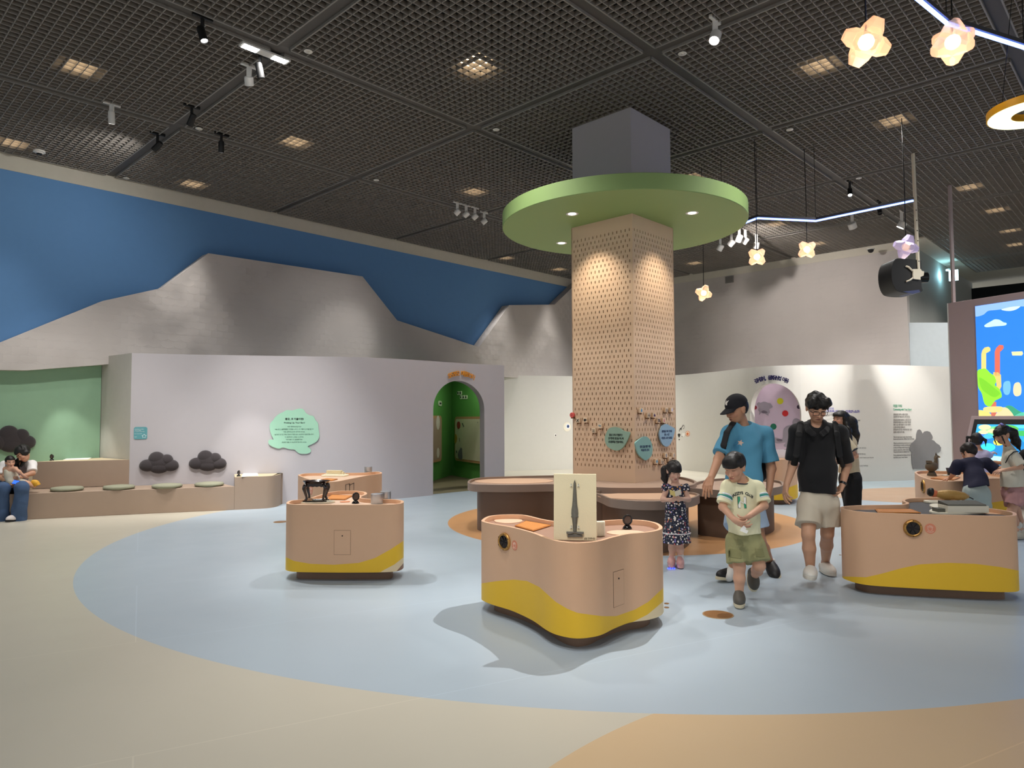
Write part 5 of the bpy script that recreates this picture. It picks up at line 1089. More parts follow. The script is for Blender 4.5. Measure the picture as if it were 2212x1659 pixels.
def pic(name, pts, col, d, st=.8, sp=True):
    P = [(spt(*a)[0], spt(*a)[1]+SC0.z) for a in pts]; P = spline(P, True, 4) if sp else P
    P = [(max(sx0+.002, a), min(sz1-.002, max(sz0+.002, b))) for a, b in P]
    q = MB(); q.ext(P, (0,0,0), SU, UP, SN, .011, .012+d); q.build(name, ME('screen '+col, col, st), scr)
pic('cloud_bank', [(2107,662),(2212,645),(2260,640),(2262,658),(2240,664),(2205,662),(2190,667),(2168,668),(2150,670),(2135,672),(2125,680),(2110,684),(2104,680)], '#8fb8ee', .001)
pic('cloud', [(2127,704),(2133,699),(2142,694),(2150,690),(2160,691),(2168,696),(2175,698),(2172,703),(2150,705),(2133,707)], '#bfe0ff', .002)
pic('cloud', [(2164,669),(2180,664),(2195,662),(2205,662),(2195,669),(2180,672)], '#c9dcff', .002)
for nm, pts, col in (('yellow_pipe', [(2121,800),(2121,765),(2123,757),(2128,751),(2136,749),(2140,752),(2140,758),(2135,761),(2131,763),(2131,800)], '#e8cf7a'), ('red_pipe', [(2150,812),(2150,760),(2153,752),(2160,745),(2168,746),(2169,752),(2165,757),(2161,760),(2161,812)], '#d66a55'), ('yellow_pipe', [(2147,804),(2157,804),(2163,810),(2164,835),(2161,841),(2154,838),(2153,820),(2147,815)], '#e3c372'), ('yellow_pipe', [(2186,760),(2209,759),(2211,764),(2208,768),(2188,768)], '#ead9a0'), ('red_pipe', [(2142,868),(2153,868),(2153,904),(2142,904)], '#c9705a')): pic(nm, pts, col, .003, sp=False)
pic('tree', [(2112,803),(2122,797),(2131,797),(2140,806),(2149,812),(2153,824),(2150,832),(2160,840),(2165,856),(2158,862),(2150,866),(2140,878),(2128,872),(2122,850),(2114,835)], '#8fe03a', .004)
pic('tree_shadow_leaf', [(2116,816),(2130,822),(2145,834),(2152,840),(2162,850),(2150,858),(2136,852),(2122,840)], '#79c832', .006)
pic('hill', [(2112,888),(2120,886),(2136,890),(2142,902),(2112,904)], '#dcd478', .005); pic('tube', [(2128,880),(2160,878),(2167,882),(2160,890),(2130,890)], '#e0cf84', .006)
pic('rock_heap', [(2152,902),(2158,888),(2168,880),(2180,884),(2190,902)], '#e3d0a0', .005); pic('mountain', [(2172,881),(2184,876),(2200,886),(2225,902),(2186,903)], '#3f9c7a', .003); pic('mountain', [(2195,897),(2215,890),(2250,896),(2255,903),(2195,903)], '#58c0a2', .004)
pic('rain_sparkle', [(2170,826),(2182,824),(2184,840),(2180,852),(2172,852),(2168,842)], '#6fb4f2', .003); pic('pearl_heap', [(2192,830),(2202,826),(2207,836),(2206,852),(2196,856),(2190,848)], '#d8d0a8', .003)
rd = aty(2067, 435, 12.6); rb = aty(2067.5, 652, 12.9)
q = MB(); q.bar(Vector((rb.x, rb.y+.1, ztop))-o, Vector((rb.x, rb.y+.1, ZC))-o, .05, .05); q.build('support_rod', M('rod mauve', '#a79a9a', .5), t)
# tilted touch table
SCP = SC0+SN*.75; tux = SU
a0 = onp(2108, 907.5, SCP, SN); tvy = (UP*.93-SN*.36).normalized(); tn = tux.cross(tvy); tn = tn if tn.dot(SN) > 0 else -tn
Ht, Wt = .82, 2.2; b0 = a0-tvy*Ht
t = thing('touch_table', 'tilted black-framed touch screen in front of the big screen wall', 'touch screen', (b0.x, b0.y, 0)); O_ = Vector((b0.x, b0.y, 0))
q = MB(); q.obox(b0-O_-tux*.1-tvy*.12-tn*.12, tux*(Wt+.2), tvy*(Ht+.2), tn*.115); q.build('housing', mmau, t, bevel=.01)
q = MB(); q.obox(b0-O_-tux*.02-tvy*.03, tux*(Wt+.04), tvy*(Ht+.04), tn*.01); bz = q.build('bezel', mblk, t)
q = MB(); q.obox(b0-O_+tux*.05+tvy*.04+tn*.011, tux*(Wt-.1), tvy*(Ht-.12), tn*.002); sc2 = q.build('screen', ME('touch cyan', '#2f9fd6', .8), t)
def tpic(name, cx, cy, rx, ry, col, d, st=.8, n=18):
    cy, ry = cy*.80, ry*.72; ry = min(ry, Ht-.085-cy, cy-.045); rx = min(rx, cx-.055); q = MB(); q.ext(ell(rx, ry, n), b0-O_+tux*cx+tvy*cy, tux, tvy, tn, .0135, .014+d); q.build(name, ME('touch '+col, col, st), sc2)
for nm, *a in (('meadow', .32, .70, .24, .2, '#6fd08a', .0), ('trees', .52, .82, .2, .12, '#58b04a', .0005), ('sand', .18, .86, .1, .12, '#e8d9a0', .0006), ('sky_patch', .95, .88, .4, .1, '#58c8f0', .0004), ('lawn', .95, .74, .4, .07, '#3fae5a', .0007), ('pond', .5, .45, .4, .22, '#1f7fc0', .0009), ('blue_bird', .2, .62, .09, .14, '#3f78e8', .0014), ('yellow_round_flower', .46, .55, .09, .09, '#f2e65a', .0018), ('blue_fish', .27, .66, .08, .06, '#46b4f2', .0016), ('cyan_swan', .3, .42, .12, .1, '#38e0f0', .0017), ('foam', .4, .16, .36, .09, '#a8f0f4', .0012), ('cream_patch', .18, .75, .08, .05, '#f0e0a0', .002), ('cream_patch', .32, .78, .08, .05, '#f4d9a0', .002), ('red_dot', .42, .9, .03, .03, '#e0483a', .002)): tpic(nm, *a)
q = MB(); q.obox(b0-O_+tux*.1-tn*.3+Vector((0, .1, -b0.z)), tux*(Wt-.2), Vector((0, .45, 0)), UP*(b0.z+.12)); q.build('pedestal', mmau, t, bevel=.01)
# ================================================================== bodies: smooth blends of tapered limbs, meshed as one skin
def cone(a, b, ra, rb, k=.02, n=None, s=1.0, flat=(False, False), n2=None):
    return ('c', np.array(a, float), np.array(b, float), ra, rb, k, None if n is None else np.array(Vector(n).normalized()), s, flat)
def chain(pts, rs, k=.02, n=None, s=1.0): return [cone(a, b, ra, rb, k, n, s) for a, b, ra, rb in zip(pts, pts[1:], rs, rs[1:])]
def egg(c, r, rot=None, k=.015): return ('e', np.array(c, float), np.array(r, float), np.array(rot if rot is not None else Matrix.Identity(3)), k)
def cutp(p, n): return ('p', np.array(p, float), np.array(Vector(n).normalized()))        # removes the side n points to
def cute(c, r, rot=None): return ('s', np.array(c, float), np.array(r, float), np.array(rot if rot is not None else Matrix.Identity(3)))
def cutbox(c, r, rot): return ('b', np.array(c, float), np.array(r, float), np.array(rot))
def sdf_mesh(name, prims, res, mat, parent, wob=0.0, wf=14.0, col=None, keep=None):
    lo = np.min([np.minimum(p[1], p[2])-max(p[3], p[4])*1.3 if p[0] == 'c' else p[1]-p[2].max()*1.05 for p in prims if p[0] in 'ce'], 0)-3*res
    hi = np.max([np.maximum(p[1], p[2])+max(p[3], p[4])*1.3 if p[0] == 'c' else p[1]+p[2].max()*1.05 for p in prims if p[0] in 'ce'], 0)+3*res
    n = np.ceil((hi-lo)/res).astype(int)+1; g = np.full(n, 1.0, np.float32)
    X = [lo[i]+res*np.arange(n[i]) for i in range(3)]
    def sub(a, b):
        i0 = np.clip(np.floor((a-lo)/res).astype(int), 0, n-1); i1 = np.clip(np.ceil((b-lo)/res).astype(int)+1, 1, n)
        sl_ = tuple(slice(i0[i], i1[i]) for i in range(3)); P = np.stack(np.meshgrid(*[X[i][sl_[i]] for i in range(3)], indexing='ij'), -1); return sl_, P
    for p in prims:
        t = p[0]
        if t == 'c':
            _, a, b, ra, rb, k, nn, s, fl = p; m = max(ra, rb)*max(1, s)+k+3*res
            sl_, P = sub(np.minimum(a, b)-m, np.maximum(a, b)+m); ab = b-a; L2 = max(1e-9, ab@ab); L = L2**.5
            q = P-a; tt = (q@ab)/L2; tc_ = np.clip(tt, 0, 1); d = q-tc_[..., None]*ab
            if nn is not None: d = d+((d@nn)*(1/s-1))[..., None]*nn
            rr = ra+(rb-ra)*tc_; D = np.sqrt((d*d).sum(-1))-rr
            if fl[1]: D = np.maximum(D, (tt-1)*L)
            if fl[0]: D = np.maximum(D, -tt*L)
        elif t == 'e':
            _, c, r, R, k = p; m = r.max()+k+3*res; sl_, P = sub(c-m, c+m); q = (P-c)@R/r; l = np.sqrt((q*q).sum(-1)); q2 = q/r; l2 = np.sqrt((q2*q2).sum(-1))+1e-9
            D = l*(l-1)/l2
        elif t == 'p':
            P = np.stack(np.meshgrid(*X, indexing='ij'), -1); g = np.maximum(g, (P-p[1])@p[2]); continue
        elif t == 's':
            _, c, r, R = p; m = r.max()+3*res; sl_, P = sub(c-m, c+m); q = (P-c)@R/r; l = np.sqrt((q*q).sum(-1)); g[sl_] = np.maximum(g[sl_], -(l-1)*r.min()); continue
        elif t == 'b':
            _, c, r, R = p; m = np.linalg.norm(r)+3*res; sl_, P = sub(c-m, c+m); q = np.abs((P-c)@R)-r; g[sl_] = np.maximum(g[sl_], -q.max(-1)); continue
        G_ = g[sl_]; h = np.clip(.5+.5*(G_-D)/k, 0, 1); g[sl_] = G_*(1-h)+D*h-k*h*(1-h)
    if wob:
        P = np.stack(np.meshgrid(*X, indexing='ij'), -1); rs = np.random.RandomState(len(prims)+int(abs(lo[0])*100))
        w_ = 0
        for _ in range(5):
            dv = rs.normal(size=3)*np.array([1, 1, .8]); w_ = w_+np.sin(P@dv*wf+rs.rand()*6+1.3*np.sin(P@rs.normal(size=3)*wf*.6))
        g = g+wob*.45*w_
    # surface nets
    s = g < 0; cs = [s[i:n[0]-1+i, j:n[1]-1+j, k:n[2]-1+k] for i in (0,1) for j in (0,1) for k in (0,1)]
    cnt = sum(c.astype(np.int8) for c in cs); act = (cnt > 0) & (cnt < 8); idx = np.full(act.shape, -1, np.int64); A = np.argwhere(act); idx[act] = np.arange(len(A))
    off = np.array([(i, j, k) for i in (0,1) for j in (0,1) for k in (0,1)]); val = np.stack([g[A[:,0]+o[0], A[:,1]+o[1], A[:,2]+o[2]] for o in off], 1)
    acc = np.zeros((len(A), 3)); num = np.zeros(len(A))
    for a in range(8):
        for b in range(a+1, 8):
            if np.abs(off[a]-off[b]).sum() != 1: continue
            va, vb = val[:, a], val[:, b]; mk = (va < 0) != (vb < 0); tt = np.where(mk, va/np.where(mk, va-vb, 1), 0)
            acc += np.where(mk[:, None], off[a]+tt[:, None]*(off[b]-off[a]), 0); num += mk
    V = lo+res*(A+acc/np.maximum(num, 1)[:, None])
    F = []
    for ax in range(3):
        o1, o2 = [(1, 2), (2, 0), (0, 1)][ax]; sh = [slice(1, -1)]*3; sh[ax] = slice(0, -1); sh2 = list(sh); sh2[ax] = slice(1, None)
        s0, s1 = s[tuple(sh)], s[tuple(sh2)]; E = np.argwhere(s0 != s1); fl = s0[tuple(E.T)]; E = E+1; E[:, ax] -= 1
        q = []
        for d1, d2 in ((1, 1), (0, 1), (0, 0), (1, 0)):
            e = E.copy(); e[:, o1] -= d1; e[:, o2] -= d2; q.append(idx[tuple(e.T)])
        q = np.stack(q, 1); q = q[(q >= 0).all(1)] if (q < 0).any() else q; fl = fl[:len(q)]
        q[~fl] = q[~fl][:, ::-1]; F.append(q)
    F = np.concatenate(F); me = bpy.data.meshes.new(name)
    me.vertices.add(len(V)); me.vertices.foreach_set('co', V.astype(np.float32).ravel()); me.loops.add(F.size); me.loops.foreach_set('vertex_index', F.astype(np.int32).ravel())
    me.polygons.add(len(F)); me.polygons.foreach_set('loop_start', np.arange(0, F.size, 4, dtype=np.int32)); me.polygons.foreach_set('use_smooth', np.ones(len(F), bool))
    me.update(calc_edges=True); me.validate(); me.materials.append(mat)
    if col is not None:
        at_ = me.color_attributes.new('Col', 'FLOAT_COLOR', 'POINT'); at_.data.foreach_set('color', np.c_[col(V), np.ones(len(V))].astype(np.float32).ravel())
    o = bpy.data.objects.new(name, me); C.objects.link(o)
    if parent: o.parent = parent; o.matrix_parent_inverse = parent.matrix_basis.inverted()
    return o
def attr_mat(name, rough=.5, sss=.0):
    m = bpy.data.materials.new(name); m.use_nodes = True; nt = m.node_tree; a = nt.nodes.new('ShaderNodeVertexColor'); a.layer_name = 'Col'
    b = nt.nodes['Principled BSDF']; b.inputs['Roughness'].default_value = rough; b.inputs['Specular IOR Level'].default_value = .35
    no = nt.nodes.new('ShaderNodeTexNoise'); no.inputs['Scale'].default_value = 14; mr = nt.nodes.new('ShaderNodeMapRange'); mr.inputs[3].default_value = .95; mr.inputs[4].default_value = 1.05
    nt.links.new(no.outputs['Fac'], mr.inputs[0]); mu = nt.nodes.new('ShaderNodeVectorMath'); mu.operation = 'SCALE'; nt.links.new(a.outputs['Color'], mu.inputs[0]); nt.links.new(mr.outputs[0], mu.inputs['Scale']); nt.links.new(mu.outputs[0], b.inputs['Base Color'])
    return m
mskin = attr_mat('skin', .5); mhair = M('black hair', '#14110f', .5, bump=.22, bscale=70, var=.2, spec=.4); mhairb = M('dark brown hair', '#1d1512', .5, bump=.22, bscale=70, var=.2, spec=.4)
def J(u, v, Y): return np.array(aty(u, v, Y))
def head_frame(f, up=(0, 0, 1), roll=0.0):
    """rotation with columns right(x of the person's left), forward, up"""
    f = Vector(f).normalized(); u = Vector(up); u = (u-f*u.dot(f)).normalized(); r = f.cross(u)
    if roll: q = Matrix.Rotation(roll, 3, f); u = q @ u; r = q @ r
    return Matrix((r, f, u)).transposed()
def head_prims(c, R, h):
    """c = centre of the skull, h = height chin to crown"""
    q = h/.23; c = Vector(c); L = lambda x, y, z: np.array(c+R @ Vector((x*q, y*q, z*q))); E3 = lambda r: [a*q for a in r]; Rn = np.array(R)
    P = [egg(L(0, -.012, .022), E3((.077, .096, .098)), Rn, .02*q), egg(L(0, .022, -.045), E3((.06, .066, .075)), Rn, .03*q), egg(L(0, .052, -.086), E3((.032, .032, .028)), Rn, .03*q),
         cone(L(0, .088, -.002), L(0, .104, -.036), .008*q, .0135*q, .014*q), egg(L(.012, .092, -.042), E3((.009, .010, .008)), Rn, .008*q), egg(L(-.012, .092, -.042), E3((.009, .010, .008)), Rn, .008*q),
         egg(L(.03, .078, .018), E3((.026, .014, .012)), Rn, .014*q), egg(L(-.03, .078, .018), E3((.026, .014, .012)), Rn, .014*q),
         egg(L(.038, .066, -.03), E3((.026, .022, .024)), Rn, .02*q), egg(L(-.038, .066, -.03), E3((.026, .022, .024)), Rn, .02*q),
         egg(L(0, .087, -.066), E3((.022, .012, .0065)), Rn, .006*q), egg(L(0, .084, -.076), E3((.019, .012, .007)), Rn, .007*q)]
    for s in (1, -1): P += [egg(L(s*.079, -.012, -.012), E3((.010, .022, .034)), Rn, .006*q), egg(L(s*.083, -.020, .004), E3((.008, .018, .018)), Rn, .006*q)]
    return P
def face_col(c, R, h, skin, lip='#a8605a', brow='#1c1512', closed=True, blush=True):
    q = h/.23; sk = np.array(lin(skin)[:3]); lp_ = np.array(lin(lip)[:3]); bw_ = np.array(lin(brow)[:3]); Rn = np.array(R); c = np.array(c)
    def f(V):
        l = (V-c)@Rn/q; x, y, z = np.abs(l[:, 0]), l[:, 1], l[:, 2]; front = (y > .035) & (np.abs(l).max(1) < .14)
        out = np.tile(sk, (len(V), 1))
        def mix(m, col): m = np.clip(m, 0, 1)[:, None]*front[:, None]; out[:] = out*(1-m)+col*m
        E_ = lambda cx, cz, rx, rz: 1.6*(1.3-np.sqrt(((x-cx)/rx)**2+((z-cz)/rz)**2))
        if blush: mix(E_(.042, -.035, .03, .026)*.18, np.array(lin('#d58a78')[:3]))
        mix(E_(.031, .028+(x.mean()*0), .019, .0048), bw_)
        if closed: mix(E_(.031, .0035, .015, .0038), bw_)
        else:
            mix(E_(.031, .004, .0165, .0075), bw_); mix(E_(.031, .003, .0125, .0045), np.array((.8, .78, .75))); mix(E_(.031, .0035, .0062, .0062), np.array((.012, .008, .006)))
        mix(E_(0, -.0705, .0215, .0085), lp_); mix(E_(0, -.0705, .020, .0017), lp_*.35)
        mix(E_(.0105, -.0475, .0045, .003), sk*.35)
        return out
    return f
def hand_prims(w, d, palm, size=1.0, curl=.5, thumb=1, spread=.12, k=.006):
    """w wrist, d direction of the hand, palm = direction the palm faces; thumb = +-1 side"""
    w = Vector(w); d = Vector(d).normalized(); pn = Vector(palm); pn = (pn-d*pn.dot(d)).normalized(); s = d.cross(pn)*thumb; q = size
    P = [cone(w, w+d*.03*q, .024*q, .027*q, .012*q, pn, .72)]
    for i, o in enumerate((.029, .010, -.009, -.026)):
        b = w+d*(.086-.006*abs(i-1))*q+s*o*q; P.append(cone(w+d*.02*q+s*o*.6*q, b, .0155*q, .0115*q, .012*q))
        L = (.040, .045, .041, .032)[i]*q; a = curl*(.55+.12*i); p = b; dd = d+s*(spread*(1.2-i*.8))*.6
        for seg, f in ((1.0, 1.0), (.72, 1.9), (.55, 2.6)):
            a2 = a*f; dv = (dd*math.cos(a2)+pn*math.sin(a2)).normalized(); e = p+dv*L*seg; P.append(cone(p, e, (.0098-.001*(3-seg*3))*q if seg < 1 else .0102*q, .0088*q if seg > .6 else .0078*q, .003*q)); p = e
    t0 = w+d*.022*q+s*.024*q; t1 = t0+(d*.55+s*.62+pn*.35).normalized()*.038*q; t2 = t1+(d*.8+s*.25+pn*(.25+curl*.4)).normalized()*.031*q; t3 = t2+(d*.85+s*.0+pn*(.3+curl*.5)).normalized()*.025*q
    P += [cone(w+d*.01*q+s*.008*q, t0, .016*q, .0155*q, .012*q), cone(t0, t1, .0145*q, .0118*q, .006*q), cone(t1, t2, .0112*q, .0102*q, .004*q), cone(t2, t3, .0102*q, .0082*q, .004*q)]
    return P
def clog(root, name, heel, toe, up, w, mat, solemat, L=None, strap=True, sole_h=.024):
    """rounded clog from heel to toe; the sole lies on the side away from up"""
    heel, toe = Vector(heel), Vector(toe); d = (toe-heel); L = d.length; d.normalize(); up = Vector(up); up = (up-d*up.dot(d)).normalized(); s = d.cross(up)
    Rm = np.array(Matrix((s, d, up)).transposed()); c = lambda a, b, e=0: np.array(heel+d*L*a+up*b+s*e)
    up_ = sdf_mesh(name, [egg(c(.66, .034), (w*.52, L*.36, .052), Rm, .02), egg(c(.42, .04), (w*.42, L*.30, .058), Rm, .03), egg(c(.14, .036), (w*.38, L*.15, .045), Rm, .03), cute(c(.2, .095), (w*.30, L*.26, .07), Rm), cutp(c(.5, .012), -up)], .004, mat, root)
    q = MB(); out = []
    for t in np.linspace(0, 2*PI, 32, endpoint=False):
        a = .5-.53*math.cos(t); ww = w*.5*(1.0+.10*math.cos(t+PI))*abs(math.sin(t))**.75*(1 if math.sin(t) > 0 else -1); out.append((ww, a*L))
    q.ext(out, heel, s, d, up, -.004, sole_h); so = q.build('sole', solemat, up_, bevel=.004); so.matrix_parent_inverse = up_.matrix_basis.inverted()
    so.matrix_parent_inverse = Matrix.Identity(4)
    return up_
def wrap(root, tgt, mesh_ob, d, off=.002, fine=None):
    """lay a flat print onto a garment: push every point along d until it meets the cloth"""
    from mathutils.bvhtree import BVHTree
    bm = bmesh.new(); bm.from_mesh(mesh_ob.data); bmesh.ops.triangulate(bm, faces=bm.faces)
    for _ in range(4):
        lg = [e for e in bm.edges if e.calc_length() > .012]
        if not lg: break
        bmesh.ops.subdivide_edges(bm, edges=lg, cuts=1); bmesh.ops.triangulate(bm, faces=bm.faces)
    bm.to_mesh(mesh_ob.data); bm.free()
    me = tgt.data; bv = BVHTree.FromPolygons([v.co for v in me.vertices], [tuple(p.vertices) for p in me.polygons]); d = Vector(d).normalized()
    for v in mesh_ob.data.vertices:
        hit = bv.ray_cast(v.co-d*.5, d, 1.2)
        if hit[0] is not None: v.co = hit[0]-d*off
    if root is not None: mesh_ob.parent = root; mesh_ob.matrix_parent_inverse = root.matrix_basis.inverted()
    return mesh_ob
def foot_in(heel, toe, up, k=.55, lift=.034): return np.array(Vector(heel)*(1-k)+Vector(toe)*k+Vector(up).normalized()*lift)
def pthing(label, at_, cat='person'):
    return thing('person', label, cat, (float(at_[0]), float(at_[1]), 0))
SK = '#c99a7d'
def U(v): v = np.array(v, float); return v/np.linalg.norm(v)
# ------------------------------------------------------------------ man in black polo, walking towards us, looking down
def polo_man():
    Y = 6.45; c0 = J(1765, 1240, Y); t = pthing('man in black polo shirt, beige shorts and white clogs, glasses, looking down', c0)
    f = Vector((-.12, -.99, 0)); R = head_frame((-.10, -.86, -.50)); hc = J(1764, 880, Y-.06); hh = .235
    shR, shL = J(1722, 933, Y), J(1812, 934, Y); chest = J(1767, 955, Y); bel = J(1766, 1020, Y-.02); hip = J(1767, 1085, Y); hipR, hipL = J(1748, 1090, Y), J(1788, 1090, Y)
    elR, wrR = J(1713, 1004, Y+.02), J(1699, 1047, Y-.06); elL, wrL = J(1829, 1005, Y+.06), J(1820, 1047, Y-.04)
    knR, anR = J(1746, 1155, Y-.14), J(1751, 1234, Y-.10); knL, anL = J(1787, 1153, Y+.02), J(1783, 1215, Y+.36)
    n = (-f.y, f.x, 0)
    P = head_prims(hc, R, hh)+[cone(J(1765, 908, Y-.0), J(1766, 935, Y+.03), .056, .068, .03), cone(shR, shL, .062, .062, .05), cone(chest, bel, .135, .14, .06, f, .72), cone(bel, hip, .14, .13, .05, f, .76)]
    for a, b, w_ in ((shR, elR, wrR), (shL, elL, wrL)): P += [cone(a, b, .054, .041, .03), cone(b, w_, .041, .027, .02)]
    P += hand_prims(wrR, J(1694, 1078, Y-.1)-wrR, (1, .2, 0), 1.0, .65, -1)+hand_prims(wrL, J(1808, 1075, Y-.08)-wrL, (-1, -.2, 0), .95, .5, 1)
    for a, b, c_, foot in ((hipR, knR, anR, foot_in(J(1751, 1238, Y-.06), J(1748, 1252, Y-.36), (0, -.35, .94), .5)), (hipL, knL, anL, foot_in((anL[0], anL[1]+.08, .012), (anL[0]-.03, anL[1]-.22, .012), (0, 0, 1), .5))): P += [cone(a, b, .084, .056, .03), cone(b, b*.62+c_*.38, .053, .056, .02), cone(b*.62+c_*.38, c_, .056, .034, .02), cone(c_, foot, .036, .034, .02)]
    sdf_mesh('body', P, .0045, mskin, t, col=face_col(hc, R, hh, SK, lip='#9a6256'))
    Lh = lambda x, y, z: np.array(Vector(hc)+R @ Vector((x*1.02, y*1.02, z*1.02))); Rn = np.array(R)
    sdf_mesh('hair', [egg(Lh(0, -.018, .04), (.096, .112, .103), Rn, .02), egg(Lh(.05, .045, .075), (.055, .055, .05), Rn, .025), egg(Lh(-.05, .045, .075), (.055, .055, .05), Rn, .025), cone(Lh(.075, .04, .06), Lh(.06, .085, .03), .026, .014, .02), cone(Lh(-.075, .04, .06), Lh(-.062, .085, .03), .026, .014, .02),
        cutp(Lh(0, -.03, -.055), Vector(R @ Vector((0, .25, -1)))), cutbox(Lh(0, .12, -.03), (.064, .085, .062), Rn), cutbox(Lh(0, .12, -.075), (.2, .105, .062), Rn)], .005, mhair, t, .004, 60)
    # glasses
    gm = M('glasses frame black', '#0d0d0e', .3); q = MB()
    for s_ in (1, -1):
        lo_ = [Lh(s_*(.034+a), .112, -.002+b) for a, b in rrect(.052, .036, .010, 3)]; q.tube(lo_+[lo_[0]], .0026, 6)
        q.tube([Lh(s_*.06, .111, .006), Lh(s_*.079, .08, .008), Lh(s_*.083, .0, .008)], .0026, 6)
    q.tube([Lh(-.009, .114, .004), Lh(.009, .114, .004)], .0026, 6); gl = q.build('glasses', gm, t); rel(gl, t)
    # polo
    cloth = M('black cotton', '#0e0e11', .85, bump=.15, sheen=.15, var=.15)
    S1 = [cone(shR+(0,0,-.006), shL+(0,0,-.006), .068, .068, .05), cone(J(1765, 918, Y+.02), shR, .062, .062, .04), cone(J(1765, 918, Y+.02), shL, .062, .062, .04), cone(chest, bel, .146, .156, .07, f, .76), cone(bel, hip+(0,0,-.0), .163, .166, .05, f, .78), cone(J(1765, 925, Y), chest, .08, .12, .05)]
    for a, b in ((shR, elR), (shL, elL)):
        d = np.array(b)-a; S1.append(cone(np.array(a)+d*.0, np.array(a)+d*.86, .068, .075, .03, flat=(False, True)))
    cut = [cutp(J(1766, 1063, Y), (0, 0, -1)), cute(J(1765, 908, Y-.07), (.062, .085, .07)), cute(J(1765, 922, Y-.16), (.03, .07, .055))]
    sh = sdf_mesh('polo_shirt', S1+cut, .006, cloth, t, .005, 17)
    cw = J(1765, 910, Y)[0]
    for s_ in (1, -1):
        pts = [J(1766+s_*u, v, Y+dy) for u, v, dy in ((1, 909, .095), (17, 911, .045), (25, 919, -.045), (19, 930, -.115), (9, 938, -.15))]
        sdf_mesh('collar', [cone(p_, r_, .026, .026, .012, (s_*.55, -.55, .5), .32) for p_, r_ in zip(pts, pts[1:])], .005, cloth, t)
    # shorts
    S2 = [cone(J(1765, 1062, Y), hip, .15, .155, .05, f, .8)]
    for a, b in ((hipR, knR), (hipL, knL)):
        a, b = np.array(a), np.array(b); S2.append(cone(a, a+(b-a)*.70, .108, .113, .03, flat=(False, True)))
    sdf_mesh('shorts', S2+[cutp(J(1765, 1057, Y), (0, 0, 1))], .006, M('beige twill', '#cfc5b2', .85, bump=.2, var=.04), t, .006, 22)
    strap = M('backpack black', '#121214', .7)
    for u in (1729, 1805):
        s_ = 1 if u > 1765 else -1
        pts = [J(u-s_*2, 915, Y+.08), J(u, 917, Y-.035), J(u+s_*3, 938, Y-.128), J(u+s_*9, 983, Y-.112), J(u+s_*14, 1004, Y-.01)]
        sdf_mesh('backpack_strap', [cone(p_, r_, .030, .030, .01, (s_*.15, -.95, .35), .3) for p_, r_ in zip(pts, pts[1:])], .005, strap, t)
    sdf_mesh('backpack', [egg(J(1768, 980, Y+.2), (.15, .09, .22), None, .03), egg(J(1768, 1015, Y+.2), (.16, .1, .14), None, .04)], .008, strap, t)
    wt = M('watch black', '#17181a', .3); q = MB(); d_ = U(J(1808, 1075, Y-.08)-wrL); q.lathe([(.027, -.011), (.031, -.011), (.031, .011), (.027, .011), (.027, -.011)], Vector(wrL)-Vector(d_)*.012, 20, d_); wb = rel(q.build('watch', wt, t, angle=40), t)
    mw, ms = M('white clog', '#e2ddd3', .5), M('clog sole white', '#cfc9bd', .6)
    rel_fix = [clog(t, 'clog', J(1751, 1238, Y-.06), J(1748, 1252, Y-.36), (0, -.35, .94), .115, mw, ms), clog(t, 'clog', (anL[0]+.0, anL[1]+.08, .012), (anL[0]-.03, anL[1]-.22, .012), (0, 0, 1), .112, mw, ms)]
polo_man()

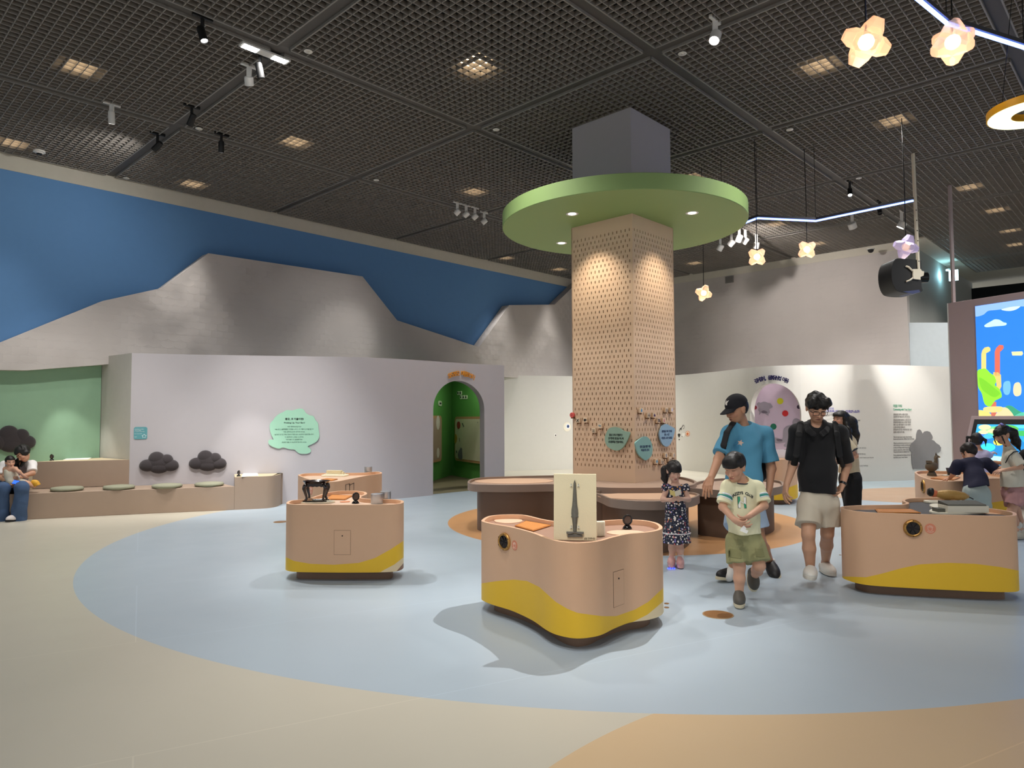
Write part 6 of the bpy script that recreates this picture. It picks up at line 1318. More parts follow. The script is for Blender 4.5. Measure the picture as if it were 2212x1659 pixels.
# ------------------------------------------------------------------ man in blue T-shirt and cap, striding left
def cap_man():
    Y = 6.55; c0 = J(1620, 1252, Y); t = pthing('man in blue T-shirt and navy baseball cap, striding left behind the boy', c0)
    f = Vector((-.62, -.78, 0)); R = head_frame((-.90, -.30, -.28)); hc = J(1591, 884, Y-.02); hh = .235
    shR, shL = J(1576, 936, Y-.08), J(1652, 938, Y+.06); chest = J(1610, 962, Y); bel = J(1607, 1030, Y); hip = J(1606, 1092, Y); hipR, hipL = J(1594, 1098, Y-.05), J(1624, 1098, Y+.06)
    elR, wrR = J(1552, 992, Y-.22), J(1536, 1032, Y-.38); elL, wrL = J(1666, 1012, Y+.05), J(1662, 1056, Y-.05)
    knR, anR = J(1588, 1165, Y-.18), J(1583, 1232, Y-.12); knL, anL = J(1640, 1165, Y+.05), J(1664, 1218, Y+.22)
    P = head_prims(hc, R, hh)+[cone(J(1599, 905, Y+.02), J(1606, 930, Y+.04), .058, .066, .03), cone(shR+(0,0,-.015), shL+(0,0,-.015), .052, .052, .05), cone(chest, bel, .14, .14, .06, f, .74), cone(bel, hip, .14, .135, .05, f, .78)]
    for a, b, w_ in ((shR, elR, wrR), (shL, elL, wrL)): P += [cone(a, b, .055, .043, .03), cone(b, w_, .042, .029, .02)]
    P += hand_prims(wrR, J(1528, 1058, Y-.44)-wrR, (.5, .6, -.2), 1.05, .35, -1)+hand_prims(wrL, J(1659, 1086, Y-.09)-wrL, (-.7, .6, 0), 1.05, .5, 1)
    for a, b, c_, ft in ((hipR, knR, anR, J(1574, 1246, Y-.15)), (hipL, knL, anL, J(1668, 1236, Y+.16))): P += [cone(a, b, .086, .057, .03), cone(b, b*.62+c_*.38, .054, .056, .02), cone(b*.62+c_*.38, c_, .056, .036, .02), cone(c_, ft, .036, .034, .02)]
    sdf_mesh('body', P, .0045, mskin, t, col=face_col(hc, R, hh, '#bd8d70', lip='#8f4f48'))
    Lh = lambda x, y, z: np.array(Vector(hc)+R @ Vector((x, y, z))); Rn = np.array(R)
    sdf_mesh('hair', [egg(Lh(0, -.022, .02), (.087, .104, .1), Rn), cutp(Lh(0, -.03, -.05), Vector(R @ Vector((0, .35, -1)))), cutbox(Lh(0, .10, -.02), (.2, .085, .2), Rn), cutbox(Lh(0, .03, -.04), (.2, .045, .06), Rn)], .005, mhair, t)
    navy = M('navy cap cotton', '#16161d', .8, bump=.2)
    cp_ = sdf_mesh('baseball_cap', [egg(Lh(0, -.012, .045), (.093, .113, .10), Rn, .01), cutp(Lh(0, 0, .028), Vector(R @ Vector((0, -.22, -1)))),], .004, navy, t)
    q = MB(); rows = []
    for a in np.linspace(-1.05, 1.05, 13):
        i_ = Vector(Lh(.088*math.sin(a), -.012+.106*math.cos(a), .03-.0*abs(a))); o_ = Vector(Lh(.088*math.sin(a)*1.02, -.012+.106*math.cos(a)+.082*math.cos(a)**.6, .026-.024*math.cos(a)-.012*abs(a)))
        rows.append([q.V(p) for p in (i_+R @ Vector((0, 0, .005)), o_+R @ Vector((0, 0, .004)), o_-R @ Vector((0, 0, .004)), i_-R @ Vector((0, 0, .005)))])
    for a, b in zip(rows, rows[1:]):
        for k in range(4): q.F((a[k], a[(k+1) % 4], b[(k+1) % 4], b[k]))
    q.F(rows[0]); q.F(rows[-1]); rel(q.build('cap_brim', navy, t, smooth=True, angle=50), t)
    tm = text_mesh('cap_logo', 'NY', .055, M('logo white', '#efe9df', .7), None, frame(Vector(Lh(0, .16, .085)), R @ Vector((-1, 0, 0)), R @ Vector((0, -.35, .94))), 0, 'CENTER', .002, .05, .55)
    wrap(t, cp_, tm, R @ Vector((0, -1, 0)), .003)
    blue = M('blue cotton', '#5798b8', .85, bump=.15, var=.05)
    S1 = [cone(shR+(0,0,-.010), shL+(0,0,-.010), .072, .072, .05), cone(J(1602, 918, Y+.03), shR, .068, .066, .04), cone(J(1604, 918, Y+.04), shL, .068, .066, .04), cone(chest, bel, .148, .158, .07, f, .78), cone(bel, hip, .158, .168, .05, f, .82), cone(J(1606, 928, Y+.02), chest, .085, .12, .05)]
    for a, b in ((shR, elR), (shL, elL)):
        a, b = np.array(a), np.array(b); d = b-a; S1.append(cone(a, a+d*.80, .070, .080, .03, flat=(False, True)))
    sh = sdf_mesh('t_shirt', S1+[cutp(J(1606, 1086, Y), (0, 0, -1)), cute(J(1603, 912, Y+.0), (.082, .082, .062))], .006, blue, t, .006, 16)
    em = M('emblem peach', '#e7c3ae', .7); q = MB(); ce = J(1602, 957, Y-.17); st = [Vector(ce)+Vector((math.cos(a)*r, 0, math.sin(a)*r)) for a, r in zip(np.linspace(0, 2*PI, 10, endpoint=False), (.03, .014)*5)]; q.F([q.V(p) for p in st]); eo = q.build('chest_emblem', em); wrap(t, sh, eo, (.15, 1, 0), .004)
    lb = M('pale blue cotton', '#a9bed6', .85, var=.04)
    S2 = [cone(J(1606, 1085, Y), hip, .15, .15, .05, f, .85)]
    for a, b, sc in ((hipR, knR, .62), (hipL, knL, .62)):
        a, b = np.array(a), np.array(b); S2.append(cone(a, a+(b-a)*sc, .112, .118, .03, flat=(False, True)))
    sdf_mesh('shorts', S2, .006, lb, t, .006, 20)
    stp = M('bag black', '#141417', .7); pts = [J(u, v, Y+dy) for u, v, dy in ((1592, 915, .08), (1581, 917, -.09), (1570, 934, -.232), (1563, 962, -.258), (1560, 990, -.19))]
    sdf_mesh('backpack_strap', [cone(p_, r_, .030, .030, .01, (-.6, -.7, .35), .3) for p_, r_ in zip(pts, pts[1:])], .005, stp, t)
    sdf_mesh('backpack', [egg(J(1632, 985, Y+.24), (.14, .1, .2), None, .03), egg(J(1628, 1015, Y+.22), (.15, .1, .13), None, .04)], .008, stp, t)
    mbk, msb = M('black clog', '#1d1b1c', .5), M('clog sole cream', '#cfc4a8', .6); sock = M('white sock', '#dcdad6', .85)
    for a, b in ((anR, J(1574, 1246, Y-.15)), (anL, J(1668, 1236, Y+.16))): sdf_mesh('sock', [cone(np.array(a)+(0,0,.05), a, .042, .043, .02, flat=(True, False)), cone(a, b, .044, .044, .02)], .006, sock, t)
    clog(t, 'clog', J(1593, 1249, Y-.02), J(1550, 1251, Y-.16), (0, 0, 1), .112, mbk, msb); clog(t, 'clog', J(1661, 1214, Y+.28), J(1679, 1254, Y+.02), (-.3, -.78, .35), .115, mbk, msb)
cap_man()

# ------------------------------------------------------------------ boy in the printed T-shirt
def boy():
    Y = 5.68; c0 = J(1600, 1308, Y); t = pthing('boy in pale yellow printed T-shirt and olive cargo shorts, walking in front', c0)
    f = Vector((-.08, -1, 0)); R = head_frame((-.66, -.62, -.36)); hc = J(1587, 1009, Y-.03); hh = .205
    shR, shL = J(1573, 1052, Y), J(1636, 1053, Y+.02); chest = J(1605, 1070, Y); bel = J(1606, 1118, Y-.01); hip = J(1608, 1155, Y); hipR, hipL = J(1592, 1165, Y), J(1625, 1165, Y)
    elR, wrR = J(1561, 1095, Y-.06), J(1586, 1123, Y-.24); elL, wrL = J(1651, 1092, Y-.05), J(1618, 1115, Y-.24)
    knR, anR = J(1597, 1224, Y-.06), J(1597, 1288, Y-.04); knL, anL = J(1640, 1222, Y-.08), J(1629, 1246, Y+.22)
    P = head_prims(hc, R, hh)+[cone(J(1598, 1030, Y+.0), J(1604, 1048, Y+.02), .042, .05, .02), cone(shR, shL, .042, .042, .04), cone(chest, bel, .095, .1, .04, f, .76), cone(bel, hip, .1, .098, .04, f, .8)]
    for a, b, w_ in ((shR, elR, wrR), (shL, elL, wrL)): P += [cone(a, b, .037, .031, .02), cone(b, w_, .031, .022, .015)]
    P += hand_prims(wrR, J(1602, 1132, Y-.28)-wrR, (.3, .6, .5), .78, .75, -1)+hand_prims(wrL, J(1603, 1124, Y-.27)-wrL, (-.2, .6, .4), .78, .8, 1)
    for a, b, c_, ft in ((hipR, knR, anR, foot_in(J(1597, 1288, Y+.05), (J(1597, 1304, Y-.17)[0], Y-.17, .012), (0, 0, 1), .5, .03)), (hipL, knL, anL, foot_in(J(1622, 1232, Y+.27), J(1628, 1277, Y+.16), (-.05, -.9, .25), .5, .03))): P += [cone(a, b, .066, .047, .02), cone(b, b*.6+c_*.4, .045, .044, .02), cone(b*.6+c_*.4, c_, .044, .028, .02), cone(c_, ft, .03, .028, .02)]
    sdf_mesh('body', P, .004, mskin, t, col=face_col(hc, R, hh, '#cfa085', lip='#b06a5e'))
    qs = hh/.23; Lh = lambda x, y, z: np.array(Vector(hc)+R @ Vector((x*qs, y*qs, z*qs))); Rn = np.array(R); e = lambda *a: tuple(x*qs for x in a)
    sdf_mesh('hair', [egg(Lh(0, -.014, .036), e(.093, .115, .105), Rn, .015), egg(Lh(0, .06, .06), e(.075, .05, .055), Rn, .03), cutp(Lh(0, -.03, -.055), Vector(R @ Vector((0, .35, -1)))), cutbox(Lh(0, .13, -.05), e(.2, .1, .078), Rn), cutbox(Lh(0, .03, -.05), e(.2, .05, .055), Rn)], .0045, mhair, t, .002, 70)
    tee = M('pale yellow cotton', '#e6e3bf', .85, bump=.12, var=.03)
    S1 = [cone(shR+(0,0,-.002), shL+(0,0,-.002), .049, .049, .04), cone(J(1601, 1040, Y+.01), shR, .046, .046, .03), cone(J(1601, 1040, Y+.01), shL, .046, .046, .03), cone(chest, bel, .110, .120, .05, f, .8), cone(bel, hip, .122, .132, .04, f, .82), cone(J(1604, 1045, Y+.01), chest, .055, .09, .04)]
    slv = []
    for a, b in ((shR, elR), (shL, elL)):
        a, b = np.array(a), np.array(b); d = b-a; S1.append(cone(a, a+d*.84, .052, .062, .025, flat=(False, True))); slv.append((a, d))
    sh = sdf_mesh('t_shirt', S1+[cutp(J(1606, 1151, Y), (0, 0, -1)), cute(J(1602, 1036, Y-.01), (.055, .058, .044))], .0045, tee, t, .004, 22)
    dk = M('trim navy', '#2b3240', .8); q_ = MB(); cen = Vector(J(1602, 1043, Y-.01)); q_.tube([cen+Vector((.056*math.cos(a), .058*math.sin(a), .008*math.sin(a)+.004)) for a in np.linspace(0, 2*PI, 25)], .0042, 6); rel(q_.build('neck_trim', dk, t), t)
    tg, wb = M('trim green', '#3f8f86', .8), M('trim pale', '#dfe6ee', .8)
    for a, d in slv:
        for s0, s1, m_ in ((.50, .60, tg), (.42, .49, wb), (.61, .66, wb)): sdf_mesh('sleeve_stripe', [cone(a+d*s0, a+d*s1, .0545+.011*s0/.8, .0545+.011*s1/.8, .002, flat=(True, True)), cutp(J(1606, 1100, Y+.01), (0, 1, 0)), cutp(a+np.array((.012 if a is slv[0][0] else -.012, 0, 0)), (1 if a is slv[0][0] else -1, 0, 0))], .004, m_, t)
    ink = M('print ink', '#1d2a33', .8); pg = M('print green', '#2f8a72', .7); pw = M('print white', '#f4f6ee', .7); grp = []
    fx, fz = Vector((1, 0, 0)), Vector((0, 0, 1)); cc = Vector(J(1606.5, 1066, Y-.12)); s_ = (Y-.12)/FPX
    word = 'HAZZYS CLUB'; 
    for i, ch in enumerate(word):
        if ch == ' ': continue
        x = (-20.5+41*i/10)*s_; a = -x/(26*s_)*.55; z = -abs(x/(20.5*s_))**2*8.5*s_
        m4 = frame(cc+fx*x+fz*z, fx*math.cos(a)+fz*math.sin(a), fz*math.cos(a)-fx*math.sin(a)); o = text_mesh('letter', ch, 8.0*s_, ink, None, m4, 0, 'CENTER', .0009); grp.append(o)
    H = [(-7,15),(-2.5,15),(-2.5,6.5),(4,2.5),(4,15),(8.5,15),(8.5,-8),(4,-8),(4,.5),(-2.5,4.5),(-2.5,-8),(-7,-8)]; hc2 = Vector(J(1605.5, 1090, Y-.13))
    def flat(name, pts, m_, dd): 
        q2 = MB(); q2.F([q2.V(hc2+fx*a*s_+fz*b*s_) for a, b in pts]); o = q2.build(name, m_); wrap(t, sh, o, (0, 1, 0), dd)
    flat('big_letter_outline', [(a*1.1-.1, b*1.06-.2) for a, b in H], ink, .004); flat('big_letter', H, pw, .0055); flat('big_letter_stripe', [(-7,15),(-3,15),(-3,8),(-7,-2)], pg, .007); flat('big_letter_stripe', [(4.2,2.2),(8.4,-1),(8.4,-8),(4.2,-8)], pg, .007)
    for o in grp: wrap(t, sh, o, (0, 1, 0), .004)
    olive = M('olive cargo cotton', '#98976c', .85, bump=.2, var=.06); S2 = [cone(J(1606, 1150, Y), hip, .105, .11, .04, f, .84)]
    for a, b in ((hipR, knR), (hipL, knL)):
        a, b = np.array(a), np.array(b); S2.append(cone(a, a+(b-a)*.86, .085, .096, .02, flat=(False, True)))
    st = sdf_mesh('cargo_shorts', S2+[cutp(J(1606, 1146, Y), (0, 0, 1))], .0045, olive, t, .006, 30)
    for (u, v, w_, h_) in ((1587, 1196, 26, 17), (1640, 1193, 18, 16)):
        q2 = MB(); cc3 = Vector(J(u, v, Y-.12)); n_ = 5; ids = [[q2.V(cc3+fx*(w_*(i/n_-.5))*s_+fz*(h_*(j/n_-.5))*s_) for i in range(n_+1)] for j in range(n_+1)]
        for j in range(n_):
            for i in range(n_): q2.F((ids[j][i], ids[j][i+1], ids[j+1][i+1], ids[j+1][i]))
        o = q2.build('cargo_pocket', M('olive pocket', '#8b8a60', .85, bump=.2), normals=False); wrap(t, st, o, (0, 1, 0), .006); so = o.modifiers.new('thick', 'SOLIDIFY'); so.thickness = .004
    g_, gs = M('grey clog', '#55514a', .55), M('clog sole cream', '#cfc4a8', .6)
    clog(t, 'clog', J(1597, 1288, Y+.05), (J(1597, 1304, Y-.17)[0], Y-.17, .012), (0, 0, 1), .09, g_, gs)
    clog(t, 'clog', J(1622, 1232, Y+.27), J(1628, 1277, Y+.16), (-.05, -.9, .25), .09, g_, gs)
    # paper strip in the hands, held apart from the person
    p = J(1607, 1140, Y-.30); pt = thing('paper_strip', 'folded white paper strip held in the boy\'s hands', 'paper', tuple(map(float, p))); q2 = MB(); q2.obox((-.022, -.008, .0), (.05, -.01, -.02), (0, .004, 0), (-.012, 0, -.022)); q2.obox((-.022, -.008, .0), (.018, -.005, .018), (0, .004, 0), (.02, 0, -.02)); q2.build('fold', mpaper, pt)
boy()

# ------------------------------------------------------------------ little girl in the floral dress
def floral():
    m = bpy.data.materials.new('floral print'); m.use_nodes = True; nt = m.node_tree; N = nt.nodes; L = nt.links; b = N['Principled BSDF']; b.inputs['Roughness'].default_value = .85
    tc = N.new('ShaderNodeTexCoord'); vo = N.new('ShaderNodeTexVoronoi'); vo.inputs['Scale'].default_value = 42; L.new(tc.outputs['Object'], vo.inputs['Vector'])
    hs = N.new('ShaderNodeValToRGB'); hs.color_ramp.interpolation = 'CONSTANT'; e = hs.color_ramp.elements; e[0].color = lin('#f0e6e0'); e[1].color = lin('#c66a70'); e[1].position = .35
    for p_, c in ((.5, '#f4efe8'), (.66, '#d99a5a'), (.76, '#8a7fc0'), (.88, '#efe6da')): x = e.new(p_); x.color = lin(c)
    sp = N.new('ShaderNodeSeparateColor'); L.new(vo.outputs['Color'], sp.inputs[0]); L.new(sp.outputs[0], hs.inputs[0])
    lt = N.new('ShaderNodeMath'); lt.operation = 'LESS_THAN'; lt.inputs[1].default_value = .38; L.new(vo.outputs['Distance'], lt.inputs[0])
    v2 = N.new('ShaderNodeTexVoronoi'); v2.inputs['Scale'].default_value = 70; L.new(tc.outputs['Object'], v2.inputs['Vector']); l2 = N.new('ShaderNodeMath'); l2.operation = 'LESS_THAN'; l2.inputs[1].default_value = .25; L.new(v2.outputs['Distance'], l2.inputs[0])
    m1 = N.new('ShaderNodeMix'); m1.data_type = 'RGBA'; m1.inputs[6].default_value = lin('#25283a'); m1.inputs[7].default_value = lin('#6f7a86'); L.new(l2.outputs[0], m1.inputs[0])
    m2 = N.new('ShaderNodeMix'); m2.data_type = 'RGBA'; L.new(lt.outputs[0], m2.inputs[0]); L.new(m1.outputs[2], m2.inputs[6]); L.new(hs.outputs[0], m2.inputs[7]); L.new(m2.outputs[2], b.inputs['Base Color']); return m
def little_girl():
    Y = 7.12; c0 = J(1460, 1222, Y); t = pthing('little girl in dark floral dress and pink sandals standing by the low tray table', c0)
    f = Vector((.02, -1, 0)); R = head_frame((.10, -.88, -.38)); hc = J(1456, 1017, Y-.02); hh = .185
    shR, shL = J(1441, 1053, Y), J(1477, 1053, Y); chest = J(1459, 1066, Y); bel = J(1459, 1095, Y-.01); hip = J(1461, 1120, Y); hipR, hipL = J(1452, 1125, Y), J(1469, 1125, Y)
    elR, wrR = J(1432, 1079, Y-.02), J(1443, 1080, Y-.17); elL, wrL = J(1487, 1079, Y-.02), J(1474, 1078, Y-.17)
    knR, anR = J(1452, 1172, Y-.02), J(1452, 1203, Y); knL, anL = J(1468, 1174, Y-.02), J(1470, 1206, Y-.03)
    P = head_prims(hc, R, hh)+[cone(J(1458, 1035, Y+.0), J(1459, 1048, Y+.02), .034, .04, .02), cone(shR, shL, .032, .032, .03), cone(chest, bel, .075, .075, .04, f, .8), cone(bel, hip, .078, .085, .04, f, .85)]
    for a, b, w_ in ((shR, elR, wrR), (shL, elL, wrL)): P += [cone(a, b, .029, .026, .02), cone(b, w_, .026, .019, .015)]
    P += hand_prims(wrR, (.6, -.5, .1), (.6, .4, .6), .66, .8, -1)+hand_prims(wrL, (-.6, -.5, .1), (-.6, .4, .6), .66, .8, 1)
    for a, b, c_, ft in ((hipR, knR, anR, J(1451, 1214, Y-.06)), (hipL, knL, anL, J(1470, 1218, Y-.09))): P += [cone(a, b, .052, .037, .02), cone(b, b*.6+c_*.4, .036, .036, .02), cone(b*.6+c_*.4, c_, .036, .026, .02), cone(c_, ft, .027, .024, .02)]
    sdf_mesh('body', P, .004, mskin, t, col=face_col(hc, R, hh, '#dcb09a', lip='#b5605a'))
    qs = hh/.23; Lh = lambda x, y, z: np.array(Vector(hc)+R @ Vector((x*qs, y*qs, z*qs))); Rn = np.array(R); e = lambda *a: tuple(x*qs for x in a)
    sdf_mesh('hair', [egg(Lh(0, -.016, .034), e(.092, .112, .1), Rn, .015), egg(Lh(0, .065, .05), e(.068, .04, .05), Rn, .03), cutp(Lh(0, -.03, -.07), Vector(R @ Vector((0, .35, -1)))), cutbox(Lh(0, .13, -.06), e(.2, .1, .078), Rn), cutbox(Lh(0, .03, -.05), e(.2, .05, .05), Rn)], .0045, mhairb, t, .002, 70)
    sdf_mesh('ponytail', chain([J(1443, 1008, Y+.04), J(1437, 1015, Y+.06), J(1436, 1032, Y+.06), J(1440, 1050, Y+.04)], [.03, .042, .034, .012], .02)+[cone(Lh(.07, .05, .02), Lh(.078, .055, -.06), .012, .006, .01)], .005, mhairb, t, .003, 70)
    fl = floral(); D = [cone(shR, shL, .035, .035, .03), cone(chest, bel, .087, .086, .04, f, .84), cone(bel, J(1461, 1140, Y), .09, .118, .05, f, .9), cone(J(1461, 1130, Y), J(1461, 1171, Y), .115, .148, .03, f, .9, flat=(False, True))]
    dr = sdf_mesh('floral_dress', D+[cute(J(1459, 1042, Y-.03), (.075, .1, .042))], .0045, fl, t, .005, 26)
    for sgn, u in ((-1, 1437), (1, 1481)): sdf_mesh('ruffle_sleeve', [egg(J(u, 1052, Y), (.035, .042, .034), None, .01), egg(J(u+sgn*3, 1056, Y), (.03, .045, .022), None, .01)], .0045, fl, t, .006, 50)
    lace = M('lace white', '#e9e4e6', .8)
    for v, w_ in ((1076, .094), (1150, .139)):
        c_ = Vector(J(1460 if v < 1100 else 1461, v, Y)); q2 = MB(); q2.tube([c_+Vector((w_*math.cos(a), w_*.9*math.sin(a), .002*math.sin(9*a))) for a in np.linspace(0, 2*PI, 41)], .006, 6); rel(q2.build('lace_band', lace, t), t)
    pk = M('pink sandal', '#d3a19c', .5); sc = M('lace sock', '#e2dcda', .85); bl = ME('sole light blue', '#2a3cff', 5)
    for k, (a, b) in enumerate(((anR, J(1450, 1219, Y-.14)), (anL, J(1470, 1222, Y-.17)))):
        b = np.array((b[0], b[1], .012)); sdf_mesh('sock', [cone(np.array(a)+(0,0,.04), a, .031, .031, .01, flat=(True, False)), cone(a, np.array(a)+(0,-.03,-.03), .031, .03, .01)], .0045, sc, t)
        h_ = np.array((a[0], a[1]+.03, .012)); cl = clog(t, 'sandal', h_, b, (0, 0, 1), .072, pk, pk)
        q2 = MB(); [q2.ball(b+np.array((s_*.016, .04, .045)), (.016, .01, .012), 10, 6) for s_ in (-1, 1)]; q2.ball(b+np.array((0, .037, .047)), .008, 8, 6); rel(q2.build('bow', pk, t, smooth=True), t)
        if k == 0: q2 = MB(); [q2.obox(b+np.array((x-.006, -.006, -.012)), (.012, 0, 0), (0, .01, 0), (0, 0, .008)) for x in (-.03, -.01, .012, .032)]; rel(q2.build('sole_light', bl, t), t)
    p = J(1459, 1073, Y-.24); bk_ = thing('picture_booklet', 'small yellowish booklet open in the little girl\'s hands', 'booklet', tuple(map(float, p)))
    for s_ in (-1, 1): q2 = MB(); q2.obox((0, 0, 0), (s_*.055, -.02, .022), (0, .035, .045), (0, -.004, .004)); q2.build('page', M('booklet yellow', '#cdb870', .7) if s_ < 0 else M('booklet grey', '#b9b3a5', .7), bk_)
little_girl()
# ------------------------------------------------------------------ woman with long hair behind the man in black
def woman():
    Y = 10.0; c0 = J(1840, 1126, Y); t = pthing('woman with long black hair, cream blouse and black trousers behind the man in black', c0)
    f = Vector((-.95, -.3, 0)); R = head_frame((-.88, -.42, .02)); hc = J(1814, 906, Y); hh = .22
    shR, shL = J(1822, 945, Y-.14), J(1842, 944, Y+.14); chest = J(1832, 958, Y); bel = J(1834, 995, Y); hip = J(1836, 1030, Y)
    elR, wrR = J(1848, 985, Y-.2), J(1822, 999, Y-.26); elL, wrL = J(1826, 985, Y+.2), J(1808, 1000, Y+.1)
    P = head_prims(hc, R, hh)+[cone(J(1821, 925, Y), J(1829, 942, Y), .048, .055, .02), cone(shR, shL, .052, .052, .04), cone(chest, bel, .11, .105, .05, f, .8), cone(bel, hip, .105, .13, .05, f, .85)]
    for a, b, w_ in ((shR, elR, wrR), (shL, elL, wrL)): P += [cone(a, b, .046, .038, .02), cone(b, w_, .037, .025, .02)]
    P += hand_prims(wrR, (-.9, 0, .25), (0, .6, -.5), .9, .5, -1)+hand_prims(wrL, (-.9, 0, .2), (0, -.6, -.5), .9, .5, 1)
    an = [(J(1838, 1120, Y)[0], Y-.06, .07), (J(1852, 1118, Y)[0], Y+.1, .07)]
    for s_, a in zip((-.08, .08), an): P += [cone(np.array(hip)+(0, s_, -.03), np.array(a), .08, .04, .03), cone(a, np.array(a)+(-.12, -.03, -.045), .035, .028, .02)]
    sdf_mesh('body', P, .006, mskin, t, col=face_col(hc, R, hh, '#cf9d83', lip='#b04f4f', closed=False))
    Lh = lambda x, y, z: np.array(Vector(hc)+R @ Vector((x*.96, y*.96, z*.96))); Rn = np.array(R)
    sdf_mesh('hair', [egg(Lh(0, -.022, .034), (.094, .114, .102), Rn, .02), egg(Lh(0, .06, .055), (.065, .04, .045), Rn, .025)]+chain([Lh(0, -.075, .03), J(1836, 915, Y+.0), J(1845, 940, Y), J(1851, 958, Y+.02)], [.085, .095, .075, .02], .03)+chain([Lh(-.055, -.035, .0), J(1832, 930, Y-.12), J(1838, 952, Y-.15)], [.04, .045, .02], .03)+[cutbox(Lh(0, .14, -.06), (.2, .112, .098), Rn)], .006, mhair, t, .004, 40)
    cl = M('cream linen', '#cdbfa2', .9, bump=.2, var=.03)
    S1 = [cone(shR, shL, .062, .062, .05), cone(chest, bel, .125, .125, .06, f, .85), cone(bel, J(1834, 1020, Y), .125, .15, .05, f, .9), cone(J(1824, 934, Y), chest, .07, .1, .04)]
    for a, b in ((shR, elR), (shL, elL)): a, b = np.array(a), np.array(b); S1.append(cone(a, a+(b-a)*.72, .065, .078, .03, flat=(False, True)))
    sdf_mesh('blouse', S1+[cutp(J(1834, 1022, Y), (0, 0, -1))], .007, cl, t, .005, 16)
    dk = M('cuff dark', '#2d2f38', .8)
    for a, b in ((shR, elR), (shL, elL)): a, b = np.array(a), np.array(b); sdf_mesh('cuff', [cone(a+(b-a)*.66, a+(b-a)*.76, .0795, .082, .01, flat=(True, True))], .006, dk, t)
    bl = M('black trousers', '#131315', .85, bump=.1)
    S2 = [cone(J(1835, 1012, Y), hip, .125, .145, .05, f, .9)]
    for s_, a in zip((-.08, .08), an): S2.append(cone(np.array(hip)+(0, s_, -.03), np.array(a)+(0, 0, -.02), .118, .112, .05, flat=(False, True)))
    sdf_mesh('trousers', S2, .007, bl, t, .006, 14)
    for a in an: clog(t, 'shoe', (a[0]+.07, a[1]+.02, .012), (a[0]-.17, a[1]-.04, .012), (0, 0, 1), .09, M('black shoe', '#16161a', .5), M('shoe sole', '#2a2a2a', .6))
woman()

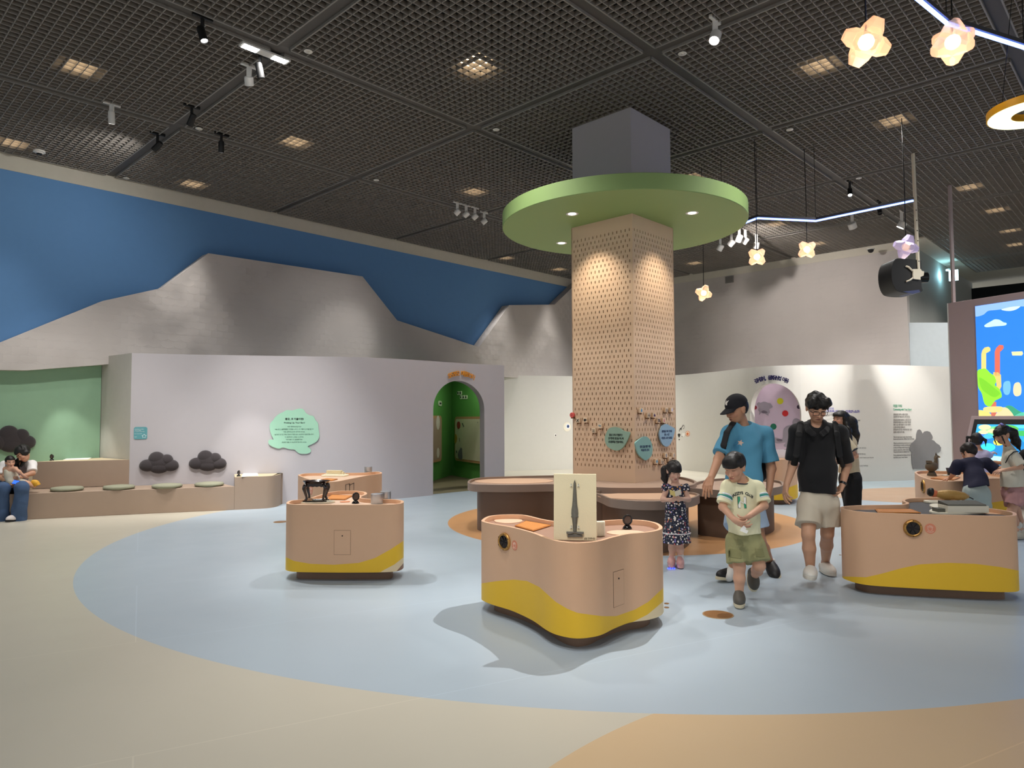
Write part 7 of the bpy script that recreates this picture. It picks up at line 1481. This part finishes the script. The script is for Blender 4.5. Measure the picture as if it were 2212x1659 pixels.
# ------------------------------------------------------------------ mother and baby on the bench
def mother():
    Y = 10.85; c0 = J(25, 1125, 10.45); t = pthing('woman in grey knit vest and blue jeans seated on the bench, bent over baby', c0)
    f = Vector((.30, -.95, 0)); R = head_frame((-.25, -.72, -.64), (0, .2, 1), .25); hc = J(50, 980, Y-.22); hh = .22
    hip = J(30, 1050, Y+.02); shL, shR = J(69, 1003, Y-.06), J(10, 1005, Y-.02); chest = J(40, 1008, Y-.04); bel = J(36, 1033, Y)
    elL, wrL = J(70, 1022, Y-.16), J(36, 1033, Y-.36); elR, wrR = J(2, 1030, Y-.12), J(20, 1047, Y-.38)
    P = head_prims(hc, R, hh)+[cone(J(47, 992, Y-.12), J(41, 1002, Y-.04), .048, .06, .02), cone(shR, shL, .055, .055, .04), cone(chest, bel, .12, .115, .05, f, .8), cone(bel, hip, .12, .145, .05, f, .9)]
    for a, b, w_ in ((shR, elR, wrR), (shL, elL, wrL)): P += [cone(a, b, .046, .039, .02), cone(b, w_, .038, .026, .02)]
    P += hand_prims(wrL, (-.9, -.1, -.05), (0, .9, 0), .9, .5, 1)+hand_prims(wrR, (.8, -.25, -.25), (0, .6, .7), .9, .6, -1)
    knL, anL, knR, anR = J(47, 1054, Y-.52), J(42, 1120, 10.42), J(6, 1056, Y-.52), J(4, 1120, 10.4)
    for s_, k_, a in ((.09, knL, anL), (-.09, knR, anR)): P += [cone(np.array(hip)+(s_, 0, -.02), k_, .085, .062, .03), cone(k_, a, .056, .036, .02)]
    sdf_mesh('body', P, .006, mskin, t, col=face_col(hc, R, hh, '#c69579', lip='#a8544f'))
    Lh = lambda x, y, z: np.array(Vector(hc)+R @ Vector((x*.96, y*.96, z*.96))); Rn = np.array(R)
    sdf_mesh('hair', [egg(Lh(0, -.02, .036), (.092, .112, .1), Rn, .02), cutbox(Lh(0, .14, -.05), (.2, .085, .1), Rn)]+chain([Lh(.07, -.01, -.01), Lh(.085, .0, -.09), J(46, 1006, Y-.22)], [.032, .04, .018], .02)+chain([Lh(-.07, -.01, -.01), J(34, 1000, Y-.2), J(37, 1010, Y-.22), J(40, 1018, Y-.2)], [.034, .036, .03, .012], .02), .006, mhair, t, .003, 50)
    wt, gr_ = M('white cotton', '#e2dfdd', .85), M('grey lilac knit', '#8f868d', .95, bump=.4, bscale=150)
    S1 = []
    for a, b in ((shR, elR), (shL, elL)): a, b = np.array(a), np.array(b); S1 += [cone(a, a+(b-a)*.85, .062, .072, .03, flat=(False, True))]
    sdf_mesh('t_shirt', [cone(shR, shL, .058, .058, .04)]+S1, .006, wt, t, .004, 20)
    sdf_mesh('knit_vest', [cone(np.array(shR)*.8+np.array(shL)*.2, np.array(shR)*.2+np.array(shL)*.8, .066, .066, .05), cone(chest, bel, .136, .14, .06, f, .86), cone(bel, np.array(hip)+(0, 0, .03), .14, .16, .05, f, .9), cute(J(44, 997, Y-.16), (.07, .09, .07))], .006, gr_, t, .004, 20)
    dn = M('blue denim', '#43597a', .9, bump=.25, bscale=160, var=.12); S2 = [cone(np.array(hip)+(-.08, 0, 0), np.array(hip)+(.08, 0, 0), .14, .14, .05)]
    for s_, k_, a in ((.09, knL, anL), (-.09, knR, anR)): S2 += [cone(np.array(hip)+(s_, 0, -.01), k_, .105, .09, .03), cone(k_, np.array(a)+(0, -.01, -.03), .085, .105, .04, flat=(False, True))]
    sdf_mesh('jeans', S2, .007, dn, t, .006, 18)
    sw, ss = M('white sneaker', '#d9d2cf', .6), M('sneaker sole black', '#1c1c1e', .6)
    for a, dx in ((anL, -.02), (anR, -.02)): clog(t, 'sneaker', (a[0]+.03, a[1]+.06, .012), (a[0]+dx-.03, a[1]-.2, .012), (0, 0, 1), .095, sw, ss)
    q2 = MB(); d_ = U(np.array(wrL)-elL); q2.lathe([(.027, -.01), (.031, -.01), (.031, .01), (.027, .01), (.027, -.01)], Vector(wrL)-Vector(d_)*.02, 18, d_); rel(q2.build('watch', M('watch white', '#d8d5cf', .4), t, angle=40), t)
    # phone in the right hand
    p = J(31, 1041, Y-.46); ph = thing('smartphone', 'phone with blue glowing screen in the seated woman\'s hand', 'phone', tuple(map(float, p))); q2 = MB(); q2.obox((-.035, 0, -.03), (.1, -.02, -.012), (.0, .05, .05), (0, -.006, .006)); q2.build('case', mblk, ph)
    q2 = MB(); q2.obox((-.030, -.0042, -.024), (.09, -.018, -.011), (.0, .044, .044), (0, -.004, .004)); q2.build('screen', ME('phone blue', '#2a5cff', 1.2), ph)
    # baby
    b = pthing('baby in cream romper and yellow shoes held on the seated woman\'s lap', J(22, 1030, Y-.3)); Yb = Y-.34
    Rb = head_frame((.75, -.62, -.12)); hb = J(22, 998, Yb); h2 = .165
    chest, hip, sh1, sh2 = J(22, 1018, Yb+.02), J(28, 1042, Yb+.02), J(12, 1013, Yb), J(33, 1013, Yb-.02); el, wr = J(41, 1019, Yb-.06), J(50, 1027, Yb-.02)
    P = head_prims(hb, Rb, h2)+[cone(J(22, 1008, Yb), chest, .032, .05, .02), cone(sh1, sh2, .034, .034, .03), cone(chest, hip, .072, .08, .04), cone(sh2, el, .028, .025, .02), cone(el, wr, .025, .02, .02), cone(sh1, J(8, 1028, Yb-.02), .028, .024, .02)]+hand_prims(wr, (.6, .3, -.6), (0, .8, -.2), .5, .6, 1)
    kn, an_ = J(58, 1045, Yb-.0), J(72, 1050, Yb+.06); kn2, an2 = J(52, 1046, Yb+.1), J(74, 1050, Yb+.13)
    P += [cone(hip, kn, .055, .045, .03), cone(kn, an_, .042, .03, .02), cone(hip, kn2, .055, .045, .03), cone(kn2, an2, .042, .03, .02)]
    sdf_mesh('body', P, .005, mskin, b, col=face_col(hb, Rb, h2, '#cf9f84', closed=False)); qs = h2/.23
    Lb = lambda x, y, z: np.array(Vector(hb)+Rb @ Vector((x*qs, y*qs, z*qs))); Rn = np.array(Rb)
    sdf_mesh('hair', [egg(Lb(0, -.022, .035), (.09*qs, .108*qs, .1*qs), Rn, .01), cutp(Lb(0, -.03, -.05), Vector(Rb @ Vector((0, .35, -1)))), cutbox(Lb(0, .13, -.05), (.2*qs, .1*qs, .10*qs), Rn), cutbox(Lb(0, .03, -.05), (.2*qs, .04*qs, .05*qs), Rn)], .004, mhair, b)
    cr = M('cream romper', '#d8d0bb', .9, bump=.2)
    sdf_mesh('romper', [cone(chest, hip, .083, .092, .04), cone(hip, np.array(hip)*.25+np.array(kn)*.75, .07, .062, .03), cone(hip, np.array(hip)*.25+np.array(kn2)*.75, .07, .062, .03), cutp(J(22, 1010, Yb), (-.2, 0, 1))], .005, cr, b, .004, 30)
    yl = M('yellow clog', '#d9a233', .5)
    for a in (an_, an2): clog(b, 'shoe', np.array(a)+(-.03, .0, -.02), np.array(a)+(.075, .02, .025), (-.35, -.2, .9), .065, yl, yl)
mother()

# ------------------------------------------------------------------ children at the far right kiosk
def back_boy():
    Y = 8.55; c0 = J(2115, 1150, Y); t = pthing('boy in navy T-shirt and pale denim shorts bending over the far right kiosk', c0)
    R = head_frame((-.25, .85, -.45)); hc = J(2093, 977, Y+.18); hh = .205; f = Vector((-.25, .95, 0))
    hip = J(2110, 1062, Y-.08); bel = J(2108, 1035, Y); chest = J(2100, 1008, Y+.1); shL, shR = J(2069, 1003, Y+.12), J(2132, 1000, Y+.14)
    elL, wrL = J(2061, 1022, Y+.2), J(2052, 1033, Y+.33); elR, wrR = J(2152, 1016, Y+.1), J(2163, 1010, Y+.25)
    kn1, an1, kn2, an2 = J(2103, 1100, Y+.12), J(2103, 1146, Y+.05), J(2124, 1106, Y-.02), J(2126, 1150, Y-.0); an1[2] = an2[2] = .06
    P = head_prims(hc, R, hh)+[cone(J(2095, 988, Y+.12), chest, .045, .06, .03), cone(shL, shR, .045, .045, .05), cone(chest, bel, .1, .1, .05, f, .8), cone(bel, hip, .1, .105, .05)]
    for a, b, w_ in ((shL, elL, wrL), (shR, elR, wrR)): P += [cone(a, b, .038, .031, .02), cone(b, w_, .03, .022, .02)]
    P += hand_prims(wrL, (-.55, .5, -.25), (0, .2, -1), .78, .2, 1)+hand_prims(wrR, (.5, .6, -.2), (0, 0, -1), .78, .4, -1)
    for s_, k_, a in ((-.05, kn1, an1), (.06, kn2, an2)): P += [cone(np.array(hip)+(s_, 0, -.03), k_, .066, .046, .03), cone(k_, a, .046, .03, .02), cone(a, np.array(a)+(-.02, .1, -.03), .03, .026, .02)]
    sdf_mesh('body', P, .005, mskin, t, col=face_col(hc, R, hh, '#c4957b'))
    qs = hh/.23; Lh = lambda x, y, z: np.array(Vector(hc)+R @ Vector((x*qs, y*qs, z*qs))); Rn = np.array(R)
    sdf_mesh('hair', [egg(Lh(0, -.014, .03), (.092*qs, .112*qs, .107*qs), Rn, .02), cutp(Lh(0, -.06, -.075), Vector(R @ Vector((0, .2, -1)))), cutbox(Lh(0, .13, -.05), (.2*qs, .1*qs, .09*qs), Rn)], .005, mhairb, t, .003, 60)
    nv = M('navy cotton', '#23233a', .85, bump=.15, var=.1); S1 = [cone(shL, shR, .056, .056, .06), cone(chest, bel, .118, .122, .06, f, .85), cone(bel, np.array(hip)+(0, 0, .01), .122, .135, .05)]
    for a, b in ((shL, elL), (shR, elR)): a, b = np.array(a), np.array(b); S1.append(cone(a, a+(b-a)*.92, .058, .07, .03, flat=(False, True)))
    sdf_mesh('t_shirt', S1+[cutp(J(2110, 1051, Y-.1), (.1, -.25, -1))], .0055, nv, t, .006, 18)
    pd = M('pale denim', '#a9b4b0', .9, bump=.2, var=.06); S2 = [cone(np.array(hip)+(-.04, 0, 0), np.array(hip)+(.04, 0, 0), .112, .112, .04)]
    for s_, k_, sc in ((-.05, kn1, .88), (.06, kn2, .95)): a = np.array(hip)+(s_, 0, -.03); S2.append(cone(a, a+(np.array(k_)-a)*sc, .088, .1, .03, flat=(False, True)))
    sdf_mesh('shorts', S2, .0055, pd, t, .006, 22)
    for a in (an1, an2): clog(t, 'shoe', (a[0]+.01, a[1]-.06, .012), (a[0]-.03, a[1]+.15, .012), (0, 0, 1), .08, M('grey shoe', '#77777a', .6), M('shoe sole pale', '#cfcbc4', .6))
back_boy()
def tall_girl():
    Y = 8.62; c0 = J(2190, 1158, Y); t = pthing('girl with ponytail, long white T-shirt and pink shorts at the right edge', c0)
    f = Vector((-.9, .2, 0)); R = head_frame((-.93, -.08, -.36)); hc = J(2165, 939, Y); hh = .205
    shR, shL = J(2186, 985, Y-.1), J(2186, 983, Y+.12); chest = J(2186, 995, Y); bel = J(2187, 1030, Y); hip = J(2190, 1062, Y)
    elR, wrR = J(2205, 1009, Y-.16), J(2172, 1015, Y-.2); elL, wrL = J(2172, 1002, Y+.2), J(2146, 998, Y+.24)
    kn1, an1, kn2, an2 = J(2185, 1105, Y-.05), J(2201, 1142, Y-.06), J(2196, 1105, Y+.1), J(2210, 1140, Y+.08)
    P = head_prims(hc, R, hh)+[cone(J(2173, 956, Y), J(2183, 978, Y), .04, .048, .02), cone(shR, shL, .042, .042, .04), cone(chest, bel, .092, .095, .05, f, .85), cone(bel, hip, .095, .11, .05)]
    for a, b, w_ in ((shR, elR, wrR), (shL, elL, wrL)): P += [cone(a, b, .036, .03, .02), cone(b, w_, .029, .021, .02)]
    P += hand_prims(wrR, (-.8, .1, -.1), (0, .3, -1), .8, .5, -1)+hand_prims(wrL, (-.9, .1, -.2), (0, 0, -1), .8, .4, 1)
    for s_, k_, a in ((-.05, kn1, an1), (.06, kn2, an2)): P += [cone(np.array(hip)+(0, s_, -.02), k_, .068, .048, .03), cone(k_, a, .047, .03, .02), cone(a, np.array(a)+(-.08, -.02, -.03), .03, .026, .02)]
    sdf_mesh('body', P, .005, mskin, t, col=face_col(hc, R, hh, '#cfa086'))
    qs = hh/.23; Lh = lambda x, y, z: np.array(Vector(hc)+R @ Vector((x*qs, y*qs, z*qs))); Rn = np.array(R)
    sdf_mesh('hair', [egg(Lh(0, -.02, .034), (.088*qs, .112*qs, .1*qs), Rn, .02), egg(Lh(0, .066, .04), (.055*qs, .035*qs, .06*qs), Rn, .02), cutp(Lh(0, -.06, -.07), Vector(R @ Vector((0, .3, -1)))), cutbox(Lh(0, .125, -.065), (.2*qs, .1*qs, .08*qs), Rn), cutbox(Lh(0, .03, -.06), (.2*qs, .05*qs, .055*qs), Rn), cone(Lh(-.075, .07, .0), Lh(-.08, .075, -.14), .01, .005, .01), cone(Lh(.075, .07, .0), Lh(.08, .075, -.12), .01, .005, .01)]+chain([Lh(0, -.085, .075), J(2187, 935, Y), J(2195, 955, Y), J(2203, 972, Y)], [.03, .055, .05, .012], .02), .005, mhair, t, .003, 50)
    q2 = MB(); [q2.ball(Lh(0+dx, -.05+dy, .135), (.018, .012, .014), 10, 6) for dx, dy in ((-.02, .01), (.02, -.01))]; rel(q2.build('hair_clip', M('clip violet', '#8f8ad8', .4), t, smooth=True), t)
    wt = M('off white cotton', '#d9d3c2', .85, bump=.15, var=.03); S1 = [cone(shR, shL, .055, .055, .05), cone(chest, bel, .115, .125, .06, f, .9), cone(bel, J(2190, 1050, Y), .125, .14, .05, f, .95), cone(J(2178, 968, Y), chest, .055, .09, .04)]
    for a, b in ((shR, elR), (shL, elL)): a, b = np.array(a), np.array(b); S1.append(cone(a, a+(b-a)*.85, .06, .074, .03, flat=(False, True)))
    sh = sdf_mesh('t_shirt', S1+[cutp(J(2190, 1050, Y), (0, 0, -1))], .0055, wt, t, .005, 18)
    pk = M('dusty pink cotton', '#c09090', .85, bump=.25); S2 = [cone(hip, np.array(hip)+(0, 0, -.02), .12, .12, .04)]
    for s_, k_ in ((-.05, kn1), (.06, kn2)): a = np.array(hip)+(0, s_, -.02); S2.append(cone(a, a+(np.array(k_)-a)*.62, .092, .1, .03, flat=(False, True)))
    sdf_mesh('shorts', S2, .0055, pk, t, .008, 24)
    st = M('strap black', '#17171a', .7); q2 = MB(); q2.tube([Vector(J(2200, 975, Y-.1)), Vector(J(2190, 976, Y-.155)), Vector(J(2180, 985, Y-.15)), Vector(J(2172, 1000, Y-.1))], .006, 6); rel(q2.build('bag_strap', st, t), t)
    sdf_mesh('bag', [egg(J(2214, 1000, Y+.02), (.07, .1, .17), None, .03)], .008, st, t)
    sk_, sh_, so_ = M('ribbed sock', '#d8d4cc', .9), M('cream sneaker', '#cfc6b2', .6), M('sneaker sole', '#b8b0a0', .6)
    for a in (an1, an2): sdf_mesh('sock', [cone(np.array(a)+(0, 0, .05), np.array(a)+(-.02, 0, -.02), .037, .035, .01)], .005, sk_, t); clog(t, 'sneaker', (a[0]+.05, a[1], .012), (a[0]-.17, a[1]-.03, .012), (0, 0, 1), .085, sh_, so_)
tall_girl()
def far_girl():
    Y = 10.6; c0 = J(2115, 1110, Y); t = pthing('small girl with tied black hair facing the touch screen behind the navy boy', c0)
    R = head_frame((.55, .83, -.1)); hc = J(2110, 951, Y); hh = .195; f = Vector((.6, .8, 0))
    chest = J(2118, 985, Y); hip = J(2118, 1040, Y); shL, shR = J(2106, 980, Y+.06), J(2130, 980, Y-.06); el, wr = J(2136, 983, Y+.1), J(2146, 978, Y+.25); el2, wr2 = J(2102, 1000, Y+.1), J(2110, 1010, Y+.25)
    P = head_prims(hc, R, hh)+[cone(J(2113, 966, Y), chest, .036, .06, .02), cone(shL, shR, .04, .04, .04), cone(chest, hip, .09, .1, .05)]
    for a, b, w_ in ((shR, el, wr), (shL, el2, wr2)): P += [cone(a, b, .034, .029, .02), cone(b, w_, .028, .02, .02)]
    P += hand_prims(wr, (.5, .8, 0), (0, 0, -1), .75, .3, -1)+hand_prims(wr2, (.5, .8, 0), (0, 0, -1), .75, .3, 1)
    an = [(hip[0]-.07, Y-.02, .06), (hip[0]+.07, Y+.02, .06)]
    for a in an: P += [cone(np.array(hip)+(a[0]-hip[0], 0, -.03), np.array((a[0], a[1], .32)), .06, .044, .03), cone((a[0], a[1], .32), a, .043, .03, .02), cone(a, np.array(a)+(.04, .08, -.03), .03, .026, .02)]
    sdf_mesh('body', P, .006, mskin, t, col=face_col(hc, R, hh, '#cf9f86'))
    qs = hh/.23; Lh = lambda x, y, z: np.array(Vector(hc)+R @ Vector((x*qs, y*qs, z*qs))); Rn = np.array(R)
    sdf_mesh('hair', [egg(Lh(0, -.018, .03), (.092*qs, .112*qs, .105*qs), Rn, .02), egg(Lh(0, -.03, -.03), (.085*qs, .09*qs, .06*qs), Rn, .02), cutbox(Lh(0, .13, -.05), (.2*qs, .1*qs, .085*qs), Rn)]+chain([Lh(-.08, -.02, .04), Lh(-.14, -.03, .05), Lh(-.15, -.03, -.06), Lh(-.14, -.03, -.11)], [.02, .018, .016, .005], .01)+chain([Lh(.08, -.02, .04), Lh(.13, -.03, .0), Lh(.13, -.03, -.11)], [.02, .018, .006], .01), .005, mhair, t, .003, 50)
    lv = M('lavender cotton', '#b9b5d6', .85, bump=.1); S1 = [cone(shL, shR, .05, .05, .05), cone(chest, hip, .105, .125, .06)]
    for a, b in ((shR, el), (shL, el2)): a, b = np.array(a), np.array(b); S1.append(cone(a, a+(b-a)*.95, .052, .056, .03, flat=(False, True)))
    sdf_mesh('t_shirt', S1+[cutp(hip, (0, 0, -1))], .006, lv, t, .005, 18)
    sdf_mesh('skirt', [cone(hip, np.array(hip)+(0, 0, -.22), .115, .16, .03, flat=(False, True))], .006, M('grey blue cotton', '#7f8aa0', .85), t, .006, 25)
    for a in an: clog(t, 'shoe', (a[0]-.03, a[1]-.06, .012), (a[0]+.06, a[1]+.13, .012), (0, 0, 1), .075, M('white sneaker', '#d9d2cf', .6), M('sneaker sole', '#b8b0a0', .6))
far_girl()
